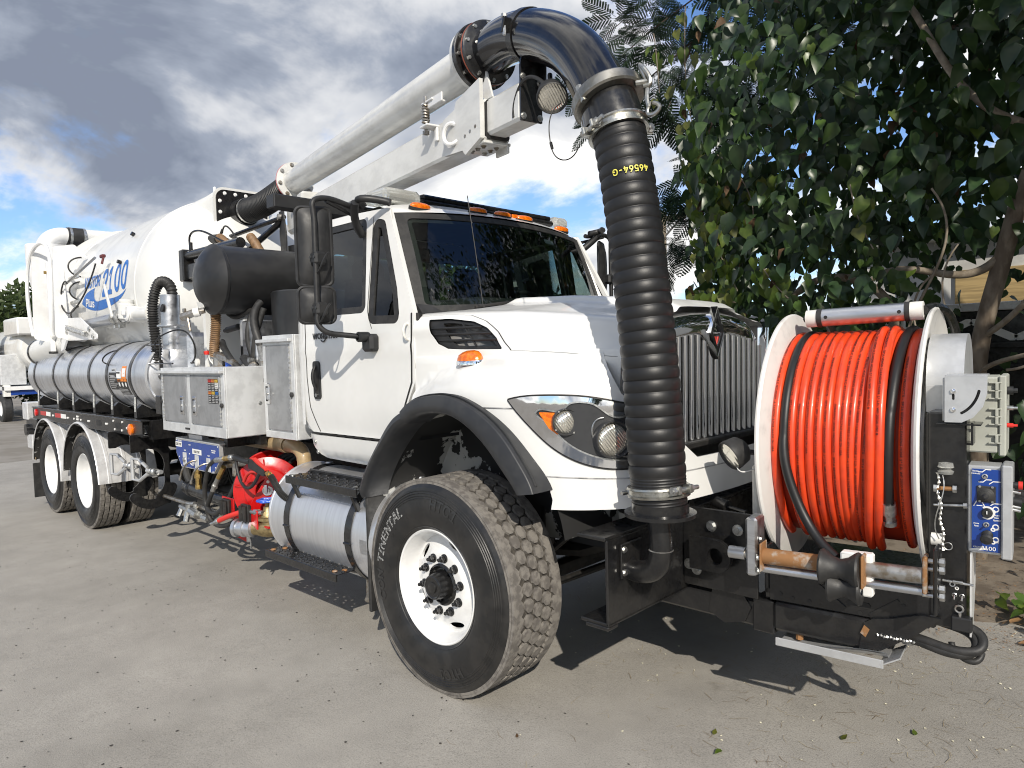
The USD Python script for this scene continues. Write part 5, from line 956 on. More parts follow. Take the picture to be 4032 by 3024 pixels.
part('flange_plate', [lathe([(.10, .066), (.166, .066), (.166, .085), (.155, .09), (.118, .10), (.118, .12), (.11, .12)], bp(L0), BD, 48)], BLK, smooth=30); part('flange_gasket', [lathe([(.12, .060), (.168, .060), (.168, .067), (.12, .067)], bp(L0), BD, 48)], mat('copper_gasket', (.35, .10, .06), .4, .4))
for k in range(10):
    a = 2*PI*k/10+.1; part('flange_bolt', bolt(bp(L0)+.158*(math.cos(a)*uu+math.sin(a)*vv)+BD*.014, BD, .010, .014), ZINC); a += .3
    part('flange_bolt', bolt(bp(L0)+.146*(math.cos(a)*uu+math.sin(a)*vv)+BD*.088, BD, .010, .012), ZINC)
# elbow
e0, e1, e2 = bp(L0+.10), A(.985, -.957, 2.83), None
eld = spl([bp(L0-.02), bp(L0+.10), bp(L0+.22, 0, .002), bp(L0+.42, 0, -.035), bp(L0+.62, 0, -.12), bp(L0+.80, 0, -.245), bp(L0+.92, 0, -.385), bp(L0+.995, 0, -.52), bp(L0+1.035, 0, -.64)], 44)
part('boom_elbow', [tube(eld[3:], .120, 40)], GLOSSB, smooth=60, label='glossy black elbow at the end of the boom')
tan = lambda P_, i: nrm(P_[min(i+1, len(P_)-1)]-P_[max(i-1, 0)])
part('elbow_strap', [lathe([(.120, -.024), (.126, -.024), (.126, .024), (.120, .024)], eld[15], tan(eld, 15), 44)], BLK)
part('strap_lug', [obx(eld[15]+BS*-.132+ZP*.02, tan(eld, 15), BS, np.cross(tan(eld, 15), BS), .02, .05, .07, .004)], BLK); part('strap_bolt', [cyl(eld[15]-BS*.145+ZP*.07, eld[15]-BS*.145-ZP*.03, .009, 8), cyl(eld[15]-BS*.145+ZP*.07, eld[15]-BS*.145+ZP*.055, .015, 6)], ZINC)
# lower beam of the boom
def beam(t0, t1, w_, h_, uc): return obx(bp((t0+t1)/2, 0, uc), BD, BS, BU, t1-t0, w_, h_, .014)
part('boom_beam', [beam(.10, L0+.14, .165, .215, -.375)], BOOMW, smooth=25); part('boom_beam_extension', [beam(L0-.1, L0+.445, .128, .185, -.365)], BOOMW, smooth=25)
part('beam_gap', [beam(L0+.13, L0+.143, .15, .20, -.375)], UNDER)
ep = smoothpoly([(-.075, -.475), (.075, -.475), (.085, -.27), (.09, -.10), (.03, -.08), (-.075, -.27)], .01)
PL_ = part('elbow_bracket', [prism(Polygon([(x, y) for x, y in [(-.064, -.462), (.064, -.462), (.064, -.28), (.10, -.16), (.09, -.10), (-.05, -.12), (-.064, -.20)]]), bp(L0+.445), BS, BU, .012), obx(bp(L0+.42, .06, -.2), BD, BS, BU, .16, .012, .22, .004)], BLK)
for s_, u_ in ((-.05, -.44), (.05, -.44), (-.05, -.25), (.05, -.27)): part('bracket_bolt', bolt(bp(L0+.457, s_, u_), BD, .012, .010), ZINC, PL_)
cp = Polygon([(L0-.26, -.285), (L0-.13, -.26), (L0-.11, -.22), (L0+.14, -.17), (L0+.14, -.475), (L0-.02, -.53), (L0-.05, -.50), (L0-.26, -.485)])
CK = part('beam_cheek', [prism(cp, bp(0, -.085), BD, BU, .01)], BOOMW)
CK = part('beam_cheek', [prism(cp, bp(0, -.095), BD, BU, .012)], BOOMW)
part('beam_shoe', [obx(bp(L0+.02, 0, -.49), BD, BS, BU, .24, .17, .016, .003), obx(bp(L0+.08, .07, -.51), BD, BS, BU, .12, .014, .05, .003)], BOOMW, CK)
for k in range(3): part('cheek_bolt', bolt(bp(L0-.02+.055*k, -.098, -.43+.012*k), -BS, .011, .010), STEEL, CK)
for k in range(6): part('shoe_bolt', bolt(bp(L0-.04+.06*(k % 3), -.05+.08*(k//3), -.498), -BU, .011, .012), STEEL, CK)
part('lifting_eye', [tube(spl([bp(L0-.13, -.10, -.34), bp(L0-.19, -.13, -.345), bp(L0-.205, -.135, -.40), bp(L0-.17, -.13, -.44), bp(L0-.11, -.10, -.43)], 20), .012, 8)], REARW, CK)
part('stay_plate', [prism(Polygon([(L0-.07, -.16), (L0+.10, -.26), (L0+.16, -.26), (L0+.07, -.02), (L0+.03, -.02)]), bp(0, -.03), BD, BU, .012)], REARW)
part('spring_bracket', [obx(bp(L0-.42, -.08, -.135), BD, BS, BU, .14, .10, .012, .003), obx(bp(L0-.35, -.115, -.15), BD, BS, BU, .20, .012, .05, .003), obx(bp(L0-.40, -.12, -.285), BD, BS, BU, .09, .09, .012, .003), obx(bp(L0-.37, -.092, -.33), BD, BS, BU, .03, .016, .08, .004)], REARW)
hq = np.linspace(0, 1, 100); part('boom_spring', [tube(np.array([bp(L0-.44+.02*math.cos(h_*2*PI*7), -.125+.02*math.sin(h_*2*PI*7), -.14-.115*h_) for h_ in hq]), .006, 5), cyl(bp(L0-.44, -.125, -.10), bp(L0-.44, -.125, -.32), .010, 8), cyl(bp(L0-.44, -.125, -.30), bp(L0-.44, -.125, -.32), .02, 6)], STEEL)
# boom base: white bracket, pivot plates, flexible hose to the tank outlet
part('boom_base', [obx(bp(.22, 0, -.36), BD, BS, BU, .40, .22, .30, .03), obx(bp(.52, -.02, -.42), BD, BS, BU, .14, .24, .42, .02)], BOOMW, smooth=30)
for t_, u_ in ((.32, -.27), (.54, -.50)): part('pivot_pin', [cyl(bp(t_, -.12, u_), bp(t_, -.175, u_), .026, 12), cyl(bp(t_, -.11, u_), bp(t_, -.125, u_), .042, 16)], ZINC)
part('pivot_plate', [prism(Polygon([(-.02, -.30), (.10, -.30), (.17, -.52), (.17, -.78), (.0, -.78), (.0, -.62), (-.02, -.55)]), bp(0, -.15), BD, BU, .014)], SATB); part('pivot_pin', [cyl(bp(.06, -.165, -.36), bp(.06, -.20, -.36), .03, 10)], STEEL)
part('boom_post', [lathe([(.20, 1.3), (.20, 2.55), (.16, 2.60), (.16, 2.78), (0, 2.78)], (-3.15, 0, 0), ZP, 28)], SATB); part('lift_cylinder', [cyl((-3.0, -.08, 2.45), bp(1.0, 0, -.50), .055, 14)], BLK)
part('stay_bar', [cyl((-4.1, -.30, 2.96), bp(.1, -.15, -.36), .022, 8), cyl((-4.0, -.3, 2.70), (-3.3, -.15, 3.02), .03, 8)], BLK)
fp = spl([(-4.18, -.10, 3.235), (-4.05, -.10, 3.24), (-3.80, -.07, 3.265), (-3.52, -.02, 3.345), (-3.38, .01, 3.395), B0-BD*.03], 240)
part('tank_hose', [tube(fp, .116+.004*np.cos(np.linspace(0, 1, 240)*2*PI*44), 26)], DULLR, smooth=60, label='ribbed black hose from tank outlet to boom')
part('hose_band', [lathe([(.122, -.012), (.127, -.012), (.127, .012), (.122, .012)], fp[36], tan(fp, 36), 36)], ZINC); part('outlet_collar', [lathe([(.125, -.02), (.14, 0), (.135, .10), (.118, .10)], (-4.17, -.10, 3.235), XP, 32)], BLK)
for k, (pts, r, m_) in enumerate([([(-4.0, -.42, 2.92), (-3.75, -.5, 2.86), (-3.55, -.50, 2.72), (-3.45, -.5, 2.62)], .042, BROWNH), ([(-4.15, -.45, 2.93), (-4.0, -.44, 2.92)], .048, RUBBER), ([(-3.5, -.36, 2.88), (-3.3, -.40, 2.76), (-3.15, -.42, 2.64)], .04, BROWNH), ([(-3.9, -.44, 3.0), (-3.93, -.46, 2.90), (-3.85, -.46, 2.78)], .012, RUBBER), ([(-4.0, -.40, 2.98), (-3.9, -.42, 3.03), (-3.7, -.42, 2.92), (-3.3, -.40, 2.66)], .008, RUBBER)]):
    n_ = 120 if m_ is BROWNH else 24; part('vent_hose', [tube(spl(pts, n_), r+(.003*np.cos(np.linspace(0, 1, n_)*2*PI*26) if m_ is BROWNH else 0), 10)], m_, smooth=60)
# ---------------------------------------------------------------- suction hose
HP = spl([(.985, -.957, 2.83), (1.035, -.966, 2.70), (1.095, -.972, 2.42), (1.148, -.975, 2.03), (1.188, -.973, 1.60), (1.212, -.972, 1.165), (1.218, -.972, 1.08)], 700)
HD = np.r_[0, np.cumsum(np.linalg.norm(np.diff(HP, axis=0), axis=1))]; HLn = HD[-1]
hpitch = .0500; hr = .1130 + .0036*(np.abs(np.cos(PI*HD/hpitch))**.5*2-1.1)
hr = np.where(HD < .20, .1150, hr); hr = np.where(HD > HLn-.15, .1135+.0012*np.cos(2*PI*HD/.012), hr); hr = hr*np.interp(HD, [0, .2, HLn-.3, HLn], [.98, .985, 1.03, 1.0])
SH = part('suction_hose', [tube(HP, hr, 48)], DULLR, smooth=70, label='thick ribbed black suction hose hanging from the boom')
def hose_surf(d, ang):
    i = int(np.argmin(np.abs(HD-d))); t = tan(HP, i); u_, v_, _ = frame(t, (0, 1, 0)); return HP[i], t
# yellow stencil, upside down, on the side towards the camera
i0 = int(np.argmin(np.abs(HD-.365))); tt = tan(HP, i0)
q_ = nrm(A(.69, -.72, 0)); q_ = nrm(q_-(q_@tt)*tt); sd_ = np.cross(tt, q_)
mt = tmesh('46564-G', .026, .001, True).subdivide_to_size(.012); x_, y_, z_ = mt.vertices.T; x_ = (x_-x_.mean())*.92; th = x_/.118 + .02
V_ = HP[i0] + np.outer(np.cos(th)*(.1205+z_), q_)*1.0 + np.outer(np.sin(th)*(.1205+z_), sd_) + np.outer(y_, tt)
part('hose_number', trimesh.Trimesh(V_, mt.faces, process=False), YELL, SH, smooth=False)
def clamp(name, i, r, w_, m_, ang0, parent=None, bolts=True):
    t = tan(HP, i); u_, v_, _ = frame(t, (0, 1, 0)); p = HP[i]
    c_ = part(name, [lathe([(r-.004, -w_), (r+.010, -w_), (r+.012, -w_*.6), (r+.005, -w_*.4), (r+.005, w_*.4), (r+.012, w_*.6), (r+.010, w_), (r-.004, w_)], p, t, 56)], m_, smooth=30)
    for a in ([ang0, ang0+PI] if bolts else []):
        d_ = math.cos(a)*q_+math.sin(a)*sd_; s_ = np.cross(t, d_); c = p+d_*(r+.022)
        part('clamp_lug', [obx(c-s_*.03, d_, t, s_, .045, w_*1.7, .018, .004), obx(c+s_*.03, d_, t, s_, .045, w_*1.7, .018, .004)], m_, c_)
        part('clamp_bolt', [cyl(c-s_*.085, c+s_*.06, .0095, 10), cyl(c-s_*.052, c-s_*.036, .018, 6), cyl(c+s_*.04, c+s_*.056, .018, 6)], ZINC, c_)
    return c_
CLM = mat('clamp_casting', (.46, .46, .43), .36, 1.0, 0, vs=22, col2=(.36, .35, .31), rvar=.1)
clamp('hose_clamp', int(np.argmin(np.abs(HD-.16))), .119, .022, CLM, 1.05)
ring_i = 2
t0_ = tan(HP, ring_i); part('coupling_ring', [lathe([(.118, -.03), (.150, -.03), (.158, -.02), (.158, .02), (.150, .028), (.118, .028)], HP[0]+t0_*.005, t0_, 60)], mat('coupling_cast', (.33, .32, .29), .42, 1.0, 0, vs=18, col2=(.24, .23, .20)), smooth=30)
part('coupling_neck', [tube(HP[3:60:8], .119, 36)], BLK)
d_ = nrm(-.75*sd_*1 + .55*q_); cc = HP[0]+d_*.165
part('coupling_latch', [tube(spl([cc+t0_*.02, cc-t0_*.06+d_*.03, cc-t0_*.085+d_*.02, cc-t0_*.02-sd_*.02, cc+t0_*.06, cc+t0_*.12-d_*.015], 24), .010, 8), cyl(cc-sd_*.03, cc+sd_*.03, .014, 8), tube(spl([cc+t0_*.10, cc+t0_*.16-d_*.01, cc+t0_*.15+d_*.02, cc+t0_*.11+d_*.01], 14), .009, 8)], CLM)
part('coupling_bolt', [cyl(HP[0]+sd_*.12+q_*.08-t0_*.04, HP[0]+sd_*.12+q_*.08+t0_*.04, .014, 8)], CLM)
clamp('hose_clamp', int(np.argmin(np.abs(HD-(HLn-.085)))), .118, .021, CLM, -.55)
# hose stand on the bumper
bp0 = HP[-1]
part('stand_flange', [lathe([(.10, -.005), (.148, -.005), (.148, .010), (.118, .014), (.118, .05)], bp0-A(0, 0, .012), ZP, 48)], BLK, smooth=30); 
for k in range(8):
    a = 2*PI*k/8; part('flange_hole', [cyl(bp0+A(.136*math.cos(a), .136*math.sin(a), -.0019), bp0+A(.136*math.cos(a), .136*math.sin(a), -.0005), .006, 8)], UNDER)
part('hose_stand', [tube(spl([bp0-A(0, 0, .012), bp0-A(0, 0, .10), bp0-A(0, 0, .175), bp0-A(.02, 0, .235), bp0-A(.075, -.004, .272), bp0-A(.16, -.008, .275)], 30), .048, 24)], BLK, smooth=60)
for z_ in (-.165,): part('weld_bead', [lathe([(.047, -.004), (.052, 0), (.047, .004)], bp0+A(0, 0, z_), ZP, 24)], STEEL)
part('stand_flange', [bx(1.052, 1.066, -1.04, -.88, .775, .925, .003)], BLK)
for y_, z_ in ((-1.02, .80), (-1.02, .90)): part('flange_bolt', bolt((1.066, y_, z_), XP, .011, .010), ZINC)
# work lamps
def worklamp(c, d, r, name, lab):
    d = nrm(d); l_ = part(name, [lathe([(0, -.115*r/.08), (r*.6, -.105*r/.08), (r*.95, -.08*r/.08), (r*1.06, -.02), (r*1.06, .0), (r*1.0, .004), (r*.93, -.008)], c, d, 36)], RUBBER, smooth=45, label=lab); part('lamp_lens', [lathe([(r*.94, -.008), (r*.6, -.002), (0, .0)], c, d, 30)], LENS, l_); return l_
worklamp(A(.70, -.985, 2.90), (.45, -.45, -.52), .068, 'work_lamp', 'round black work lamp under the boom elbow')
part('lamp_bracket', [cyl((.66, -.95, 2.93), (.60, -.88, 3.06), .012, 8)], BLK); part('lamp_cable', [tube(spl([(.66, -.97, 2.96), (.55, -.93, 3.05), (.45, -.90, 3.07), (.38, -.88, 3.02), (.36, -.88, 2.92)], 24), .009, 6)], RUBBER)
part('safety_lanyard', [tube(spl([(.76, -1.0, 2.86), (.745, -1.06, 2.78), (.76, -1.08, 2.68), (.80, -1.09, 2.60), (.85, -1.09, 2.575), (.91, -1.07, 2.62)], 30), .0028, 5), cyl((.765, -1.082, 2.67), (.775, -1.084, 2.64), .007, 6)], UNDER)
# ---------------------------------------------------------------- front bumper, hose reel and controls
part('front_bumper', [bx(1.035, 1.05, -1.12, 1.12, .59, .955, .004), bx(.90, 1.05, -1.135, 1.12, .955, .970, .003), bx(.90, 1.05, -1.12, 1.12, .585, .60, .003), bx(.6, 1.04, -.52, -.40, .62, .95), bx(.6, 1.04, .40, .52, .62, .95)], BLK, label='heavy black steel front bumper plate')
part('bumper_foot', [bx(.93, 1.05, -1.125, -1.05, .57, .586, .003)], BLK)
part('frame_horn', [bx(1.05, 1.42, -.505, -.49, .62, 1.0, .003), bx(1.05, 1.30, .49, .505, .62, 1.0, .003)], BLK)
tow = Point(1.25, .80).buffer(.075, 10).union(sbox(1.12, .725, 1.25, .875)).difference(Point(1.25, .80).buffer(.038, 10))
part('tow_eye', [prism(tow, (0, -.545, 0), (1, 0, 0), (0, 0, 1), .028)], BLK)
for x_, z_ in ((1.20, .92), (1.12, .70), (1.33, .92), (1.08, .72)): part('frame_bolt', bolt((x_, -.507, z_), YM, .018, .016), ZINC)
part('base_beam', [bx(.55, 1.46, -.46, -.34, .475, .60, .012)], BLK); part('beam_sleeve', [bx(1.38, 1.48, -.475, -.325, .465, .615, .006)], BLK)
part('gusset', [prism(Polygon([(1.18, .58), (1.33, .58), (1.30, .70), (1.26, .98), (1.20, .98)]), (0, -.455, 0), (1, 0, 0), (0, 0, 1), .012), prism(Polygon([(1.16, .50), (1.24, .46), (1.34, .49), (1.37, .56), (1.33, .62), (1.18, .62)]), (0, -.462, 0), (1, 0, 0), (0, 0, 1), .006)], BLK)
RA = math.radians(6.4); RX, RY = A(math.cos(RA), math.sin(RA), 0), A(-math.sin(RA), math.cos(RA), 0)
RC = A(1.70, 0, 1.315)                                            # the reel's centre
rp = lambda a, b, z: RC*A(1, 1, 0) + RX*a + RY*b + ZP*z             # a along the reel's axle, b away from the camera
part('swing_arm', [obx(rp(-.075, -.40, .555), RX, RY, ZP, .40, .12, .13, .015), obx(rp(.17, -.40, .66), RX, RY, ZP, .12, .10, .14, .01)], BLK, label='swing arm carrying the reel')
part('arm_gusset', [prism(Polygon([(.08, .50), (.16, .505), (.29, .60), (.37, .68), (.30, .68), (.20, .645), (.13, .63), (.10, .61)]), rp(0, -.455, 0), RX, ZP, .016)], BLK); part('rust_patch', [prism(Polygon([(.085, .565), (.105, .55), (.12, .585), (.10, .60)]), rp(0, -.4725, 0), RX, ZP, .002)], RUST)
sk = np.array([[rp(a, b, .472+.0*a + (.03 if abs(b+.35) > .12 else 0) + .02*math.sin(a*9)) for a in np.linspace(-.24, .19, 10)] for b in (-.52, -.47, -.28, -.22)])
part('skid_plate', [grid(sk), grid(sk[::-1]-A(0, 0, .008))], SILVER, smooth=50); part('skid_plate', [obx(rp(-.03, -.53, .475), RX, RY, ZP, .42, .008, .035, .002), obx(rp(.20, -.44, .485), nrm(RX*.8+ZP*.5), RY, nrm(ZP*.8-RX*.5), .09, .16, .006, .001)], SILVER); part('skid_bolt', [cyl(rp(-.17, -.42, .462), rp(-.17, -.42, .51), .016, 8)], RUST); part('skid_bolt', [cyl(rp(.11, -.42, .462), rp(.11, -.42, .51), .016, 8)], RUST)
# reel
FRr = .585
def flangep(s): return [(.0, s*.0), (.30, s*.0), (.44, s*.004), (.50, s*.010), (FRr-.03, s*.022), (FRr-.008, s*.034), (FRr, s*.032), (FRr+.002, s*.024), (FRr-.004, s*.014), (FRr-.034, s*.008), (.51, -s*.004), (.45, -s*.010), (0, -s*.012)]
REEL = group_part('hose_reel', 'white hose reel wound with orange sewer hose')
part('reel_flange', [lathe(flangep(-1), rp(-.272, 0, RC[2]), RX, 96)], FLNGW, REEL, smooth=35); part('reel_flange', [lathe(flangep(1), rp(.278, 0, RC[2]), RX, 96)], FLNGW, REEL, smooth=35)
part('reel_drum', [cyl(rp(-.27, 0, RC[2]), rp(.29, 0, RC[2]), .30, 48)], FLNGW, REEL)
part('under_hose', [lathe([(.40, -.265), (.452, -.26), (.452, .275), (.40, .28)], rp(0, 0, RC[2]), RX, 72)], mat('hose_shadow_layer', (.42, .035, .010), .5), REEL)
HRr = .0188; WR = .478; NW = 15; pit = .0352
def turn(a0, a1, ang0, ang1, n=70, R_=WR, wob=0.0, seed=0):
    t = np.linspace(0, 1, n); rg_ = np.random.default_rng(seed); ph = rg_.uniform(0, 6, 3)
    a = a0+(a1-a0)*t + wob*np.sin(t*5+ph[0]); g = ang0+(ang1-ang0)*t; R2 = R_+wob*.5*np.sin(t*7+ph[1])
    return np.array([rp(a[i], -R2[i]*math.cos(g[i]) if np.ndim(R2) else -R_*math.cos(g[i]), RC[2]+(R2[i] if np.ndim(R2) else R_)*math.sin(g[i])) for i in range(n)])
def hose_print(path, d0, s, out_c, parent):
    """tiny printed line along a turn, facing outwards."""
    D_ = np.r_[0, np.cumsum(np.linalg.norm(np.diff(path, axis=0), axis=1))]; m = tmesh(s, .0085, .0004, True); x, y, z = m.vertices.T; x = x*1.25
    x = np.minimum(d0+x, D_[-1]-.01); P_ = np.stack([np.interp(x, D_, path[:, k]) for k in range(3)], 1); e = .004
    T_ = np.stack([np.interp(np.minimum(x+e, D_[-1]), D_, path[:, k])-np.interp(np.maximum(x-e, 0), D_, path[:, k]) for k in range(3)], 1); T_ /= np.linalg.norm(T_, axis=1, keepdims=True)
    c = rp(0, 0, RC[2]); O = P_-c; O -= np.outer(O @ RX, RX); O /= np.linalg.norm(O, axis=1, keepdims=True); S_2 = np.cross(T_, O); al = (y-.004)/HRr-.35
    V = P_ + (O*np.cos(al)[:, None]-S_2*np.sin(al)[:, None])*(HRr+.0006+z)[:, None]; part('hose_print', trimesh.Trimesh(V, m.faces, process=False), HOSEINK, parent, smooth=False)
PR = 'PIRANHA HOSE PRODUCTS - SP16 SEWER CLEANING HOSE 1" I.D. WP 2500 PSI 8 C 8710109-4 110700 1743 MADE IN USA'
aS = -.249; rgh = np.random.default_rng(5)
for k in range(NW):
    a0 = aS+pit*k
    if k == 1 or k == 13:                                         # the two black leader hoses
        if k == 1:
            tA = turn(a0+.006, a0+.004, PI*.95, .12, 50, WR+.004); pth = np.vstack([tA[:-1], spl([tA[-1], rp(-.207, -.497, 1.30), rp(-.165, -.507, 1.13), rp(-.095, -.522, .992), rp(-.03, -.556, .925), rp(.02, -.58, .893)], 50)])
            part('leader_hose', [tube(pth, .0200, 14)], DULLR, REEL, smooth=60, label='black leader hose running down to the guide roller')
        else:
            pth = np.vstack([turn(a0+.03, a0-.012, PI*.95, .35, 60, WR+.012), turn(a0-.012, a0-.02, .35, -.42, 30, WR+.02)[1:]])
            part('leader_hose', [tube(pth, .0200, 14)], DULLR, REEL, smooth=60, label='black leader hose ending in a crimped steel coupling'); e_ = pth[-1]; dn = tan(pth, len(pth)-1)
            part('hose_coupling', [cyl(e_, e_+dn*.055, .026, 16), cyl(e_+dn*.055, e_+dn*.085, .021, 6), cyl(e_+dn*.085, e_+dn*.105, .026, 14)], ZINC, REEL)
            part('hose_turn', [tube(turn(a0-.012, a0-.015, PI*.95, -.8, 70, WR-.03), HRr, 12)], ORANGE, REEL, smooth=60)
        continue
    sl_ = 0.0
    if 8 <= k <= 12: sl_ = -.030*(k-7)*.45
    pth = turn(a0, a0+sl_, PI*.95, -1.05, 90, WR + (.0 if k not in (12,) else -.012), .0015, k)
    if 8 <= k <= 12: t_ = np.linspace(0, 1, 90); pth = np.array([rp(a0+sl_*max(0, (tt_-.35)/.65)**1.3, -WR*math.cos(PI*.95+(-1.05-PI*.95)*tt_), RC[2]+WR*math.sin(PI*.95+(-1.05-PI*.95)*tt_)) for tt_ in t_])
    h_ = part('hose_turn', [tube(pth, HRr, 14)], ORANGE, REEL, smooth=60)
    hose_print(pth, .55+.23*(k % 4), PR, None, h_)
for k, (aT, aM, aB) in enumerate(((.118, .136, .090), (.160, .166, .128))):   # two crossing turns that slant over the winding
    g = np.linspace(PI*.62, -1.02, 80); rr_ = WR + .032*np.clip((1.75-g)/.5, 0, 1)*(1 if True else 0); aa_ = np.interp(g, [-1.02, -.1, 1.2], [aB, aM, aT]); aa_ = np.convolve(np.r_[[aa_[0]]*6, aa_, [aa_[-1]]*6], np.ones(13)/13, 'valid')
    pth = np.array([rp(aa_[i], -rr_[i]*math.cos(g[i]), RC[2]+rr_[i]*math.sin(g[i])) for i in range(80)])
    h_ = part('hose_turn', [tube(pth, HRr, 14)], ORANGE, REEL, smooth=60); hose_print(pth, .22+.1*k, PR[:70], None, h_)
# roller bar over the top of the reel
tb0, tb1 = rp(-.138, -.11, 1.874), rp(.198, -.11, 1.884); td = nrm(tb1-tb0); TBar = part('top_roller', [cyl(tb0, tb1, .040, 28)], ALU)
part('roller_bush', [cyl(tb0-td*.022, tb0, .043, 24)], RUBBER, TBar); part('roller_bush', [cyl(tb1, tb1+td*.02, .043, 24)], RUBBER, TBar)
part('roller_end', [cyl(tb0-td*.07, tb0-td*.022, .040, 24)], PLTW, TBar); part('roller_end', [cyl(tb1+td*.02, tb1+td*.07, .040, 24)], PLTW, TBar)
for s_ in (.02, .318): part('roller_hole', [cyl(tb0+td*s_-RY*.0385+ZP*.0, tb0+td*s_-RY*.0415, .008, 10)], UNDER, TBar)
part('roller_support', [tube(spl([tb0-td*.07, tb0-td*.09+A(0, .30, .0), rp(-.31, .64, 1.3)], 14), .02, 8), tube(spl([tb1+td*.07, tb1+td*.09+A(0, .30, .0), rp(.31, .64, 1.3)], 14), .02, 8)], BLK)
# tray frame under the reel
FRM = part('reel_frame', [obx(rp(.02, -.445, .70), RX, RY, ZP, .62, .014, .15, .004), obx(rp(.02, .0, .655), RX, RY, ZP, .66, .9, .05, .006), obx(rp(-.30, -.02, .76), RX, RY, ZP, .02, .86, .22, .004)], BLK)
for a_, z_ in ((-.24, .66), (-.22, .74), (-.12, .65), (.08, .64), (-.19, .65), (.24, .70), (.29, .65), (-.02, .735)): part('frame_hole', [cyl(rp(a_, -.4525, z_), rp(a_, -.4545, z_), .009, 10)], UNDER, FRM)
part('frame_rib', [obx(rp(-.03, -.455, .69), nrm(RX*.8-ZP*.6), RY, nrm(RX*.6+ZP*.8), .13, .008, .012), obx(rp(.17, -.455, .68), nrm(RX*.8+ZP*.6), RY, nrm(-RX*.6+ZP*.8), .13, .008, .012)], BLK, FRM); part('frame_slot', [prism(rrect(.03, .662, .12, .686, .011), rp(0, -.4535, 0), RX, ZP, .002)], UNDER, FRM)
part('reel_post', [obx(rp(-.315, -.30, 1.06), RX, RY, ZP, .04, .10, .74, .006)], BLK)
for z_ in (1.36, 1.21): part('post_bolt', bolt(rp(-.315, -.352, z_), -RY, .018, .014), ZINC)
part('grey_bumper_pad', [obx(rp(-.375, -.34, 1.08), RX, RY, ZP, .035, .05, .26, .012)], PLTW)
# guide bar across the front
G0, G1 = rp(-.286, -.60, .862), rp(.325, -.60, .877); gd = nrm(G1-G0)
GB = group_part('guide_bar', 'rusty level wind guide bar across the reel')
part('guide_shaft', [cyl(G0+gd*.02, G0+gd*.28, .033, 24)], RUST, GB); part('guide_shaft', [cyl(G0+gd*.34, G1, .031, 24)], STEEL, GB); part('guide_shaft', [cyl(G0-gd*.12, G0, .020, 18)], STEEL, GB); part('knurled_end', [cyl(G0-gd*.125, G0-gd*.055, .027, 22)], ALU, GB)
part('guide_tie', [cyl(G0-ZP*.055+gd*.02-RY*0, G1-ZP*.058, .017, 14)], ALU, GB); part('rust_collar', [lathe([(.036, -.012), (.044, -.01), (.044, .01), (.036, .012)], G0+gd*.395, gd, 20)], RUST, GB)
gp = prism(Polygon([(-.045, -.10), (.03, -.10), (.045, .02), (.03, .16), (-.06, .16)]), G0-gd*.03+RY*.02, RY, ZP, .03); part('guide_bracket', [obx(G0-gd*.02+ZP*.04+RY*.02, gd, RY, ZP, .05, .11, .25, .01)], ALU, GB)
for y_, z_ in ((-.04, .0), (.0, .07), (-.03, -.06)): part('bracket_bolt', bolt(G0+gd*.008+RY*y_+ZP*z_, gd, .010, .010), ZINC, GB)
part('rust_plate', [obx(G0+gd*.02, gd, RY, ZP, .008, .085, .12, .003)], RUST, GB)
part('guide_roller', [lathe([(.02, -.072), (.068, -.072), (.072, -.064), (.066, -.052), (.048, -.03), (.038, 0), (.048, .03), (.066, .052), (.072, .064), (.068, .072), (.02, .072)], G0+gd*.335-RY*.045, gd, 36)], RUBBER, GB, smooth=50)
part('guide_roller', [lathe([(.02, -.06), (.058, -.06), (.062, -.052), (.042, -.02), (.036, 0), (.042, .02), (.062, .052), (.058, .06), (.02, .06)], G0+gd*.35-RY*.04-ZP*.075, gd, 32)], RUBBER, GB, smooth=50)
part('roller_carriage', [obx(G0+gd*.385+RY*.012-ZP*.025, gd, RY, ZP, .12, .05, .17, .008)], WHT, GB); part('rust_plate', [obx(G0+gd*.415-RY*.035, gd, RY, ZP, .014, .07, .13, .006)], RUST, GB)
part('guide_end_plate', [obx(G1+gd*.01+ZP*.01, gd, RY, ZP, .016, .07, .14, .005)], RUST, GB); part('guide_end_plate', [obx(G1+gd*.045+RY*.01-ZP*.01, gd, RY, ZP, .014, .10, .25, .005)], BLK, GB)
for z_ in (.06, .03, -.04, -.07): part('end_bolt', [cyl(G1-gd*.0+ZP*z_, G1+gd*.07+ZP*z_, .009, 8), cyl(G1+gd*.055+ZP*z_, G1+gd*.072+ZP*z_, .016, 6)], ZINC, GB)
# right-hand post, chain guard and controls
PW = .125
PO = part('control_post', [obx(rp(.388, -.36, 1.06), RX, RY, ZP, PW, .16, .84, .006), obx(rp(.325, -.22, 1.10), RX, RY, ZP, .02, .4, .75, .005)], BLK)
part('post_side_plate', [obx(rp(.345, -.30, .95), RX, RY, ZP, .02, .26, .60, .004)], BLK)
GA, GW, GB_, GZ_, GR_ = .298, .128, -.085, 1.575, .208
part('chain_guard', [grid(np.array([[rp(GA+w_, GB_-GR_*math.cos(t), GZ_+GR_*math.sin(t)) for w_ in (0, GW)] for t in np.linspace(0, PI, 28)])), prism(unary_union([Point(0, 0).buffer(GR_, 24).intersection(sbox(-.3, 0, .3, .3)), sbox(-GR_, -.10, .12, .001)]), rp(GA+GW-.001, GB_, GZ_), RY, ZP, .004), obx(rp(GA+GW/2, GB_-GR_-.0, GZ_-.055), RX, RY, ZP, GW, .005, .11, .002)], SILVER, smooth=40, label='silver painted chain guard')
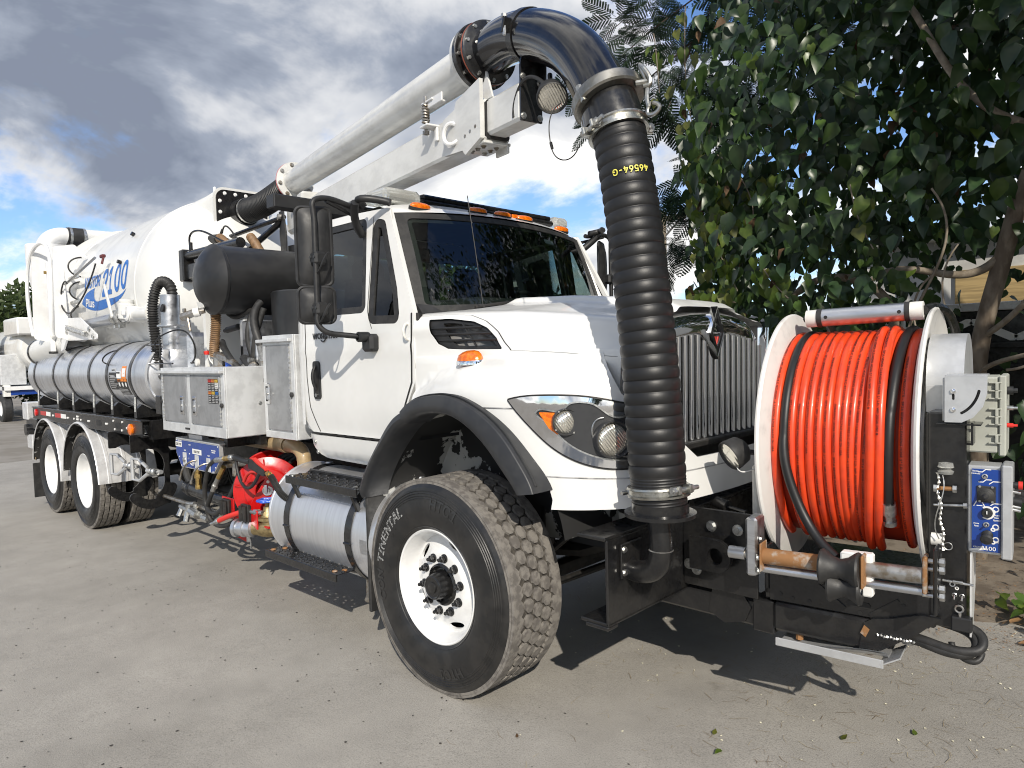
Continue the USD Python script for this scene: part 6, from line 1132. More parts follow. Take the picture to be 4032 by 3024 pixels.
part('guard_back', [grid(np.array([[rp(GA+w_, GB_-(GR_-.006)*math.cos(t), GZ_+(GR_-.006)*math.sin(t)) for w_ in (.002, GW-.002)] for t in np.linspace(0, PI, 28)])[::-1])], SILVER, smooth=40)
part('guard_foot', [obx(rp(.385, -.29, 1.455), RX, RY, ZP, .03, .01, .04, .004)], SILVER)
qp = Polygon([(0, 0), (0, .175), (.136, .175), (.135, .11), (.122, .06), (.092, .02), (.055, 0)])
arcs = LineString([(.098*math.cos(t)+.015, .150+.125*math.sin(t)) for t in np.linspace(-.25, -1.15, 12)]).buffer(.005)
QB = part('swing_bracket', [prism(qp.difference(arcs).difference(rrect(.024, .085, .033, .108, .004)), rp(.381, -.455, 1.445), RX, ZP, .010), obx(rp(.449, -.40, 1.622), RX, RY, ZP, .136, .11, .006, .002), obx(rp(.376, -.40, 1.53), RX, RY, ZP, .006, .10, .165, .002)], SILVER)
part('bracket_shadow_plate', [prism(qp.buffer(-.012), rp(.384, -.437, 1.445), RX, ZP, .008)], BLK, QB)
for z_ in (.118, .048): part('dome_bolt', [lathe([(.0095, 0), (.009, .005), (.005, .009), (0, .010)], rp(.409, -.466, 1.445+z_), -RY, 16)], CHROME, QB)
part('sensor_mount', [cyl(rp(.417, -.40, 1.395), rp(.417, -.40, 1.432), .027, 20)], ALU); part('sensor_plate', [obx(rp(.425, -.40, 1.436), RX, RY, ZP, .145, .11, .006, .002), obx(rp(.468, -.40, 1.40), RX, RY, ZP, .008, .09, .085, .002), obx(rp(.44, -.39, 1.36), RX, RY, ZP, .06, .08, .008, .002)], BLK)
# grey junction box with ribbed lid
JB = group_part('junction_box', 'grey fibreglass junction box')
part('box_body', [obx(rp(.490, -.20, 1.462), RX, RY, ZP, .105, .22, .295, .006)], GREYBX, JB); part('box_lid', [obx(rp(.556, -.20, 1.46), RX, RY, ZP, .024, .235, .31, .005)], GREYBX, JB)
for z_ in (1.588, 1.557, 1.527, 1.487, 1.457, 1.427, 1.387, 1.355): part('lid_rib', [obx(rp(.532, -.315, z_), RX, RY, ZP, .042, .014, .006, .0015)], GREYBX, JB)
for z_ in (1.573, 1.542, 1.472, 1.442, 1.371): part('lid_clip', [obx(rp(.538, -.32, z_), RX, RY, ZP, .011, .011, .03, .002)], GREYBX, JB)
for z_, r_, m_ in ((1.555, .016, PLAST), (1.488, .009, ZINC), (1.42, .009, INKR)): part('box_switch', [cyl(rp(.566, -.26, z_), rp(.588, -.26, z_), r_, 12), cyl(rp(.588, -.26, z_), rp(.602, -.26, z_), r_*.6, 10)], m_, JB)
# blue control panel
CPn = group_part('control_panel', 'blue boom and reel control panel in a grey box')
px, pz = RX, nrm(A(-.02, -.02, 1)); PC = rp(.505, -.42, 1.112)
cpp = lambda a, b, o=0.0: PC + px*(a*.60+.004) + ZP*b*.96 - RY*o
part('panel_box', [obx(PC+RY*.06, RX, RY, ZP, .108, .12, .335, .005)], SILVER, CPn); part('panel_side', [obx(PC+RX*.072+RY*.045, RX, RY, ZP, .034, .14, .352, .005)], SILVER, CPn)
part('panel_face', [obx(PC+px*.006-RY*.007, RX, RY, ZP, .090, .004, .312, .001)], BLUEP, CPn)
def onp(name, m, mt_, parent=CPn): part(name, m, mt_, parent)
onp('joystick_boot', [obx(cpp(.005, .065, .012), RX, RY, ZP, .060, .006, .062, .002), lathe([(.027, 0), (.027, .006), (.022, .008), (.022, .013), (.017, .015), (.017, .020), (.010, .022), (.010, .03), (.005, .042), (0, .042)], cpp(.005, .062, .012), -RY, 24)], RUBBER)
for a_, b_ in ((-.028, .095), (.038, .095), (-.028, .037), (.038, .037)): onp('panel_screw', [cyl(cpp(a_, b_, .014), cpp(a_, b_, .018), .0045, 8)], ZINC)
onp('dial_ring', [lathe([(.017, 0), (.025, 0), (.025, .001), (.017, .001)], cpp(.010, -.008, .0095), -RY, 28, arc=(-2.2, 2.2))], WHT); onp('speed_dial', [lathe([(.0185, 0), (.018, .010), (.015, .016), (0, .017)], cpp(.010, -.008, .010), -RY, 24)], PLAST); onp('dial_pointer', [obx(cpp(.011, -.003, .032), RX, RY, ZP, .003, .002, .012)], WHT)
onp('reel_lever', [lathe([(.016, 0), (.019, .008), (.016, .012), (.019, .016), (.015, .022), (.012, .028), (.012, .032), (.019, .038), (.021, .047), (.016, .055), (0, .058)], cpp(.012, -.092, .009), nrm(-RY-ZP*.25), 24)], PLAST)
for b_ in (.135, -.055): onp('toggle_switch', [lathe([(.010, 0), (.010, .004), (.006, .005)], cpp(-.002 if b_ > 0 else .006, b_, .009), -RY, 12), cyl(cpp(-.002 if b_ > 0 else .006, b_, .012), cpp(-.002 if b_ > 0 else .006, b_-.004, .03), .0032, 8)], ZINC)
def ptext(s, h, a, b, m_=WHT, c=True, bold=True): part('panel_lettering', text(s, h, cpp(a, b, .0092), RX, ZP, .0006, bold, c), m_, CPn, smooth=False)
for s, h, a, b in (('Boom', .0052, -.052, .152), ('Controls', .0052, -.05, .142), ('Hose', .0056, .060, -.018), ('Reel', .0056, .060, -.028), ('Speed', .0056, .060, -.038), ('Hose', .0052, -.046, -.056), ('Reel', .0052, -.046, -.066), ('OUT', .0062, .060, -.074), ('IN', .0062, .062, -.124), ('2100', .0135, .018, -.156)): ptext(s, h, a, b)
ptext('VACTOR', .0055, -.038, -.150); part('panel_logo', [prism(affinity.rotate(affinity.scale(Point(0, 0).buffer(1, 12), .030, .0045), 8), cpp(-.035, -.156, .0092), RX, ZP, .0006)], WHT, CPn)
def glyph(pts, w_): return LineString(pts).buffer(w_, 3)
for a_, b_, g_ in ((-.005, .158, [(-.02, -.006), (-.006, -.006), (.004, .004), (.02, .004)]), (-.002, .118, [(-.02, -.006), (-.006, -.006), (.004, .004), (.02, .004)]), (.048, .110, [(-.016, -.004), (-.004, .006), (.018, .006)]), (.052, .026, [(-.014, -.004), (-.004, .004), (.018, .004)]), (-.04, .025, [(-.012, -.008), (-.002, .012)]), (-.02, .025, [(.010, -.008), (0, .012)]), (-.030, .018, [(-.008, 0), (.008, 0)])):
    part('panel_symbol', [prism(glyph(g_, .0016), cpp(a_, b_, .0092), RX, ZP, .0006)], WHT, CPn)
for b_ in (.008, -.062, -.112):
    part('panel_symbol', [prism(Point(0, 0).buffer(.011).difference(Point(0, 0).buffer(.007)).union(affinity.translate(Point(0, 0).buffer(.008).difference(sbox(-.003, -.003, .003, .003)), -.008, -.010)), cpp(.055, b_, .0092), RX, ZP, .0006)], WHT, CPn)
part('stop_button', [cyl(PC+RX*.088+ZP*.10+RY*.02, PC+RX*.105+ZP*.10+RY*.02, .012, 14)], PLAST, CPn); part('stop_button', [cyl(PC+RX*.105+ZP*.10+RY*.02, PC+RX*.118+ZP*.10+RY*.02, .015, 16)], INKR, CPn)
for z_ in (.075, .02, .008): part('side_switch', [cyl(PC+RX*.088+ZP*z_+RY*.02, PC+RX*.112+ZP*(z_-.004)+RY*.02, .006, 8)], ZINC, CPn)
part('side_connector', [cyl(PC+RX*.088+ZP*.035+RY*.03, PC+RX*.115+ZP*.035+RY*.03, .018, 12)], PLAST, CPn)
# bits on the post
part('threaded_rod', [cyl(rp(.345, -.46, 1.122), rp(.452, -.46, 1.130), .0055, 8)], ZINC); part('rod_nut', [cyl(rp(.36, -.46, 1.123), rp(.372, -.46, 1.124), .011, 6)], ZINC); part('rod_nut', [cyl(rp(.442, -.46, 1.129), rp(.454, -.46, 1.130), .011, 6)], ZINC)
part('cross_bolt', [cyl(rp(.345, -.46, 1.188), rp(.42, -.46, 1.19), .008, 8)], RUST); part('rod_nut', [cyl(rp(.408, -.46, 1.19), rp(.421, -.46, 1.19), .015, 6)], ZINC); part('rod_nut', [cyl(rp(.345, -.46, 1.188), rp(.357, -.46, 1.188), .015, 6)], ZINC)
part('insulator_knob', [lathe([(.024, -.022), (.028, -.012), (.016, -.004), (.028, .004), (.024, .02), (0, .024)], rp(.385, -.46, 1.268), ZP, 18)], CLEARL)
ch = np.array([rp(.357+.004*math.sin(k*.6)+.022*(k/30), -.462, 1.25-.30*k/30) for k in range(31)]); part('drive_chain', [tube(ch, .0045+.0022*np.cos(np.arange(31)*PI), 6)], ZINC)
part('pull_wire', [tube(spl([rp(.375, -.465, 1.24), rp(.38, -.49, 1.18), rp(.352, -.485, 1.05), rp(.365, -.48, .995)], 20), .0022, 5)], ZINC); part('key_ring', [tube([rp(.392, -.455, .965)+RX*.014*math.cos(t)+ZP*.014*math.sin(t) for t in np.linspace(0, 2*PI, 18, endpoint=False)], .002, 5, closed=True)], ZINC)
part('nylon_roller', [cyl(rp(.335, -.44, .985), rp(.375, -.44, .985), .024, 22)], PLTW); part('rubber_stop', [cyl(rp(.34, -.40, .91), rp(.37, -.40, .91), .045, 18)], RUBBER)
part('cotter_bar', [cyl(rp(.375, -.46, .832), rp(.475, -.46, .828), .005, 8)], ZINC); part('cotter_lug', [obx(rp(.425, -.462, .831), RX, RY, ZP, .036, .010, .012, .003)], ZINC)
for a_ in (.412, .437): part('toggle_switch', [lathe([(.009, 0), (.009, .004), (.006, .006)], rp(a_, -.44, .775), -RY, 12), cyl(rp(a_, -.445, .775), rp(a_, -.46, .762), .0035, 8)], ZINC)
part('post_symbol', [prism(Point(0, 0).buffer(.010).difference(Point(0, 0).buffer(.006)), rp(.405, -.4405, .815), RX, ZP, .0006)], WHT); part('post_symbol', [prism(Point(0, 0).buffer(.007).difference(Point(0, 0).buffer(.003)), rp(.42, -.4405, .802), RX, ZP, .0006)], WHT)
part('eye_bolt', [tube([rp(.428, -.45, .725)+RX*.013*math.cos(t)+ZP*.013*math.sin(t) for t in np.linspace(0, 2*PI, 18, endpoint=False)], .004, 6, closed=True), cyl(rp(.43, -.45, .712), rp(.43, -.45, .69), .006, 8)], STEEL)
part('post_foot_block', [obx(rp(.437, -.45, .672), RX, RY, ZP, .068, .05, .055, .005)], SATB); part('white_side_plate', [prism(Polygon([(-.34, .64), (-.42, .62), (-.42, .94), (-.25, .96), (-.25, .80)]), rp(.462, -.02, 0), RY, ZP, .006)], FENDM)
for k, (dz, w_) in enumerate(((0, 0), (.016, .022))): part('hydraulic_loop', [tube(spl([rp(.24, -.42, .555+dz), rp(.32, -.45, .56+dz), rp(.43+w_, -.47, .555+dz), rp(.475+w_, -.455, .57+dz), rp(.48+w_, -.42, .60+dz), rp(.42+w_, -.38, .625+dz), rp(.32, -.36, .645+dz)], 40), .017, 10)], RUBBER, smooth=60)
part('hydraulic_loop', [tube(spl([rp(.40, -.42, .58), rp(.43, -.44, .54), rp(.47, -.45, .53), rp(.50, -.42, .56)], 24), .012, 8)], RUBBER, smooth=60); part('loop_ferrule', [cyl(rp(.235, -.42, .555), rp(.27, -.432, .557), .020, 12)], ZINC)
part('drag_chain', [tube(np.array([rp(.15+.0058*k, -.476, .57+.002*math.sin(k)) for k in range(24)]), .006+.0022*np.cos(np.arange(24)*PI), 6)], ZINC)
lampL = worklamp(rp(-.445, -.50, 1.262), (-.42, -.75, -.40), .066, 'work_lamp', 'round black work lamp beside the hose reel')
part('lamp_bracket', [cyl(rp(-.41, -.44, 1.28), rp(-.33, -.35, 1.26), .012, 8)], BLK); part('lamp_wire', [tube(spl([rp(-.41, -.50, 1.215), rp(-.38, -.52, 1.20), rp(-.35, -.48, 1.205), rp(-.33, -.42, 1.21)], 16), .0025, 5)], WHT)
part('rubber_buffer', [cyl((1.15, -.36, 1.0), (1.22, -.38, .99), .03, 14), cyl((1.22, -.38, .99), (1.32, -.40, .98), .010, 8)], BLK)
# ---------------------------------------------------------------- fuel tank and steps under the cab
FT = group_part('fuel_tank', 'round aluminium fuel tank with black straps')
fy, fz, fr = -.832, .662, .338
part('tank_shell', [lathe([(0, -1.86), (.22, -1.855), (.30, -1.84), (fr-.004, -1.80), (fr+.004, -1.79), (fr+.004, -1.775), (fr, -1.77), (fr, -1.2), (fr, -.50), (.30, -.46), (0, -.45)], (0, fy, fz), XP, 80)], ALUF, FT, smooth=25)
for xx in (-1.545, -.82):
    part('tank_strap', [lathe([(fr+.001, xx-.03), (fr+.008, xx-.03), (fr+.008, xx+.03), (fr+.001, xx+.03)], (0, fy, fz), XP, 64)], BLK, FT)
    part('strap_joint', [bx(xx-.034, xx+.034, fy-fr-.016, fy-fr+.03, fz-.03, fz-.015, .004)], BLK, FT)
for xx in (-1.62, -1.12, -.60): part('tank_cap', [lathe([(.028, 0), (.026, .016), (.012, .02), (0, .022)], (xx, fy+.05, fz+fr-.006), ZP, 16)], ALU, FT)
part('rivet_line', [lathe([(.0045, 0), (.0035, .003), (0, .0035)], (-1.45+.03*k, fy-fr*math.cos(.62), fz+fr*math.sin(.62)), A(0, -math.cos(.62), math.sin(.62)), 6) for k in range(20)], ALUF, FT, smooth=False, kind='stuff')
part('maker_stamp', [lathe([(fr+.0005, -.70+.012*k), (fr+.0012, -.695+.012*k), (fr+.0005, -.69+.012*k)], (0, fy, fz), XP, 10, arc=(PI*.98+.0, PI*1.06)) for k in range(6)], ALU, FT, kind='stuff')
def step(x0, x1, y0, y1, z, name, lab):
    s_ = part(name, [bx(x0, x1, y0-.004, y0+.008, z-.045, z+.004, .003), bx(x0, x1, y1-.012, y1+.004, z-.03, z+.026, .006)], BLK, label=lab)
    pl = sbox(x0, y0+.008, x1, y1-.012); nx = int((x1-x0)/.052); holes = []; bumps = []
    ny = max(2, int((y1-y0)/.035))
    for i in range(nx):
        for j in range(ny):
            cx, cy = x0+.035+(x1-x0-.07)*i/(nx-1)+(.013 if j % 2 else -.013), y0+.025+(y1-y0-.05)*j/max(1, ny-1)
            if (i+j) % 2: holes.append(Point(cx, cy).buffer(.0095, 3))
            else: bumps.append(lathe([(.013, 0), (.010, .007), (.005, .008)], (cx, cy, z), ZP, 8))
    part('tread_plate', [trimesh.creation.extrude_polygon(pl.difference(unary_union(holes)), .004, engine='earcut').apply_translation((0, 0, z-.004))], BLK, s_, smooth=False)
    part('grip_stud', bumps, BLK, s_, kind='stuff'); return s_
st = step(-1.47, -.66, -1.205, -1.02, .985, 'cab_step', 'upper perforated cab step')
for xx in (-1.42, -.74): part('step_bracket', [tube([(xx, -1.19, .965), (xx-.03, fy-fr*.86, fz+fr*.52)], .016, 6), bx(xx-.03, xx+.03, -1.02, fy, .955, .975)], BLK, st)
for xx, yy in ((-.72, -1.17), (-.69, -1.10), (-1.44, -1.17)): part('step_bolt', [lathe([(.016, 0), (.015, .006), (.006, .009), (0, .01)], (xx, yy, .985), ZP, 12)], ZINC, st)
st = step(-1.735, -.86, -1.235, -1.075, .455, 'cab_step', 'lower perforated cab step with rusty bolts')
for xx, yy in ((-1.69, -1.20), (-1.66, -1.13), (-.93, -1.20), (-.90, -1.15)): part('step_bolt', [lathe([(.018, 0), (.016, .005), (.007, .008), (0, .008)], (xx, yy, .456), ZP, 10)], RUST, st)
for xx in (-1.55, -.93): part('step_bracket', [bx(xx-.025, xx+.025, -1.08, -.80, .42, .45, .003), bx(xx-.02, xx+.02, -1.09, -1.075, .43, .52, .003)], BLK, st)
part('drain_bracket', [bx(-.88, -.78, -1.02, -.9, .27, .42, .01), cyl((-.85, -1.0, .30), (-.80, -1.06, .27), .02, 8)], STEEL)
# ---------------------------------------------------------------- valve panel under the tool box
VP = group_part('valve_panel', 'blue water valve panel under the tool box')
vp = Polygon([(-3.42, 1.10), (-2.58, 1.10), (-2.575, .975), (-2.69, .868), (-3.32, .868), (-3.42, .98)])
vy = -1.15
part('panel_body', [prism(vp, (0, vy+.03, 0), (1, 0, 0), (0, 0, 1), .03)], SILVER, VP, smooth=False); part('panel_face', [prism(vp.buffer(-.008), (0, vy-.0005, 0), (1, 0, 0), (0, 0, 1), .002)], BLUEP, VP, smooth=False); part('panel_top', [bx(-3.42, -2.58, vy, vy+.12, 1.095, 1.11, .003)], ALUB, VP)
for (xa, xb, za, zb), s_ in (((-3.418, -3.29, 1.035, 1.077), 'SIDE PORT'), ((-3.08, -2.905, .995, 1.037), 'REAR PORT')):
    part('port_label', [bx(xa, xb, vy-.0038, vy-.0027, za, zb)], WHT, VP); part('port_lettering', text(s_, (zb-za)*.46, ((xa+xb)/2, vy-.004, za+(zb-za)*.27), (1, 0, 0), (0, 0, 1), .0005, True, True, sx=.8), INKB, VP, smooth=False)
for xx, zz in ((-3.23, .935), (-2.99, .930), (-2.77, .925)):
    part('valve_plate', [bx(xx-.035, xx+.035, vy-.010, vy-.003, zz-.05, zz+.06, .003)], ALUB, VP)
    if xx > -3.1: part('valve_lever', [tube(spl([(xx, vy-.01, zz+.02), (xx-.02, vy-.05, zz+.01), (xx-.07, vy-.09, zz-.04), (xx-.10, vy-.10, zz-.10), (xx-.115, vy-.10, zz-.125)], 16), .0075, 8), cyl((xx-.115, vy-.10, zz-.115), (xx-.122, vy-.10, zz-.142), .011, 8)], STEEL, VP)
    else: part('valve_stem', [lathe([(.02, 0), (.018, .01), (.010, .014), (0, .014)], (xx, vy-.010, zz), YM, 14)], ZINC, VP)
    part('panel_lettering', text('PUMP', .010, (xx, vy-.003, zz+.072), (1, 0, 0), (0, 0, 1), .0005, True, True), WHT, VP, smooth=False)
for s_, xx, zz in (('ANTI-FREEZE', -3.33, 1.082), ('FLUSH', -3.13, 1.06), ('WASHDOWN', -2.68, 1.045), ('HANDGUN', -2.68, 1.03)): part('panel_lettering', text(s_, .009, (xx, vy-.003, zz), (1, 0, 0), (0, 0, 1), .0005, True, True), WHT, VP, smooth=False)
for xx, zz in ((-3.40, 1.09), (-2.6, 1.085), (-3.14, .99), (-3.35, .95), (-2.6, .99), (-2.65, .92), (-3.31, .88), (-2.7, .88)): part('panel_rivet', [cyl((xx, vy-.002, zz), (xx, vy-.005, zz), .006, 8)], WHT, VP)
part('panel_logo', [prism(affinity.scale(Point(0, 0).buffer(1, 14), .045, .018).difference(affinity.translate(affinity.scale(Point(0, 0).buffer(1, 14), .045, .018), .006, .008)), (-3.09, vy-.003, .915), (1, 0, 0), (0, 0, 1), .0006)], WHT, VP); part('panel_lettering', text('2100', .022, (-3.085, vy-.0031, .912), (1, 0, 0), (0, 0, 1), .0006, True, True), WHT, VP, smooth=False)
part('junction_strip', [bx(-3.20, -2.95, vy+.02, vy+.08, 1.11, 1.15, .004)], ALU, VP)
part('drain_fitting', [cyl((-3.02, vy+.01, .87), (-3.02, vy+.01, .83), .026, 12), cyl((-3.02, vy+.01, .83), (-3.02, vy+.01, .80), .03, 6), cyl((-3.02, vy+.01, .80), (-3.02, vy+.01, .74), .022, 12), cyl((-3.02, vy+.01, .745), (-3.02, vy+.01, .71), .027, 6)], BRASS)
for k, (p, q_, r, m_) in enumerate([((-2.66, -1.08, .93), (-2.35, -1.03, .97), .026, STEEL), ((-2.50, -1.06, .96), (-2.50, -1.06, .86), .03, STEEL), ((-2.40, -1.04, .96), (-2.40, -1.04, 1.0), .028, STEEL)]): part('pipe_fitting', [cyl(p, q_, r, 12)], m_)
# the pipework below
part('suction_pipe', [tube([(-3.72, -.95, .62), (-3.30, -.95, .60), (-2.80, -.93, .585)], .062, 20), lathe([(.062, -.03), (.072, -.02), (.072, .02), (.062, .03)], (-3.62, -.95, .615), XP, 22)], BLK, smooth=50)
part('suction_elbow', [tube(spl([(-2.90, -.94, .59), (-2.72, -.94, .585), (-2.55, -.92, .56), (-2.42, -.86, .53)], 18), .075, 18)], RUBBER, smooth=60); part('hose_band', [lathe([(.076, -.012), (.081, -.01), (.081, .01), (.076, .012)], (-2.80, -.94, .588), XP, 24)], ZINC)
part('hydraulic_tube', [tube([(-4.1, -1.02, .50), (-3.3, -1.02, .50), (-2.7, -1.0, .49)], .018, 8)], STEEL); part('hydraulic_tube', [tube(spl([(-3.8, -.9, 1.0), (-3.75, -.95, .85), (-3.7, -.95, .70), (-3.6, -.93, .62)], 18), .035, 10)], RUBBER)
for k in range(5): part('hydraulic_hose', [tube(spl([(-2.7+.06*k, -.75, 1.05), (-2.55+.05*k, -.80, .95-.03*k), (-2.4+.07*k, -.72, 1.0), (-2.1, -.62, .92-.04*k), (-1.8, -.55, .9)], 24), .016, 8)], RUBBER, smooth=60)
vz = .455
for k, (p, q_, r) in enumerate([((-3.62, -1.06, vz+.02), (-3.10, -1.06, vz-.01), .022), ((-3.60, -1.06, vz+.0), (-3.60, -1.09, vz-.06), .024), ((-3.45, -1.06, vz+.06), (-3.45, -1.06, vz-.02), .026), ((-3.42, -1.08, vz), (-3.42, -1.10, vz-.08), .026), ((-3.35, -1.08, vz+.02), (-3.22, -1.08, vz+.0), .036), ((-3.30, -1.06, vz+.08), (-3.30, -1.06, vz+.02), .02), ((-3.15, -1.06, vz-.01), (-3.05, -1.06, vz-.015), .03), ((-3.50, -1.04, vz+.05), (-3.36, -1.04, vz+.07), .02)]): part('water_valve', [cyl(p, q_, r, 8)], ZINC)
part('tan_pipe', [tube(spl([(-3.2, -.82, 1.09), (-2.7, -.83, 1.095), (-2.1, -.84, 1.10), (-1.95, -.845, 1.095), (-1.87, -.85, 1.06), (-1.85, -.85, .96)], 40), .052, 18)], TAN, smooth=60); part('pipe_coupling', [lathe([(.054, -.03), (.060, -.03), (.060, .03), (.054, .03)], (-2.12, -.84, 1.10), XP, 20)], TAN)
part('blue_hose_sleeve', [lathe([(.058, -.10), (.060, -.10), (.060, .10), (.058, .10)], (-1.85, -.85, .86), ZP, 20)], BLUEH, smooth=60); part('hose_band', [lathe([(.061, -.02), (.064, -.02), (.064, .0), (.061, .0)], (-1.85, -.85, .88), ZP, 20)], ZINC)
# ---------------------------------------------------------------- red wash-down hose reel
RR_ = group_part('wash_reel', 'red wash-down hose reel')
wc = A(-2.20, -.96, .765); wd = nrm(A(.82, -.57, 0)); wu, wv, _ = frame(wd)
part('reel_disc', [lathe([(0, -.02), (.07, -.02), (.085, .03), (.10, .035), (.16, .03), (.17, .02), (.195, .018), (.24, .0), (.25, -.004), (.252, -.012), (.245, -.016), (0, -.03)], wc, wd, 64)], RED, RR_, smooth=30)
part('reel_disc', [lathe([(0, -.30), (.15, -.29), (.262, -.25), (.272, -.255), (.272, -.265), (.15, -.30), (0, -.31)], wc, wd, 64)], RED, RR_, smooth=30)
part('wound_hose', [lathe([(.19, -.25)] + [(.205+.012*math.cos(k*PI), -.245+.014*k) for k in range(17)] + [(.19, -.01)], wc, wd, 48)], RUBBER, RR_, smooth=60)
for k in range(5):
    a = 2*PI*k/5+.4; d_ = math.cos(a)*wu+math.sin(a)*wv; part('disc_rib', [obx(wc+wd*.020+d_*.205, d_, np.cross(wd, d_), wd, .07, .010, .008, .002)], RED, RR_)
part('reel_hub', [lathe([(.066, .012), (.066, -.02), (0, -.02)], wc, wd, 28)], UNDER, RR_); part('swivel', [cyl(wc+wd*.0+wu*.0, wc+wd*.10, .020, 10), cyl(wc+wd*.10, wc+wd*.10-wv*.0+ZP*.06, .016, 8), cyl(wc+wd*.06-ZP*.0, wc+wd*.06-ZP*.05, .018, 8)], CHROME, RR_)
ad = nrm(A(-.45, -.3, -.80)); aside = np.cross(wd, ad)
part('reel_arm', [obx(wc+wd*.085-ad*.0+ad*.16, ad, nrm(aside), wd, .52, .115, .008, .002)], RED, RR_); part('arm_washer', [lathe([(.02, 0), (.038, 0), (.038, .006), (.02, .006)], wc+wd*.09-ad*.02, wd, 20), cyl(wc+wd*.09-ad*.02, wc+wd*.10-ad*.02, .016, 8)], ZINC, RR_)
for d0, d1 in ((-.08, .03), (-.08, -.03), (.07, .03)): part('arm_bolt', bolt(wc+wd*.089+ad*d0+nrm(aside)*d1, wd, .008, .006), ZINC, RR_)
for d0 in (.20, .26): part('arm_hole', [obx(wc+wd*.0895+ad*d0, ad, nrm(aside), wd, .022, .022, .002)], UNDER, RR_)
part('reel_base', [bx(-2.62, -1.95, -1.10, -.72, .535, .55, .003), bx(-2.62, -2.42, -1.13, -1.12, .545, .70, .003), bx(-2.30, -2.05, -1.13, -1.12, .52, .66, .003)], RED, RR_)
for xx in (-2.52, -2.20): part('roller_guide', [obx((xx, -1.14, .625), XP, ZP, YM, .12, .13, .03, .006), cyl((xx-.03, -1.165, .57), (xx-.03, -1.165, .68), .016, 10), cyl((xx+.03, -1.165, .57), (xx+.03, -1.165, .68), .016, 10)], UNDER, RR_)
part('red_hose_end', [tube(spl([(-2.22, -1.14, .635), (-2.34, -1.17, .60), (-2.52, -1.20, .535)], 14), .020, 10)], INKR, RR_, smooth=60); part('hose_nipple', [cyl((-2.50, -1.197, .543), (-2.57, -1.212, .515), .017, 8), cyl((-2.57, -1.212, .515), (-2.62, -1.222, .497), .012, 8), cyl((-2.53, -1.203, .53), (-2.55, -1.208, .523), .021, 6)], ZINC, RR_); part('hose_joint', [cyl((-2.22, -1.14, .635), (-2.16, -1.14, .64), .026, 12), cyl((-2.16, -1.13, .64), (-2.02, -1.10, .645), .017, 8), cyl((-2.10, -1.12, .643), (-2.06, -1.11, .645), .023, 6)], ZINC, RR_)
# gate valve with camlock
GV = group_part('gate_valve', 'bronze gate valve with blue handwheel and camlock')
gv = A(-2.04, -1.05, .52)
part('valve_body', [lathe([(.045, -.13), (.05, -.10), (.062, -.05), (.066, 0), (.062, .05), (.05, .10), (.05, .13)], gv, nrm(A(-.9, -.43, -.05)), 24), lathe([(.055, 0), (.055, .06), (.075, .065), (.075, .085), (.055, .09), (.045, .12), (.035, .13), (.03, .16), (.018, .165), (.018, .20)], gv, ZP, 20)], BRONZE, GV, smooth=40)
hw = gv+A(0, 0, .205); part('hand_wheel', [tube([hw+A(.065*math.cos(t)*(1+.08*math.cos(6*t)), .065*math.sin(t)*(1+.08*math.cos(6*t)), 0) for t in np.linspace(0, 2*PI, 48, endpoint=False)], .010, 8, closed=True)] + [cyl(hw, hw+A(.06*math.cos(t), .06*math.sin(t), 0), .007, 6) for t in (0, 2.1, 4.2)], BLUEH, GV)
cd_ = nrm(A(-.9, -.43, -.05)); part('camlock', [lathe([(.05, .12), (.066, .13), (.066, .17), (.058, .175), (.058, .19), (.066, .195), (.066, .22), (.055, .225), (.055, .26), (.066, .265), (.066, .29), (.052, .295), (.045, .26), (0, .26)], gv, cd_, 28)], ALU, GV, smooth=30); part('camlock_ear', [obx(gv+cd_*.18-ZP*.07, cd_, np.cross(cd_, ZP), ZP, .03, .02, .07, .005), obx(gv+cd_*.16-ZP*.12, cd_, np.cross(cd_, ZP), ZP, .008, .008, .07)], ZINC, GV)
part('valve_flange', [lathe([(.05, -.13), (.085, -.13), (.085, -.16), (.05, -.17)], gv, cd_, 24), cyl(gv-cd_*.18-ZP*.07, gv-cd_*.18+ZP*.07, .015, 8)], ZINC, GV)
# ---------------------------------------------------------------- spray gun hung on the hoses: lifts off, so a thing of its own
SG = thing('spray_gun', 'black and red pressure wash gun hooked over the red hose reel', 'spray gun')
gq = A(-2.06, -1.15, 1.0); gx, gz_ = nrm(A(.93, .0, -.23)), nrm(A(.23, 0, .93))
gpt = lambda x, z, y=0: gq + gx*x + gz_*z + A(0, y, 0)
body = smoothpoly([(-.02, .0), (-.03, .035), (.03, .05), (.10, .04), (.22, .035), (.235, .005), (.21, -.015), (.06, -.02), (.0, -.03)], .008)
obj('gun_body', [prism(body, gpt(0, 0, .018), gx, gz_, .036)], PLAST, SG, smooth=30); obj('red_cover', [prism(smoothpoly([(-.025, .03), (.03, .062), (.10, .052), (.225, .042), (.23, .028), (.08, .032), (.0, .028)], .005), gpt(0, 0, .014), gx, gz_, .028)], INKR, SG, smooth=30)
obj('gun_grip', [tube(spl([gpt(-.01, .02), gpt(-.08, -.005), gpt(-.17, -.02), gpt(-.255, -.035)], 18), np.interp(np.linspace(0, 1, 18), [0, .3, 1], [.024, .019, .023]), 10)], PLAST, SG, smooth=60)
obj('trigger_guard', [tube(spl([gpt(-.235, -.05), gpt(-.20, -.12), gpt(-.10, -.195), gpt(-.02, -.19), gpt(.08, -.10), gpt(.13, -.02)], 30), .012, 8)], PLAST, SG, smooth=60); obj('trigger', [tube(spl([gpt(.09, -.03), gpt(.02, -.05), gpt(-.05, -.10), gpt(-.09, -.165)], 20), .012, 8)], INKR, SG, smooth=60)
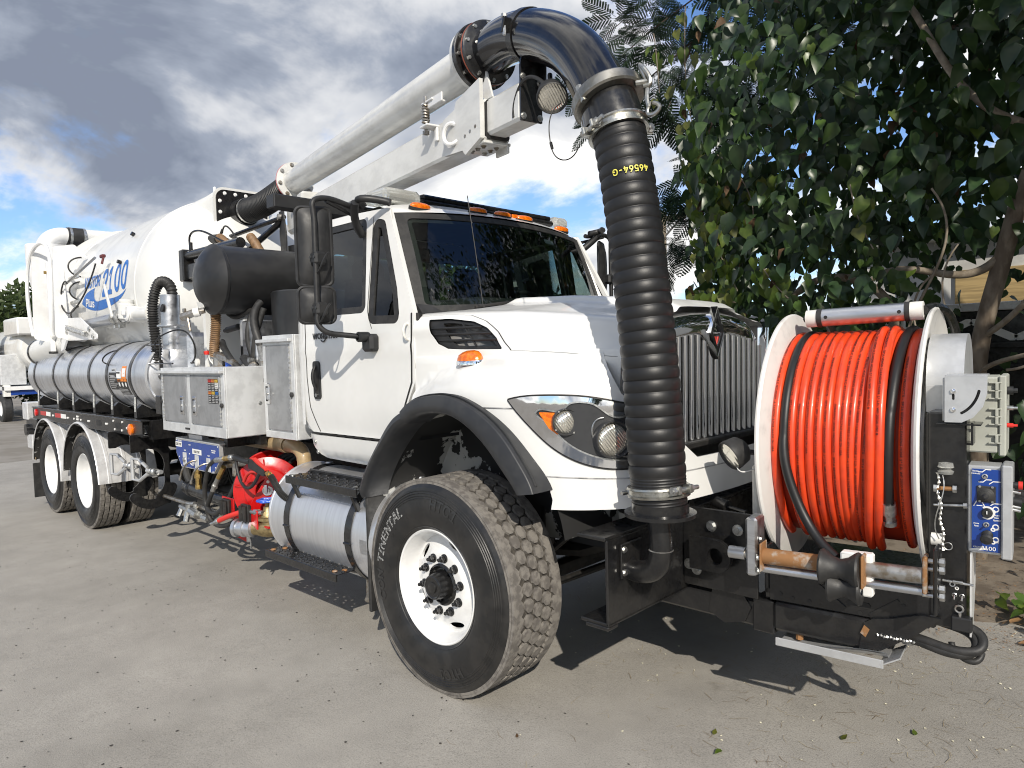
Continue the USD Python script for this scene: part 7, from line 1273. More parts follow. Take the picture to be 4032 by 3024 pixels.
obj('lance_fitting', [cyl(gpt(.23, .015), gpt(.30, .012), .016, 10), cyl(gpt(.25, .015), gpt(.275, .013), .022, 6)], BRASS, SG)
hl = spl([gpt(.29, .012), gpt(.36, -.02), gpt(.46, -.06), gpt(.55, -.09, .06)], 160); obj('lance_hose', [tube(hl, .020+.004*np.cos(np.linspace(0, 1, 160)*2*PI*26), 10)], RUBBER, SG, smooth=60)
obj('inlet_fitting', [cyl(gpt(-.25, -.035), gpt(-.29, -.045), .020, 8), cyl(gpt(-.29, -.045), gpt(-.33, -.06), .024, 6)], ZINC, SG); obj('inlet_fitting', [cyl(gpt(-.33, -.06), gpt(-.42, -.10), .020, 10)], BRASS, SG); obj('inlet_fitting', [cyl(gpt(-.42, -.10), gpt(-.56, -.16), .022, 12)], ZINC, SG)
obj('gun_hose', [tube(spl([gpt(-.54, -.15), gpt(-.66, -.24), gpt(-.72, -.38), (-2.88, -1.14, .58), (-2.80, -1.14, .545), (-2.62, -1.13, .60), (-2.50, -1.10, .74), (-2.46, -1.06, .88)], 70), .019, 10)], RUBBER, SG, smooth=60)
obj('hose_fitting', [cyl((-2.56, -1.13, .93), (-2.64, -1.14, .84), .020, 10)], BRASS, SG); obj('hose_fitting', [cyl((-2.64, -1.14, .84), (-2.76, -1.14, .72), .019, 10), cyl((-2.70, -1.14, .78), (-2.72, -1.14, .76), .026, 6)], ZINC, SG); obj('gun_hose', [tube(spl([(-2.75, -1.14, .73), (-2.84, -1.14, .63), (-2.90, -1.12, .50), (-2.82, -1.10, .44), (-2.66, -1.06, .46), (-2.5, -1.0, .52)], 50), .018, 10)], RUBBER, SG, smooth=60)
# ---------------------------------------------------------------- planting
from scipy.spatial.transform import Rotation
def leafmat(name, col, col2, rough=.34, trans=.35, vs=18.0):
    return usdkit.material(stage, f'/World/Looks/{name}', {
        'tc': ('texture_coordinate', {}), 'n': ('noise_texture', {'scale': vs, 'detail': 3.0}), 'oi': ('object_info', {}), 'mr': ('map_range', {'range_type': 'smoothstep', 'from_min': .35, 'from_max': .65, 'clamp': True}),
        'mx': ('mix', {'color1': col, 'color2': col2}), 'h': ('hsv', {'saturation': 1.0, 'hue': .5}), 'vr': ('map_range', {'range_type': 'linear', 'to_min': .65, 'to_max': 1.35}),
        'p': ('principled_bsdf', {'roughness': rough, 'specular_ior_level': .5}), 't': ('translucent_bsdf', {}), 'm': ('mix_closure', {'fac': trans})},
        [('tc.object', 'n.vector'), ('n.fac', 'mr.value'), ('mr.result', 'mx.fac'), ('mx.color', 'h.color'), ('oi.random', 'vr.value'), ('vr.result', 'h.value'), ('h.color', 'p.base_color'), ('h.color', 't.color'), ('p.BSDF', 'm.closure1'), ('t.BSDF', 'm.closure2')], surface='m.closure')
LM = [leafmat('leaf_dark', (.024, .052, .020), (.036, .068, .026)), leafmat('leaf_deep', (.034, .068, .018), (.05, .088, .024)), leafmat('leaf_green', (.055, .105, .018), (.075, .13, .026)),
      leafmat('leaf_lime', (.085, .14, .020), (.12, .17, .030), .4, .45), leafmat('leaf_yellowing', (.16, .17, .03), (.11, .13, .03), .45, .45), leafmat('leaf_brown', (.085, .045, .020), (.12, .07, .032), .7, .25)]
BARK = mat('bark', (.10, .075, .052), .85, 0, 0, vs=9, col2=(.19, .155, .115), bump=.8, bs=40, stretch=(1, 1, .4), detail=7)
TWIG = mat('twig', (.055, .042, .032), .85, 0, 0, vs=30, col2=(.09, .07, .05))
VINEB = mat('vine_stem', (.15, .12, .085), .85, 0, 0, vs=14, col2=(.22, .185, .14), bump=.4, bs=60)
DEADL = mat('dead_leaf', (.30, .17, .075), .7, 0, 0, vs=14, col2=(.20, .11, .05), bump=.3, bs=60)
def leafproto(L, Wd, heart=0.0, curl=.15, fold=.12, wavy=0.0, seed=0, n=5):
    """one leaf: base at the origin, tip along +x, folded along the midrib and curling down."""
    rg = np.random.default_rng(seed); t = np.linspace(0, 1, n+1); V = []; 
    wd = Wd/2*(np.sin(PI*np.clip(t, 0, 1)**(.62-.12*heart))**.85) * (1-.15*t); wd[0] = Wd*.5*heart*.6; wd[-1] = .002
    for k in range(n+1):
        x = L*t[k] - (heart*.10*L if False else 0); z = -curl*L*t[k]**2
        for s in (-1, 0, 1):
            V.append((x - (heart*.14*L if s and k == 0 else 0), s*wd[k], z + (abs(s)*fold*wd[k]*2 if s else 0) + (wavy*Wd*rg.uniform(-1, 1) if s else 0)))
    F = []
    for k in range(n):
        a = k*3; F += [(a, a+3, a+4), (a, a+4, a+1), (a+1, a+4, a+5), (a+1, a+5, a+2)]
    return trimesh.Trimesh(V, F, process=False)
def frames(tip, nor):
    tip = tip/np.linalg.norm(tip, axis=1, keepdims=True); y = np.cross(nor, tip); y /= np.linalg.norm(y, axis=1, keepdims=True); z = np.cross(tip, y)
    return np.stack([tip, y, z], 2)
def instancer(path, protos, pos, R, sc, idx):
    pi = UsdGeom.PointInstancer.Define(stage, path); UsdGeom.Scope.Define(stage, path+'/kinds')
    for k, (m, mt_) in enumerate(protos): p = usdkit.mesh(stage, f'{path}/kinds/leaf_kind_{k+1:03d}', m, mt_, smooth=True); pi.CreatePrototypesRel().AddTarget(p.GetPath())
    q = Rotation.from_matrix(R).as_quat()
    pi.CreatePositionsAttr(Vt.Vec3fArray.FromNumpy(pos.astype(np.float32))); pi.CreateProtoIndicesAttr(Vt.IntArray.FromNumpy(idx.astype(np.int32)))
    pi.CreateOrientationsAttr(Vt.QuathArray([Gf.Quath(float(a[3]), float(a[0]), float(a[1]), float(a[2])) for a in q])); s3 = np.repeat(sc[:, None], 3, 1).astype(np.float32); pi.CreateScalesAttr(Vt.Vec3fArray.FromNumpy(s3))
    pi.GetPrim().SetCustomDataByKey('kind', 'stuff'); return pi
PROT = []
for k, (L, Wd, h, mi) in enumerate([(.155, .105, .15, 0), (.17, .11, .1, 0), (.14, .10, .2, 1), (.16, .105, .15, 1), (.13, .10, .5, 2), (.12, .105, .9, 3), (.11, .10, .9, 4), (.12, .07, .1, 5)]):
    PROT.append((leafproto(L, Wd, h, .18+.06*(k % 3), .14, .03 if mi != 5 else .2, k), LM[mi]))
def inside(P, xl):
    return P[:, 0] > xl
# the vine-covered tree behind the reel
VT = thing('vine_covered_tree', 'big tree smothered in broad dark green vine leaves behind the hose reel', 'tree')
tr = spl([(1.62, 2.75, -.05), (1.68, 2.65, .8), (1.72, 2.5, 1.75), (1.83, 2.45, 2.2), (1.95, 2.4, 2.65), (2.25, 2.3, 3.4), (2.7, 2.0, 4.4), (3.3, 1.4, 5.4)], 60)
obj('trunk', [tube(tr, np.interp(np.linspace(0, 1, 60), [0, .3, .6, 1], [.075, .06, .055, .03]), 14)], BARK, VT, smooth=60)
for pts, r in (([tr[24], (1.55, 2.35, 2.22), (1.30, 2.3, 2.28), (1.05, 2.3, 2.22)], .032), ([(1.15, 2.5, 1.85), (1.0, 2.5, 2.18), (.72, 2.45, 2.28), (.45, 2.45, 2.20), (.3, 2.5, 1.95)], .038), ([tr[18], (2.05, 2.3, 2.05), (2.3, 2.2, 2.5), (2.5, 2.0, 3.1)], .022), ([tr[14], (1.95, 2.15, 1.62), (2.2, 2.0, 1.7), (2.5, 1.9, 2.1)], .018), ([tr[32], (1.8, 2.2, 3.3), (1.4, 2.2, 4.0), (.9, 2.3, 4.6)], .03), ([(1.35, 2.1, 1.6), (1.38, 2.08, 1.9), (1.55, 2.1, 2.3), (1.5, 2.1, 2.8)], .012), ([(1.62, 2.05, 1.2), (1.72, 2.02, 1.55), (1.6, 2.05, 1.95), (1.66, 2.1, 2.4)], .010), ([(1.95, 2.0, 1.55), (2.1, 1.95, 1.6), (2.3, 1.9, 1.75), (2.6, 1.9, 1.8)], .009), ([(1.5, 2.1, 2.2), (1.4, 2.05, 1.95), (1.5, 2.05, 1.7), (1.75, 2.05, 1.65)], .008)):
    obj('branch', [tube(spl(pts, 26), np.linspace(r, r*.6, 26), 8)], VINEB, VT, smooth=60)
rgl = np.random.default_rng(21)
def curtain(n, seed):
    rg = np.random.default_rng(seed); P = np.stack([rg.uniform(-1.3, 4.6, n), rg.uniform(1.65, 3.7, n), rg.uniform(.55, 5.9, n)], 1)
    xl = -.52 - .62*(P[:, 1]-2.5) + .35*(meshkit.fbm(np.stack([P[:, 2]*1.1, P[:, 1], 0*P[:, 2]], 1), 3)-.5)*2 - .22*np.clip((2.3-P[:, 2])/.6, -.3, 1)
    f = meshkit.fbm(P*np.array([1.5, 1.5, 1.3])+3.1, 3); dens = np.clip((f-.30)*6, 0, 1)
    front = 1.72 + .28*np.sin(P[:, 0]*2.1+P[:, 2]*1.3) + .3*(meshkit.noise(np.stack([P[:, 0]*1.8, P[:, 2]*1.6, 0*P[:, 0]], 1))) - .12*np.clip(P[:, 2]-3, 0, 3)
    win = (np.abs(P[:, 0]-1.72-.12*(P[:, 2]-1.8)) < .42) & (P[:, 2] < 2.45) & (P[:, 2] > 1.2)                 # the opening under the tree where trunk and trailer show
    ok = (P[:, 0] > xl) & (rg.random(n) < dens) & (P[:, 1] > front) & (~win | (rg.random(n) < .10)) & ((P[:, 2] > 1.3) | (P[:, 0] < 1.2) | (rg.random(n) < .2))
    return P[ok]
P1 = curtain(22000, 4)
rgo = np.random.default_rng(9); n = 3600; P2 = np.stack([rgo.uniform(2.7, 6.2, n), rgo.uniform(-.7, 2.4, n), rgo.uniform(3.9, 7.0, n)], 1)
P2 = P2[(meshkit.fbm(P2*1.2, 3) > .44) & (P2[:, 0] > 2.75-.25*P2[:, 1])]
P = np.vstack([P1, P2]); N_ = len(P)
tip = np.stack([rgl.normal(0, .45, N_), rgl.normal(-.25, .40, N_), rgl.normal(-.85, .35, N_)], 1); nor = np.stack([rgl.normal(.15, .45, N_), rgl.normal(-.75, .35, N_), rgl.normal(.40, .35, N_)], 1)
Rm_ = frames(tip, nor); sc = rgl.uniform(.5, 1.2, N_)
lowleft = np.clip((1.2-P[:, 0])/1.5, 0, 1)*np.clip((2.6-P[:, 2])/.9, 0, 1)
u_ = rgl.random(N_); idx = np.where(u_ < .30, 0, np.where(u_ < .52, 1, np.where(u_ < .74, 2, np.where(u_ < .92, 3, np.where(u_ < .965, 4, np.where(u_ < .98, 5, 7))))))
idx = np.where((rgl.random(N_) < lowleft*.6), rgl.choice([3, 4, 4, 2, 5], N_), idx)
sc *= np.where(P[:, 2] > 2.6, 1.12, .85)
# which leaves show largest: nearest the camera and inside its view
def view(P): v = (P-CAM) @ np.stack([_r, _u, _d], 1); return v
vv_ = view(P); inv = (vv_[:, 2] > .5) & (np.abs(vv_[:, 0]/vv_[:, 2]) < .73) & (np.abs(vv_[:, 1]/vv_[:, 2]) < .55)
cost = np.where(inv, P[:, 1]+.10*np.abs(P[:, 2]-2.8)-.5*sc, 99); big = np.argsort(cost)[:290]
# heart-leaved strands hanging at the left edge
thin = rgl.random(N_) < np.clip((P[:, 2]-3.3)/1.6, 0, 1)*np.clip((1.1-P[:, 0])/1.3, 0, 1)*.85
rest = ~thin; rest[big] = False
protos_v = [PROT[k][0].vertices for k in range(8)]
for i in big:
    m = trimesh.Trimesh(protos_v[idx[i]]*sc[i] @ Rm_[i].T + P[i], PROT[idx[i]][0].faces, process=False); obj('leaf', [m], PROT[idx[i]][1], VT, smooth=True)
instancer(VT+'/foliage', PROT, P[rest], Rm_[rest], sc[rest], idx[rest])
HV = thing('heart_leaf_vine', 'light green heart-leaved vine trailing down the left edge of the foliage', 'vine')
rgv = np.random.default_rng(31)
strands = [([(-1.05, 3.3, 5.3), (-.95, 3.1, 4.6), (-.85, 3.0, 4.1), (-.62, 2.8, 3.7)], 26), ([(-.62, 2.8, 3.8), (-.48, 2.5, 3.4), (-.32, 2.4, 3.05), (-.28, 2.35, 2.75)], 42), ([(-.2, 2.3, 3.2), (-.16, 2.2, 2.9), (-.12, 2.15, 2.6), (.0, 2.1, 2.35), (.12, 2.0, 2.2)], 40), ([(-.5, 2.4, 2.35), (-.3, 2.2, 2.2), (-.1, 2.0, 2.15), (.15, 1.9, 2.1)], 26), ([(-.55, 2.5, 3.2), (-.40, 2.4, 2.9), (-.35, 2.35, 2.6)], 24), ([(-1.5, 3.4, 5.2), (-1.4, 3.3, 4.8), (-1.38, 3.3, 4.5)], 6), ([(.3, 2.0, 2.45), (.45, 1.9, 2.25), (.6, 1.85, 2.1)], 12), ([(1.0, 2.0, 2.9), (1.1, 1.9, 2.6), (1.2, 1.85, 2.4)], 8), ([(-.35, 2.6, 3.5), (-.1, 2.4, 3.3), (.1, 2.3, 3.0), (.15, 2.2, 2.7)], 22)]
for pts, cnt in strands:
    sp = spl(pts, 40); obj('stem', [tube(sp, .005, 5)], VINEB, HV, smooth=60)
    for j in range(cnt):
        p = sp[rgv.integers(0, 40)]+rgv.normal(0, .06, 3); R1 = frames(A(*rgv.normal((0, -.1, -1), .28)).reshape(1, 3), A(*rgv.normal((.1, -.9, .25), .28)).reshape(1, 3))[0]; k = 5 if rgv.random() < .62 else 6; 
        if rgv.random() < .08: k = 7
        obj('leaf', [trimesh.Trimesh(PROT[k][0].vertices*rgv.uniform(.75, 1.25) @ R1.T + p, PROT[k][0].faces, process=False)], PROT[k][1], HV, smooth=True)
# feathery-leaved tree overhead
FTm = leafmat('feather_leaf', (.022, .046, .024), (.034, .062, .030), .5, .35)
def frond(seed):
    rg = np.random.default_rng(seed); V, F = [], []; L = .36
    def quad(c, d, l, w, nn):
        s = np.cross(nn, d); i = len(V); V.extend([c, c+d*l*.5+s*w, c+d*l, c+d*l*.5-s*w]); F.extend([(i, i+1, i+2), (i, i+2, i+3)])
    for k in range(11):
        x = L*(.15+.85*k/10); 
        for s in (-1, 1):
            dirp = nrm(A(.55, s*.9, -.25+rg.normal(0, .08))); pl = .115*math.sin(PI*(.18+.75*k/10)); b = A(x, 0, -.22*x*x/L)
            for j in range(int(pl/.0090)):
                c = b+dirp*(.010+.0090*j); 
                for q in (-1, 1): quad(c, nrm(dirp*.35+np.cross(A(0, 0, 1), dirp)*q+A(0, 0, -.15)), .024, .0058, A(0, 0, 1.))
    V = np.array(V); m = trimesh.Trimesh(V, F, process=False)
    return trimesh.util.concatenate([m, tube(np.array([(L*t, 0, -.22*L*t*t) for t in np.linspace(0, 1, 5)]), .0022, 4)])
FP = [(frond(k), FTm) for k in range(3)]
FTr = thing('feathery_tree', 'fine feathery-leaved tree reaching in from the top right against the sky', 'tree')
bs = [[(1.6, 5.2, 7.6), (.6, 4.7, 6.9), (-.5, 4.2, 6.1), (-1.3, 3.9, 5.2), (-1.55, 3.8, 4.55), (-1.75, 3.7, 4.05)], [(.6, 4.7, 6.9), (-.9, 4.3, 6.5), (-2.0, 4.0, 5.9), (-2.6, 3.8, 5.55)], [(-.5, 4.2, 6.1), (-1.5, 3.9, 5.6), (-2.3, 3.7, 5.15), (-2.5, 3.6, 4.95)], [(-1.3, 3.9, 5.2), (-1.8, 3.7, 4.85), (-2.2, 3.6, 4.6)], [(1.6, 5.2, 7.6), (.5, 4.4, 6.2), (-.1, 4.1, 5.4), (-.6, 3.9, 4.6)], [(.5, 4.4, 6.2), (-.3, 4.0, 5.8), (-.9, 3.9, 5.3), (-1.1, 3.8, 4.9)], [(.3, 4.6, 6.4), (.5, 4.1, 5.5), (.3, 3.9, 4.9), (0, 3.8, 4.4)], [(-.2, 4.1, 4.9), (-.7, 3.9, 4.3), (-1.0, 3.8, 3.9)], [(-.3, 4.2, 4.2), (-.9, 4.0, 3.5), (-1.35, 3.9, 3.15), (-1.6, 3.8, 2.9)], [(-.4, 4.0, 3.6), (-1.0, 3.9, 3.3), (-1.3, 3.8, 3.55)]]
obj('trunk', [tube(spl([(3.6, 6.6, -.1), (3.4, 6.4, 2.5), (2.9, 6.0, 5.2), (1.6, 5.2, 7.6)], 30), np.linspace(.22, .07, 30), 12)], BARK, FTr, smooth=60)
rgf = np.random.default_rng(17); FPos, FTip = [], []
for k, b in enumerate(bs):
    sp = spl(b, 50); obj('limb', [tube(sp, np.linspace(.022 if k in (0, 4) else .012, .004, 50), 6)], TWIG, FTr, smooth=60)
    for j in range(30 if k < 8 else 26):
        i = rgf.integers(10, 50); d0 = nrm(sp[min(i+1, 49)]-sp[i-1]); o = rgf.normal(0, 1, 3); tw = nrm(d0*.6+o*.5+A(0, -.1, -.15)); st_ = sp[i]; en = st_+tw*rgf.uniform(.08, .30)
        obj('twig', [tube([st_, (st_+en)/2+A(0, 0, .02), en], .0028, 4)], TWIG, FTr, smooth=False) if j < 14 else None
        for q in range(2): FPos.append(en+rgf.normal(0, .03, 3)); FTip.append(nrm(tw*.5+A(rgf.normal(0, .7), rgf.normal(0, .7), rgf.normal(-.15, .3))))
for j in range(260):                                                 # the rest of the crown, out to the right above the picture
    FPos.append(A(rgf.uniform(-.8, 3.0), rgf.uniform(3.6, 5.6), rgf.uniform(5.0, 7.6))); FTip.append(nrm(rgf.normal(0, 1, 3)*A(1, 1, .4)))
FPos, FTip = np.array(FPos), np.array(FTip); nn = rgf.normal(0, .35, (len(FPos), 3))+A(0, 0, 1); fR = frames(FTip, nn)
instancer(FTr+'/foliage', FP, FPos, fR, rgf.uniform(.75, 1.35, len(FPos)), rgf.integers(0, 3, len(FPos)))
# generic broadleaf trees further off
def crown_mesh(c, rad, n, size, seed, lump=.5):
    rg = np.random.default_rng(seed); d = rg.normal(0, 1, (n*3, 3)); d /= np.linalg.norm(d, axis=1, keepdims=True); r = rg.random(n*3)**.38; Pq = d*r[:, None]
    ok = meshkit.fbm(Pq*2.3+seed, 3) + lump*(.75-r) > .50; Pq = (Pq[ok][:n])*np.asarray(rad)+np.asarray(c); n2 = len(Pq)
    t = rg.normal(0, 1, (n2, 3)); nr_ = rg.normal(0, .7, (n2, 3))+A(0, 0, .8); R = frames(t, nr_); s = size*rg.uniform(.6, 1.3, n2)
    q = A((0, 0, 0), (.5, .28, .05), (1, 0, -.12), (.5, -.28, .05)).reshape(4, 3); V = (np.einsum('nij,kj->nki', R, q)*s[:, None, None]+Pq[:, None]).reshape(-1, 3); i = np.arange(n2)*4
    return trimesh.Trimesh(V, np.vstack([np.stack([i, i+1, i+2], 1), np.stack([i, i+2, i+3], 1)]), process=False)
FARL = leafmat('far_leaf', (.040, .062, .020), (.06, .082, .026), .5, .3, 1.5); FARD = leafmat('far_leaf_dark', (.018, .034, .016), (.03, .05, .02), .5, .25, 1.5)
def broadleaf(name, lab, base, h, rad, m_, n, size, seed, zc=None):
    t = thing(name, lab, 'tree', base); zc = zc or h-rad[2]*.9
    obj('trunk', [tube(spl([(0, 0, -.3), (.05, 0, zc*.5), (.0, .1, zc)], 14), np.linspace(.16, .07, 14)*max(1, h/6), 10)], BARK, t, smooth=60)
    for k in range(5): a = k*1.3+seed; obj('limb', [tube(spl([(0, .05, zc*.6), (.4*rad[0]*math.cos(a)*.6, .4*rad[1]*math.sin(a)*.6, zc*.85), (rad[0]*.6*math.cos(a), rad[1]*.6*math.sin(a), zc+rad[2]*.2)], 10), np.linspace(.06, .02, 10)*max(1, h/6), 6)], BARK, t, smooth=60)
    obj('crown', [crown_mesh((0, 0, zc), rad, n, size, seed)], m_, t, smooth=False, kind='stuff'); return t
broadleaf('broadleaf_tree', 'bushy olive green tree far off at the left edge behind the parked truck', (-33.5, 4.3, -.3), 5.8, (3.4, 3.0, 2.5), FARL, 7000, .36, 2, 3.0)
broadleaf('broadleaf_tree', 'leafy green tree seen through the near side of the windscreen', (-10.0, 6.8, 0), 4.6, (1.9, 1.8, 1.4), FARL, 2600, .26, 5, 3.3)
broadleaf('broadleaf_tree', 'dark bushy tree behind the bonnet, glimpsed beside the suction hose', (-7.5, 8.6, 0), 2.9, (2.6, 1.6, 1.5), FARD, 2600, .24, 8, 1.5)
# palm behind the cab, seen through its windows
PT = thing('palm_tree', 'palm with arching fronds seen through the far side of the windscreen', 'palm', (-5.9, 6.6, 0))
obj('trunk', [tube(spl([(0, 0, -.1), (.05, .05, 1.4), (0, 0, 2.7)], 12), np.linspace(.14, .10, 12), 10)], BARK, PT, smooth=60)
rgp = np.random.default_rng(3)
for k in range(13):
    a = k*2.4; up = rgp.uniform(.2, .9); d = A(math.cos(a), math.sin(a), 0); L = rgp.uniform(1.3, 1.7); sp = np.array([A(0, 0, 2.7)+d*L*t+A(0, 0, L*(up*t-.95*t*t)) for t in np.linspace(0, 1, 14)]); ms = [tube(sp, np.linspace(.014, .004, 14), 5)]; V, F = [], []
    for j in range(2, 28):
        t = j/28*13; i = int(t); p = sp[i]+(sp[min(i+1, 13)]-sp[i])*(t-i); tg = nrm(sp[min(i+1, 13)]-sp[max(i-1, 0)]); s_ = nrm(np.cross(tg, A(0, 0, 1))); l = .48*math.sin(PI*(.12+.8*j/28))
        for q in (-1, 1):
            e = p+(s_*q*.75+tg*.5+A(0, 0, -.35))*l; i0_ = len(V); V += [p-tg*.014, p+tg*.014, e]; F.append((i0_, i0_+1, i0_+2))
    obj('frond', ms+[trimesh.Trimesh(V, F, process=False)], LM[2], PT, smooth=False)
# trees across the road behind the viewer (they show in the chrome and the glass)
for k, (x, y, h) in enumerate(((17, -10, 8.0), (12.5, -16, 7.5), (17, -1, 8.0), (15, 4.5, 8.0), (21, -5.5, 8.5))):
    broadleaf('roadside_tree', ('tall roadside tree across the road, mirrored in the headlamp chrome', 'roadside tree further along, mirrored in the bonnet chrome', 'roadside tree ahead of the truck, mirrored in the grille', 'roadside tree ahead on the planted side, mirrored in the black bumper', 'roadside tree ahead down the road, mirrored in the headlamp')[k], (x, y, -.1), h, (3.4, 3.4, 3.0), FARD, 1500, .6, 11+k)
# ---------------------------------------------------------------- things behind the truck
# parked truck far off on the left
BT = thing('parked_truck', 'white tanker truck parked far behind at the left edge', 'truck', (-27.6, 2.1, -.24))
for sx in (.55, -.75):
    w_ = obj('wheel', [lathe([(.26, -.14), (.46, -.14), (.5, -.09), (.5, .10), (.46, .14), (.26, .14)], (sx, 0, .48), (0, 1, 0), 28)], RUBBER, BT); obj('rim', [lathe([(0, -.04), (.16, -.05), (.24, -.12), (.27, -.14)], (sx, 0, .48), (0, 1, 0), 24)], REARW if sx > 0 else STEEL, BT)
obj('chassis', [bx(-6, 1.0, .1, 1.9, .95, 1.12)], BLUEP, BT); obj('deck', [bx(-6, 1.1, -.1, 2.0, 1.12, 1.25)], REARW, BT)
obj('skirt', [bx(-6.0, -1.4, -.05, .05, .2, .95)], UNDER, BT)
for k in range(2): obj('side_box', [bx(-1.05+1.0*k, -.10+1.0*k, -.15, .6, 1.30, 2.35, .02)], ALUB, BT)
obj('tank', [lathe([(0, -6.0), (.75, -6.0), (.8, -5.9), (.8, 1.2), (.7, 1.4), (0, 1.5)], (0, 1.1, 2.55), (1, 0, 0), 36)], TANKW, BT); obj('tank_hood', [bx(-.1, 1.9, .2, 1.9, 3.0, 3.6, .05)], TANKW, BT)
obj('standpipe', [cyl((-.55, -.1, 2.3), (-.6, -.1, 3.55), .20, 16)], TAN, BT); obj('suction_tube', [cyl((-4.0, -.1, 2.75), (-.9, -.1, 2.75), .22, 16)], UNDER, BT); obj('machinery', [bx(-3.0, -1.2, -.05, 1.0, 1.3, 2.4, .08)], UNDER, BT)
obj('white_beam', [bx(-5.0, -.9, -.2, 0, 2.35, 2.48, .02)], REARW, BT); obj('tail_post', [bx(.75, 1.0, -.1, .1, .9, 1.3, .01)], PLTW, BT)
# black trailer with white zigzag truss, glimpsed through the foliage
ZT = thing('lattice_trailer', 'black trailer side with a white zigzag band, behind the tree trunk', 'trailer')
zy = 4.6
obj('side_panel', [bx(-1.5, 6.0, zy, zy+.08, 1.10, 2.02, .01)], BLK, ZT); obj('top_rail', [bx(-1.5, 6.0, zy-.02, zy+.1, 2.02, 2.10, .006)], FENDM, ZT); obj('side_panel', [bx(-1.5, 6.0, zy+.1, zy+.2, .3, 1.1)], UNDER, ZT)
for k in range(17):
    x0 = -.9+.36*k; a, b = (1.93, 1.745) if k % 2 == 0 else (1.745, 1.93); obj('zigzag_bar', [prism(LineString([(x0, a), (x0+.36, b)]).buffer(.035, cap_style=2).intersection(sbox(-9, 1.73, 9, 1.945)), (0, zy-.001, 0), (1, 0, 0), (0, 0, 1), .006)], WHT, ZT, smooth=False)
for z_ in (1.66, 1.45): obj('ledge', [bx(-1.5, 6.0, zy-.06, zy, z_, z_+.05, .005)], BLK, ZT)
SHB = thing('roadside_building', 'pale building with a timber panel glimpsed behind the tree trunk', 'building')
obj('wall', [bx(-1.0, 6.5, 8.6, 8.9, 0, 3.2)], mat('pale_render', (.50, .50, .48), .8, 0, 0, var=.2, vs=2), SHB); obj('timber_panel', [bx(.3, 2.6, 8.54, 8.6, 2.18, 2.75, .01)], mat('timber_board', (.40, .29, .13), .7, 0, 0, var=.35, vs=4, stretch=(.3, 3, 8)), SHB); obj('gutter', [bx(-1.1, 6.6, 8.45, 8.6, 2.0, 2.10, .01)], FENDM, SHB); obj('roof', [bx(-1.3, 6.8, 8.3, 10.5, 3.2, 3.3)], GREYBX, SHB)
UP = thing('utility_pole', 'weathered wooden utility pole with a crossarm beyond the suction hose', 'utility pole', (-8.55, 15, 0))
obj('pole', [cyl((0, 0, -.2), (0, 0, 5.75), .13, 12, .10)], VINEB, UP); obj('crossarm', [bx(-.25, .75, -.06, .06, 5.45, 5.60, .01)], VINEB, UP); obj('brace', [cyl((.05, 0, 5.0), (.6, 0, 5.45), .03, 6)], ZINC, UP); obj('insulator', [lathe([(.05, 0), (.09, .03), (.04, .06), (.09, .09), (.04, .14)], (.68, 0, 5.60), ZP, 12)], GREYBX, UP); obj('cable', [tube(spl([(.68, 0, 5.7), (.8, .3, 4.6), (1.0, 1, 3.9)], 14), .012, 5)], UNDER, UP)
for k, x_ in enumerate((.42, 1.02)):
    FPst = thing('white_post', 'slim white post standing in the foliage, ' + ('left' if k == 0 else 'right') + ' one of the two', 'post', (x_-.2, 3.9, 0)); obj('shaft', [cyl((0, 0, -.1), (0, 0, 2.35), .045, 12)], WHT, FPst); obj('cap', [lathe([(.055, 2.35), (.055, 2.38), (.03, 2.41), (0, 2.42)], (0, 0, 0), ZP, 12)], WHT, FPst)
# ---------------------------------------------------------------- litter on the ground
rgd = np.random.default_rng(77)
def flat_leaf(L, W_, seed, m_, loc, rz, lab, name='fallen_leaf', tilt=.0):
    t = obj(name, [as_tm(leafproto(L, W_, .1, -.10, .18, .06, seed, 6)).apply_transform(trimesh.transformations.euler_matrix(tilt, 0, rz)).apply_translation(loc)], m_, smooth=True, label=lab, cat_='leaf')
    return t
def soilz(x, y): return gz(x, y)+.10*min(1, max(0, (y-1.5)/1.2))+.02
flat_leaf(.23, .085, 3, DEADL, (2.12, 1.30, .03), .25, 'large dry brown leaf lying at the edge of the soil by the reel post')
flat_leaf(.13, .05, 4, DEADL, (2.05, 1.52, .06), 1.2, 'small dry tan leaf on the soil beyond the large brown leaf'); 
for k, (x, y, L, mi, lab) in enumerate(((1.36, -.75, .055, 3, 'small green leaf on the asphalt below the skid plate'), (1.52, -.95, .05, 3, 'bright green leaf fragment on the asphalt, nearest the viewer'), (1.72, -.34, .05, 4, 'yellow leaf on the asphalt beside the reel shadow'), (1.95, -.10, .045, 3, 'green leaf scrap on the littered asphalt at the right'), (1.28, -.66, .045, 4, 'curled yellow leaf on the asphalt left of the green one'), (.62, -1.25, .03, 5, 'tiny brown leaf on the asphalt in front of the wheel'))):
    flat_leaf(L, L*.5, 10+k, LM[mi], (x, y, gz(x, y)+.006), rgd.uniform(0, 6), lab)
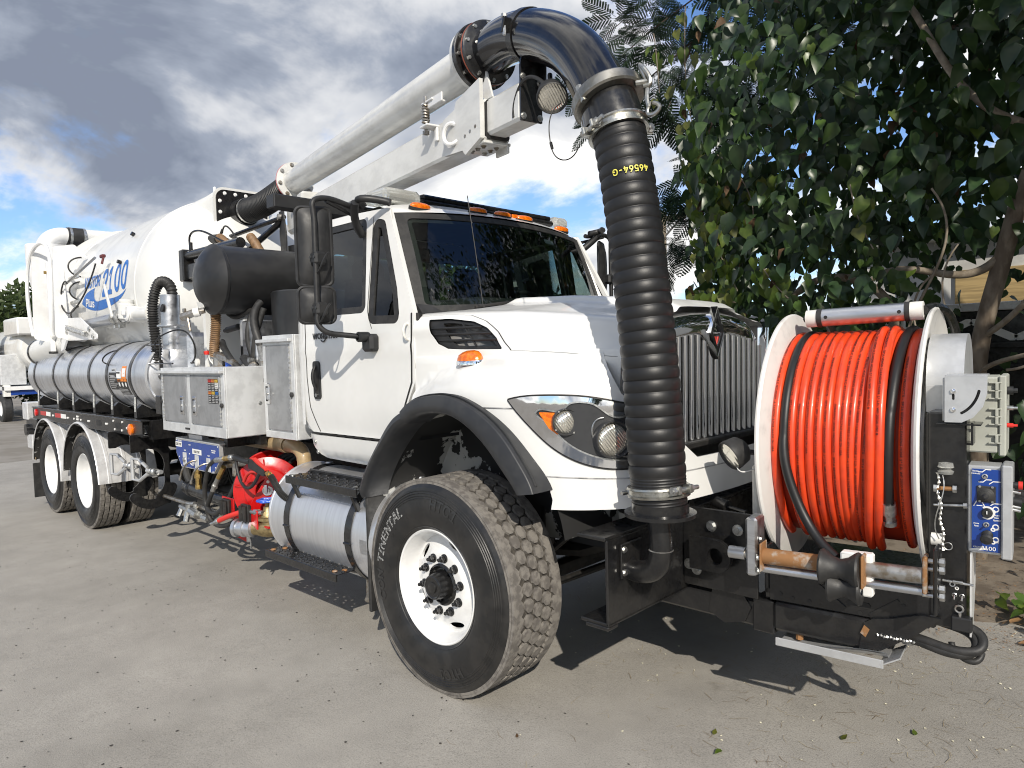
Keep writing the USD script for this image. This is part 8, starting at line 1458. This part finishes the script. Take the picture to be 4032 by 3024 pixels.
for k, (x, y, s) in enumerate(((2.15, 1.62, 1.0), (2.32, 1.55, 1.1), (2.05, 1.80, .8), (2.42, 1.72, 1.0), (2.25, 1.95, .9), (2.52, 1.45, 1.0), (2.36, 1.32, .9), (2.6, 1.62, 1.1))):
    if k == 0: GV_ = thing('ground_vine', 'broad green variegated vine leaves sprawling over the soil at the right edge', 'plant')
    for q in range(6):
        p = A(x, y, soilz(x, y)+.05)+rgd.normal(0, .07, 3)*A(1, 1, .35); R1 = frames(A(*rgd.normal((.2, -.5, -.05), .5)).reshape(1, 3), A(*rgd.normal((0, -.25, 1), .25)).reshape(1, 3))[0]; k2 = int(rgd.choice([3, 4, 5, 4])); obj('leaf', [trimesh.Trimesh(PROT[k2][0].vertices*s*rgd.uniform(.7, 1.25) @ R1.T + p, PROT[k2][0].faces, process=False)], LM[2] if k2 < 5 else LM[3], GV_, smooth=True)
    obj('stem', [tube(spl([(x, y, soilz(x, y)+.02), (x+.15, y-.06, soilz(x, y)+.06), (x+.3, y+.02, soilz(x, y)+.02)], 10), .006, 5)], LM[3], GV_, smooth=60)
def litter(n, area, fn, seed, bias=1.0):
    rg = np.random.default_rng(seed); V, F = [], []
    for k in range(n):
        x, y = area(rg); z = (gz(x, y) if y < 1.3 else soilz(x, y)); fn(rg, x, y, z, V, F)
    return trimesh.Trimesh(np.array(V), F, process=False)
def area_r(rg):
    while True:
        x, y = rg.uniform(-.6, 3.2), rg.uniform(-2.0, 1.5)
        if rg.random() < np.clip(.12+.85*((x-.2)/2.0)*.6+(y+1.2)/2.5*.6, .02, 1)**1.6: return x, y
def chip(rg, x, y, z, V, F):
    s = rg.uniform(.003, .009); i = len(V); a0 = rg.uniform(0, 6); k = rg.integers(4, 6)
    for j in range(k): a = a0+2*PI*j/k; r = s*rg.uniform(.5, 1.2); V.append((x+r*math.cos(a), y+r*math.sin(a), z+.002+rg.uniform(0, .004)))
    for j in range(1, k-1): F.append((i, i+j, i+j+1))
def needle(rg, x, y, z, V, F):
    l, w_, a = rg.uniform(.015, .09), rg.uniform(.0005, .0012), rg.uniform(0, PI); d = A(math.cos(a), math.sin(a), 0); s = A(-d[1], d[0], 0); b = s*rg.normal(0, .12)*l; i = len(V); p = A(x, y, z+.003)
    for t in (-.5, 0, .5): c = p+d*l*t+b*(1-abs(2*t))+A(0, 0, rg.uniform(0, .004)); V.extend([c-s*w_, c+s*w_])
    F.extend([(i, i+2, i+3), (i, i+3, i+1), (i+2, i+4, i+5), (i+2, i+5, i+3)])
obj('flower_litter', [litter(420, area_r, chip, 1)], mat('pale_petals', (.70, .66, .50), .7), smooth=False, label='scatter of fallen pale petals over the asphalt around the reel', cat_='petals', kind='stuff')
obj('needle_litter', [litter(1500, area_r, needle, 2)], mat('dry_stalks', (.20, .14, .08), .8, 0, 0, vs=3, col2=(.40, .33, .20)), smooth=False, label='scatter of thin dry leaf stalks over the asphalt around the reel', cat_='stalks', kind='stuff')
obj('soil_litter', [litter(900, lambda rg: (rg.uniform(1.2, 3.4), rg.uniform(1.15, 2.6)), lambda rg, x, y, z, V, F: (chip(rg, x, y, z+.01, V, F), needle(rg, x, y, z+.012, V, F)) and [None for _ in ()], 3)], DEADL, smooth=False, label='dry leaf fragments covering the soil', cat_='leaf litter', kind='stuff')
obj('grit', [litter(700, lambda rg: (rg.uniform(-6, 2.6), rg.uniform(-4.0, -.9)), lambda rg, x, y, z, V, F: chip(rg, x, y, z, V, F), 4)], mat('dark_grit', (.05, .045, .04), .9), smooth=False, label='dark grit and specks scattered over the bare asphalt', cat_='grit', kind='stuff')
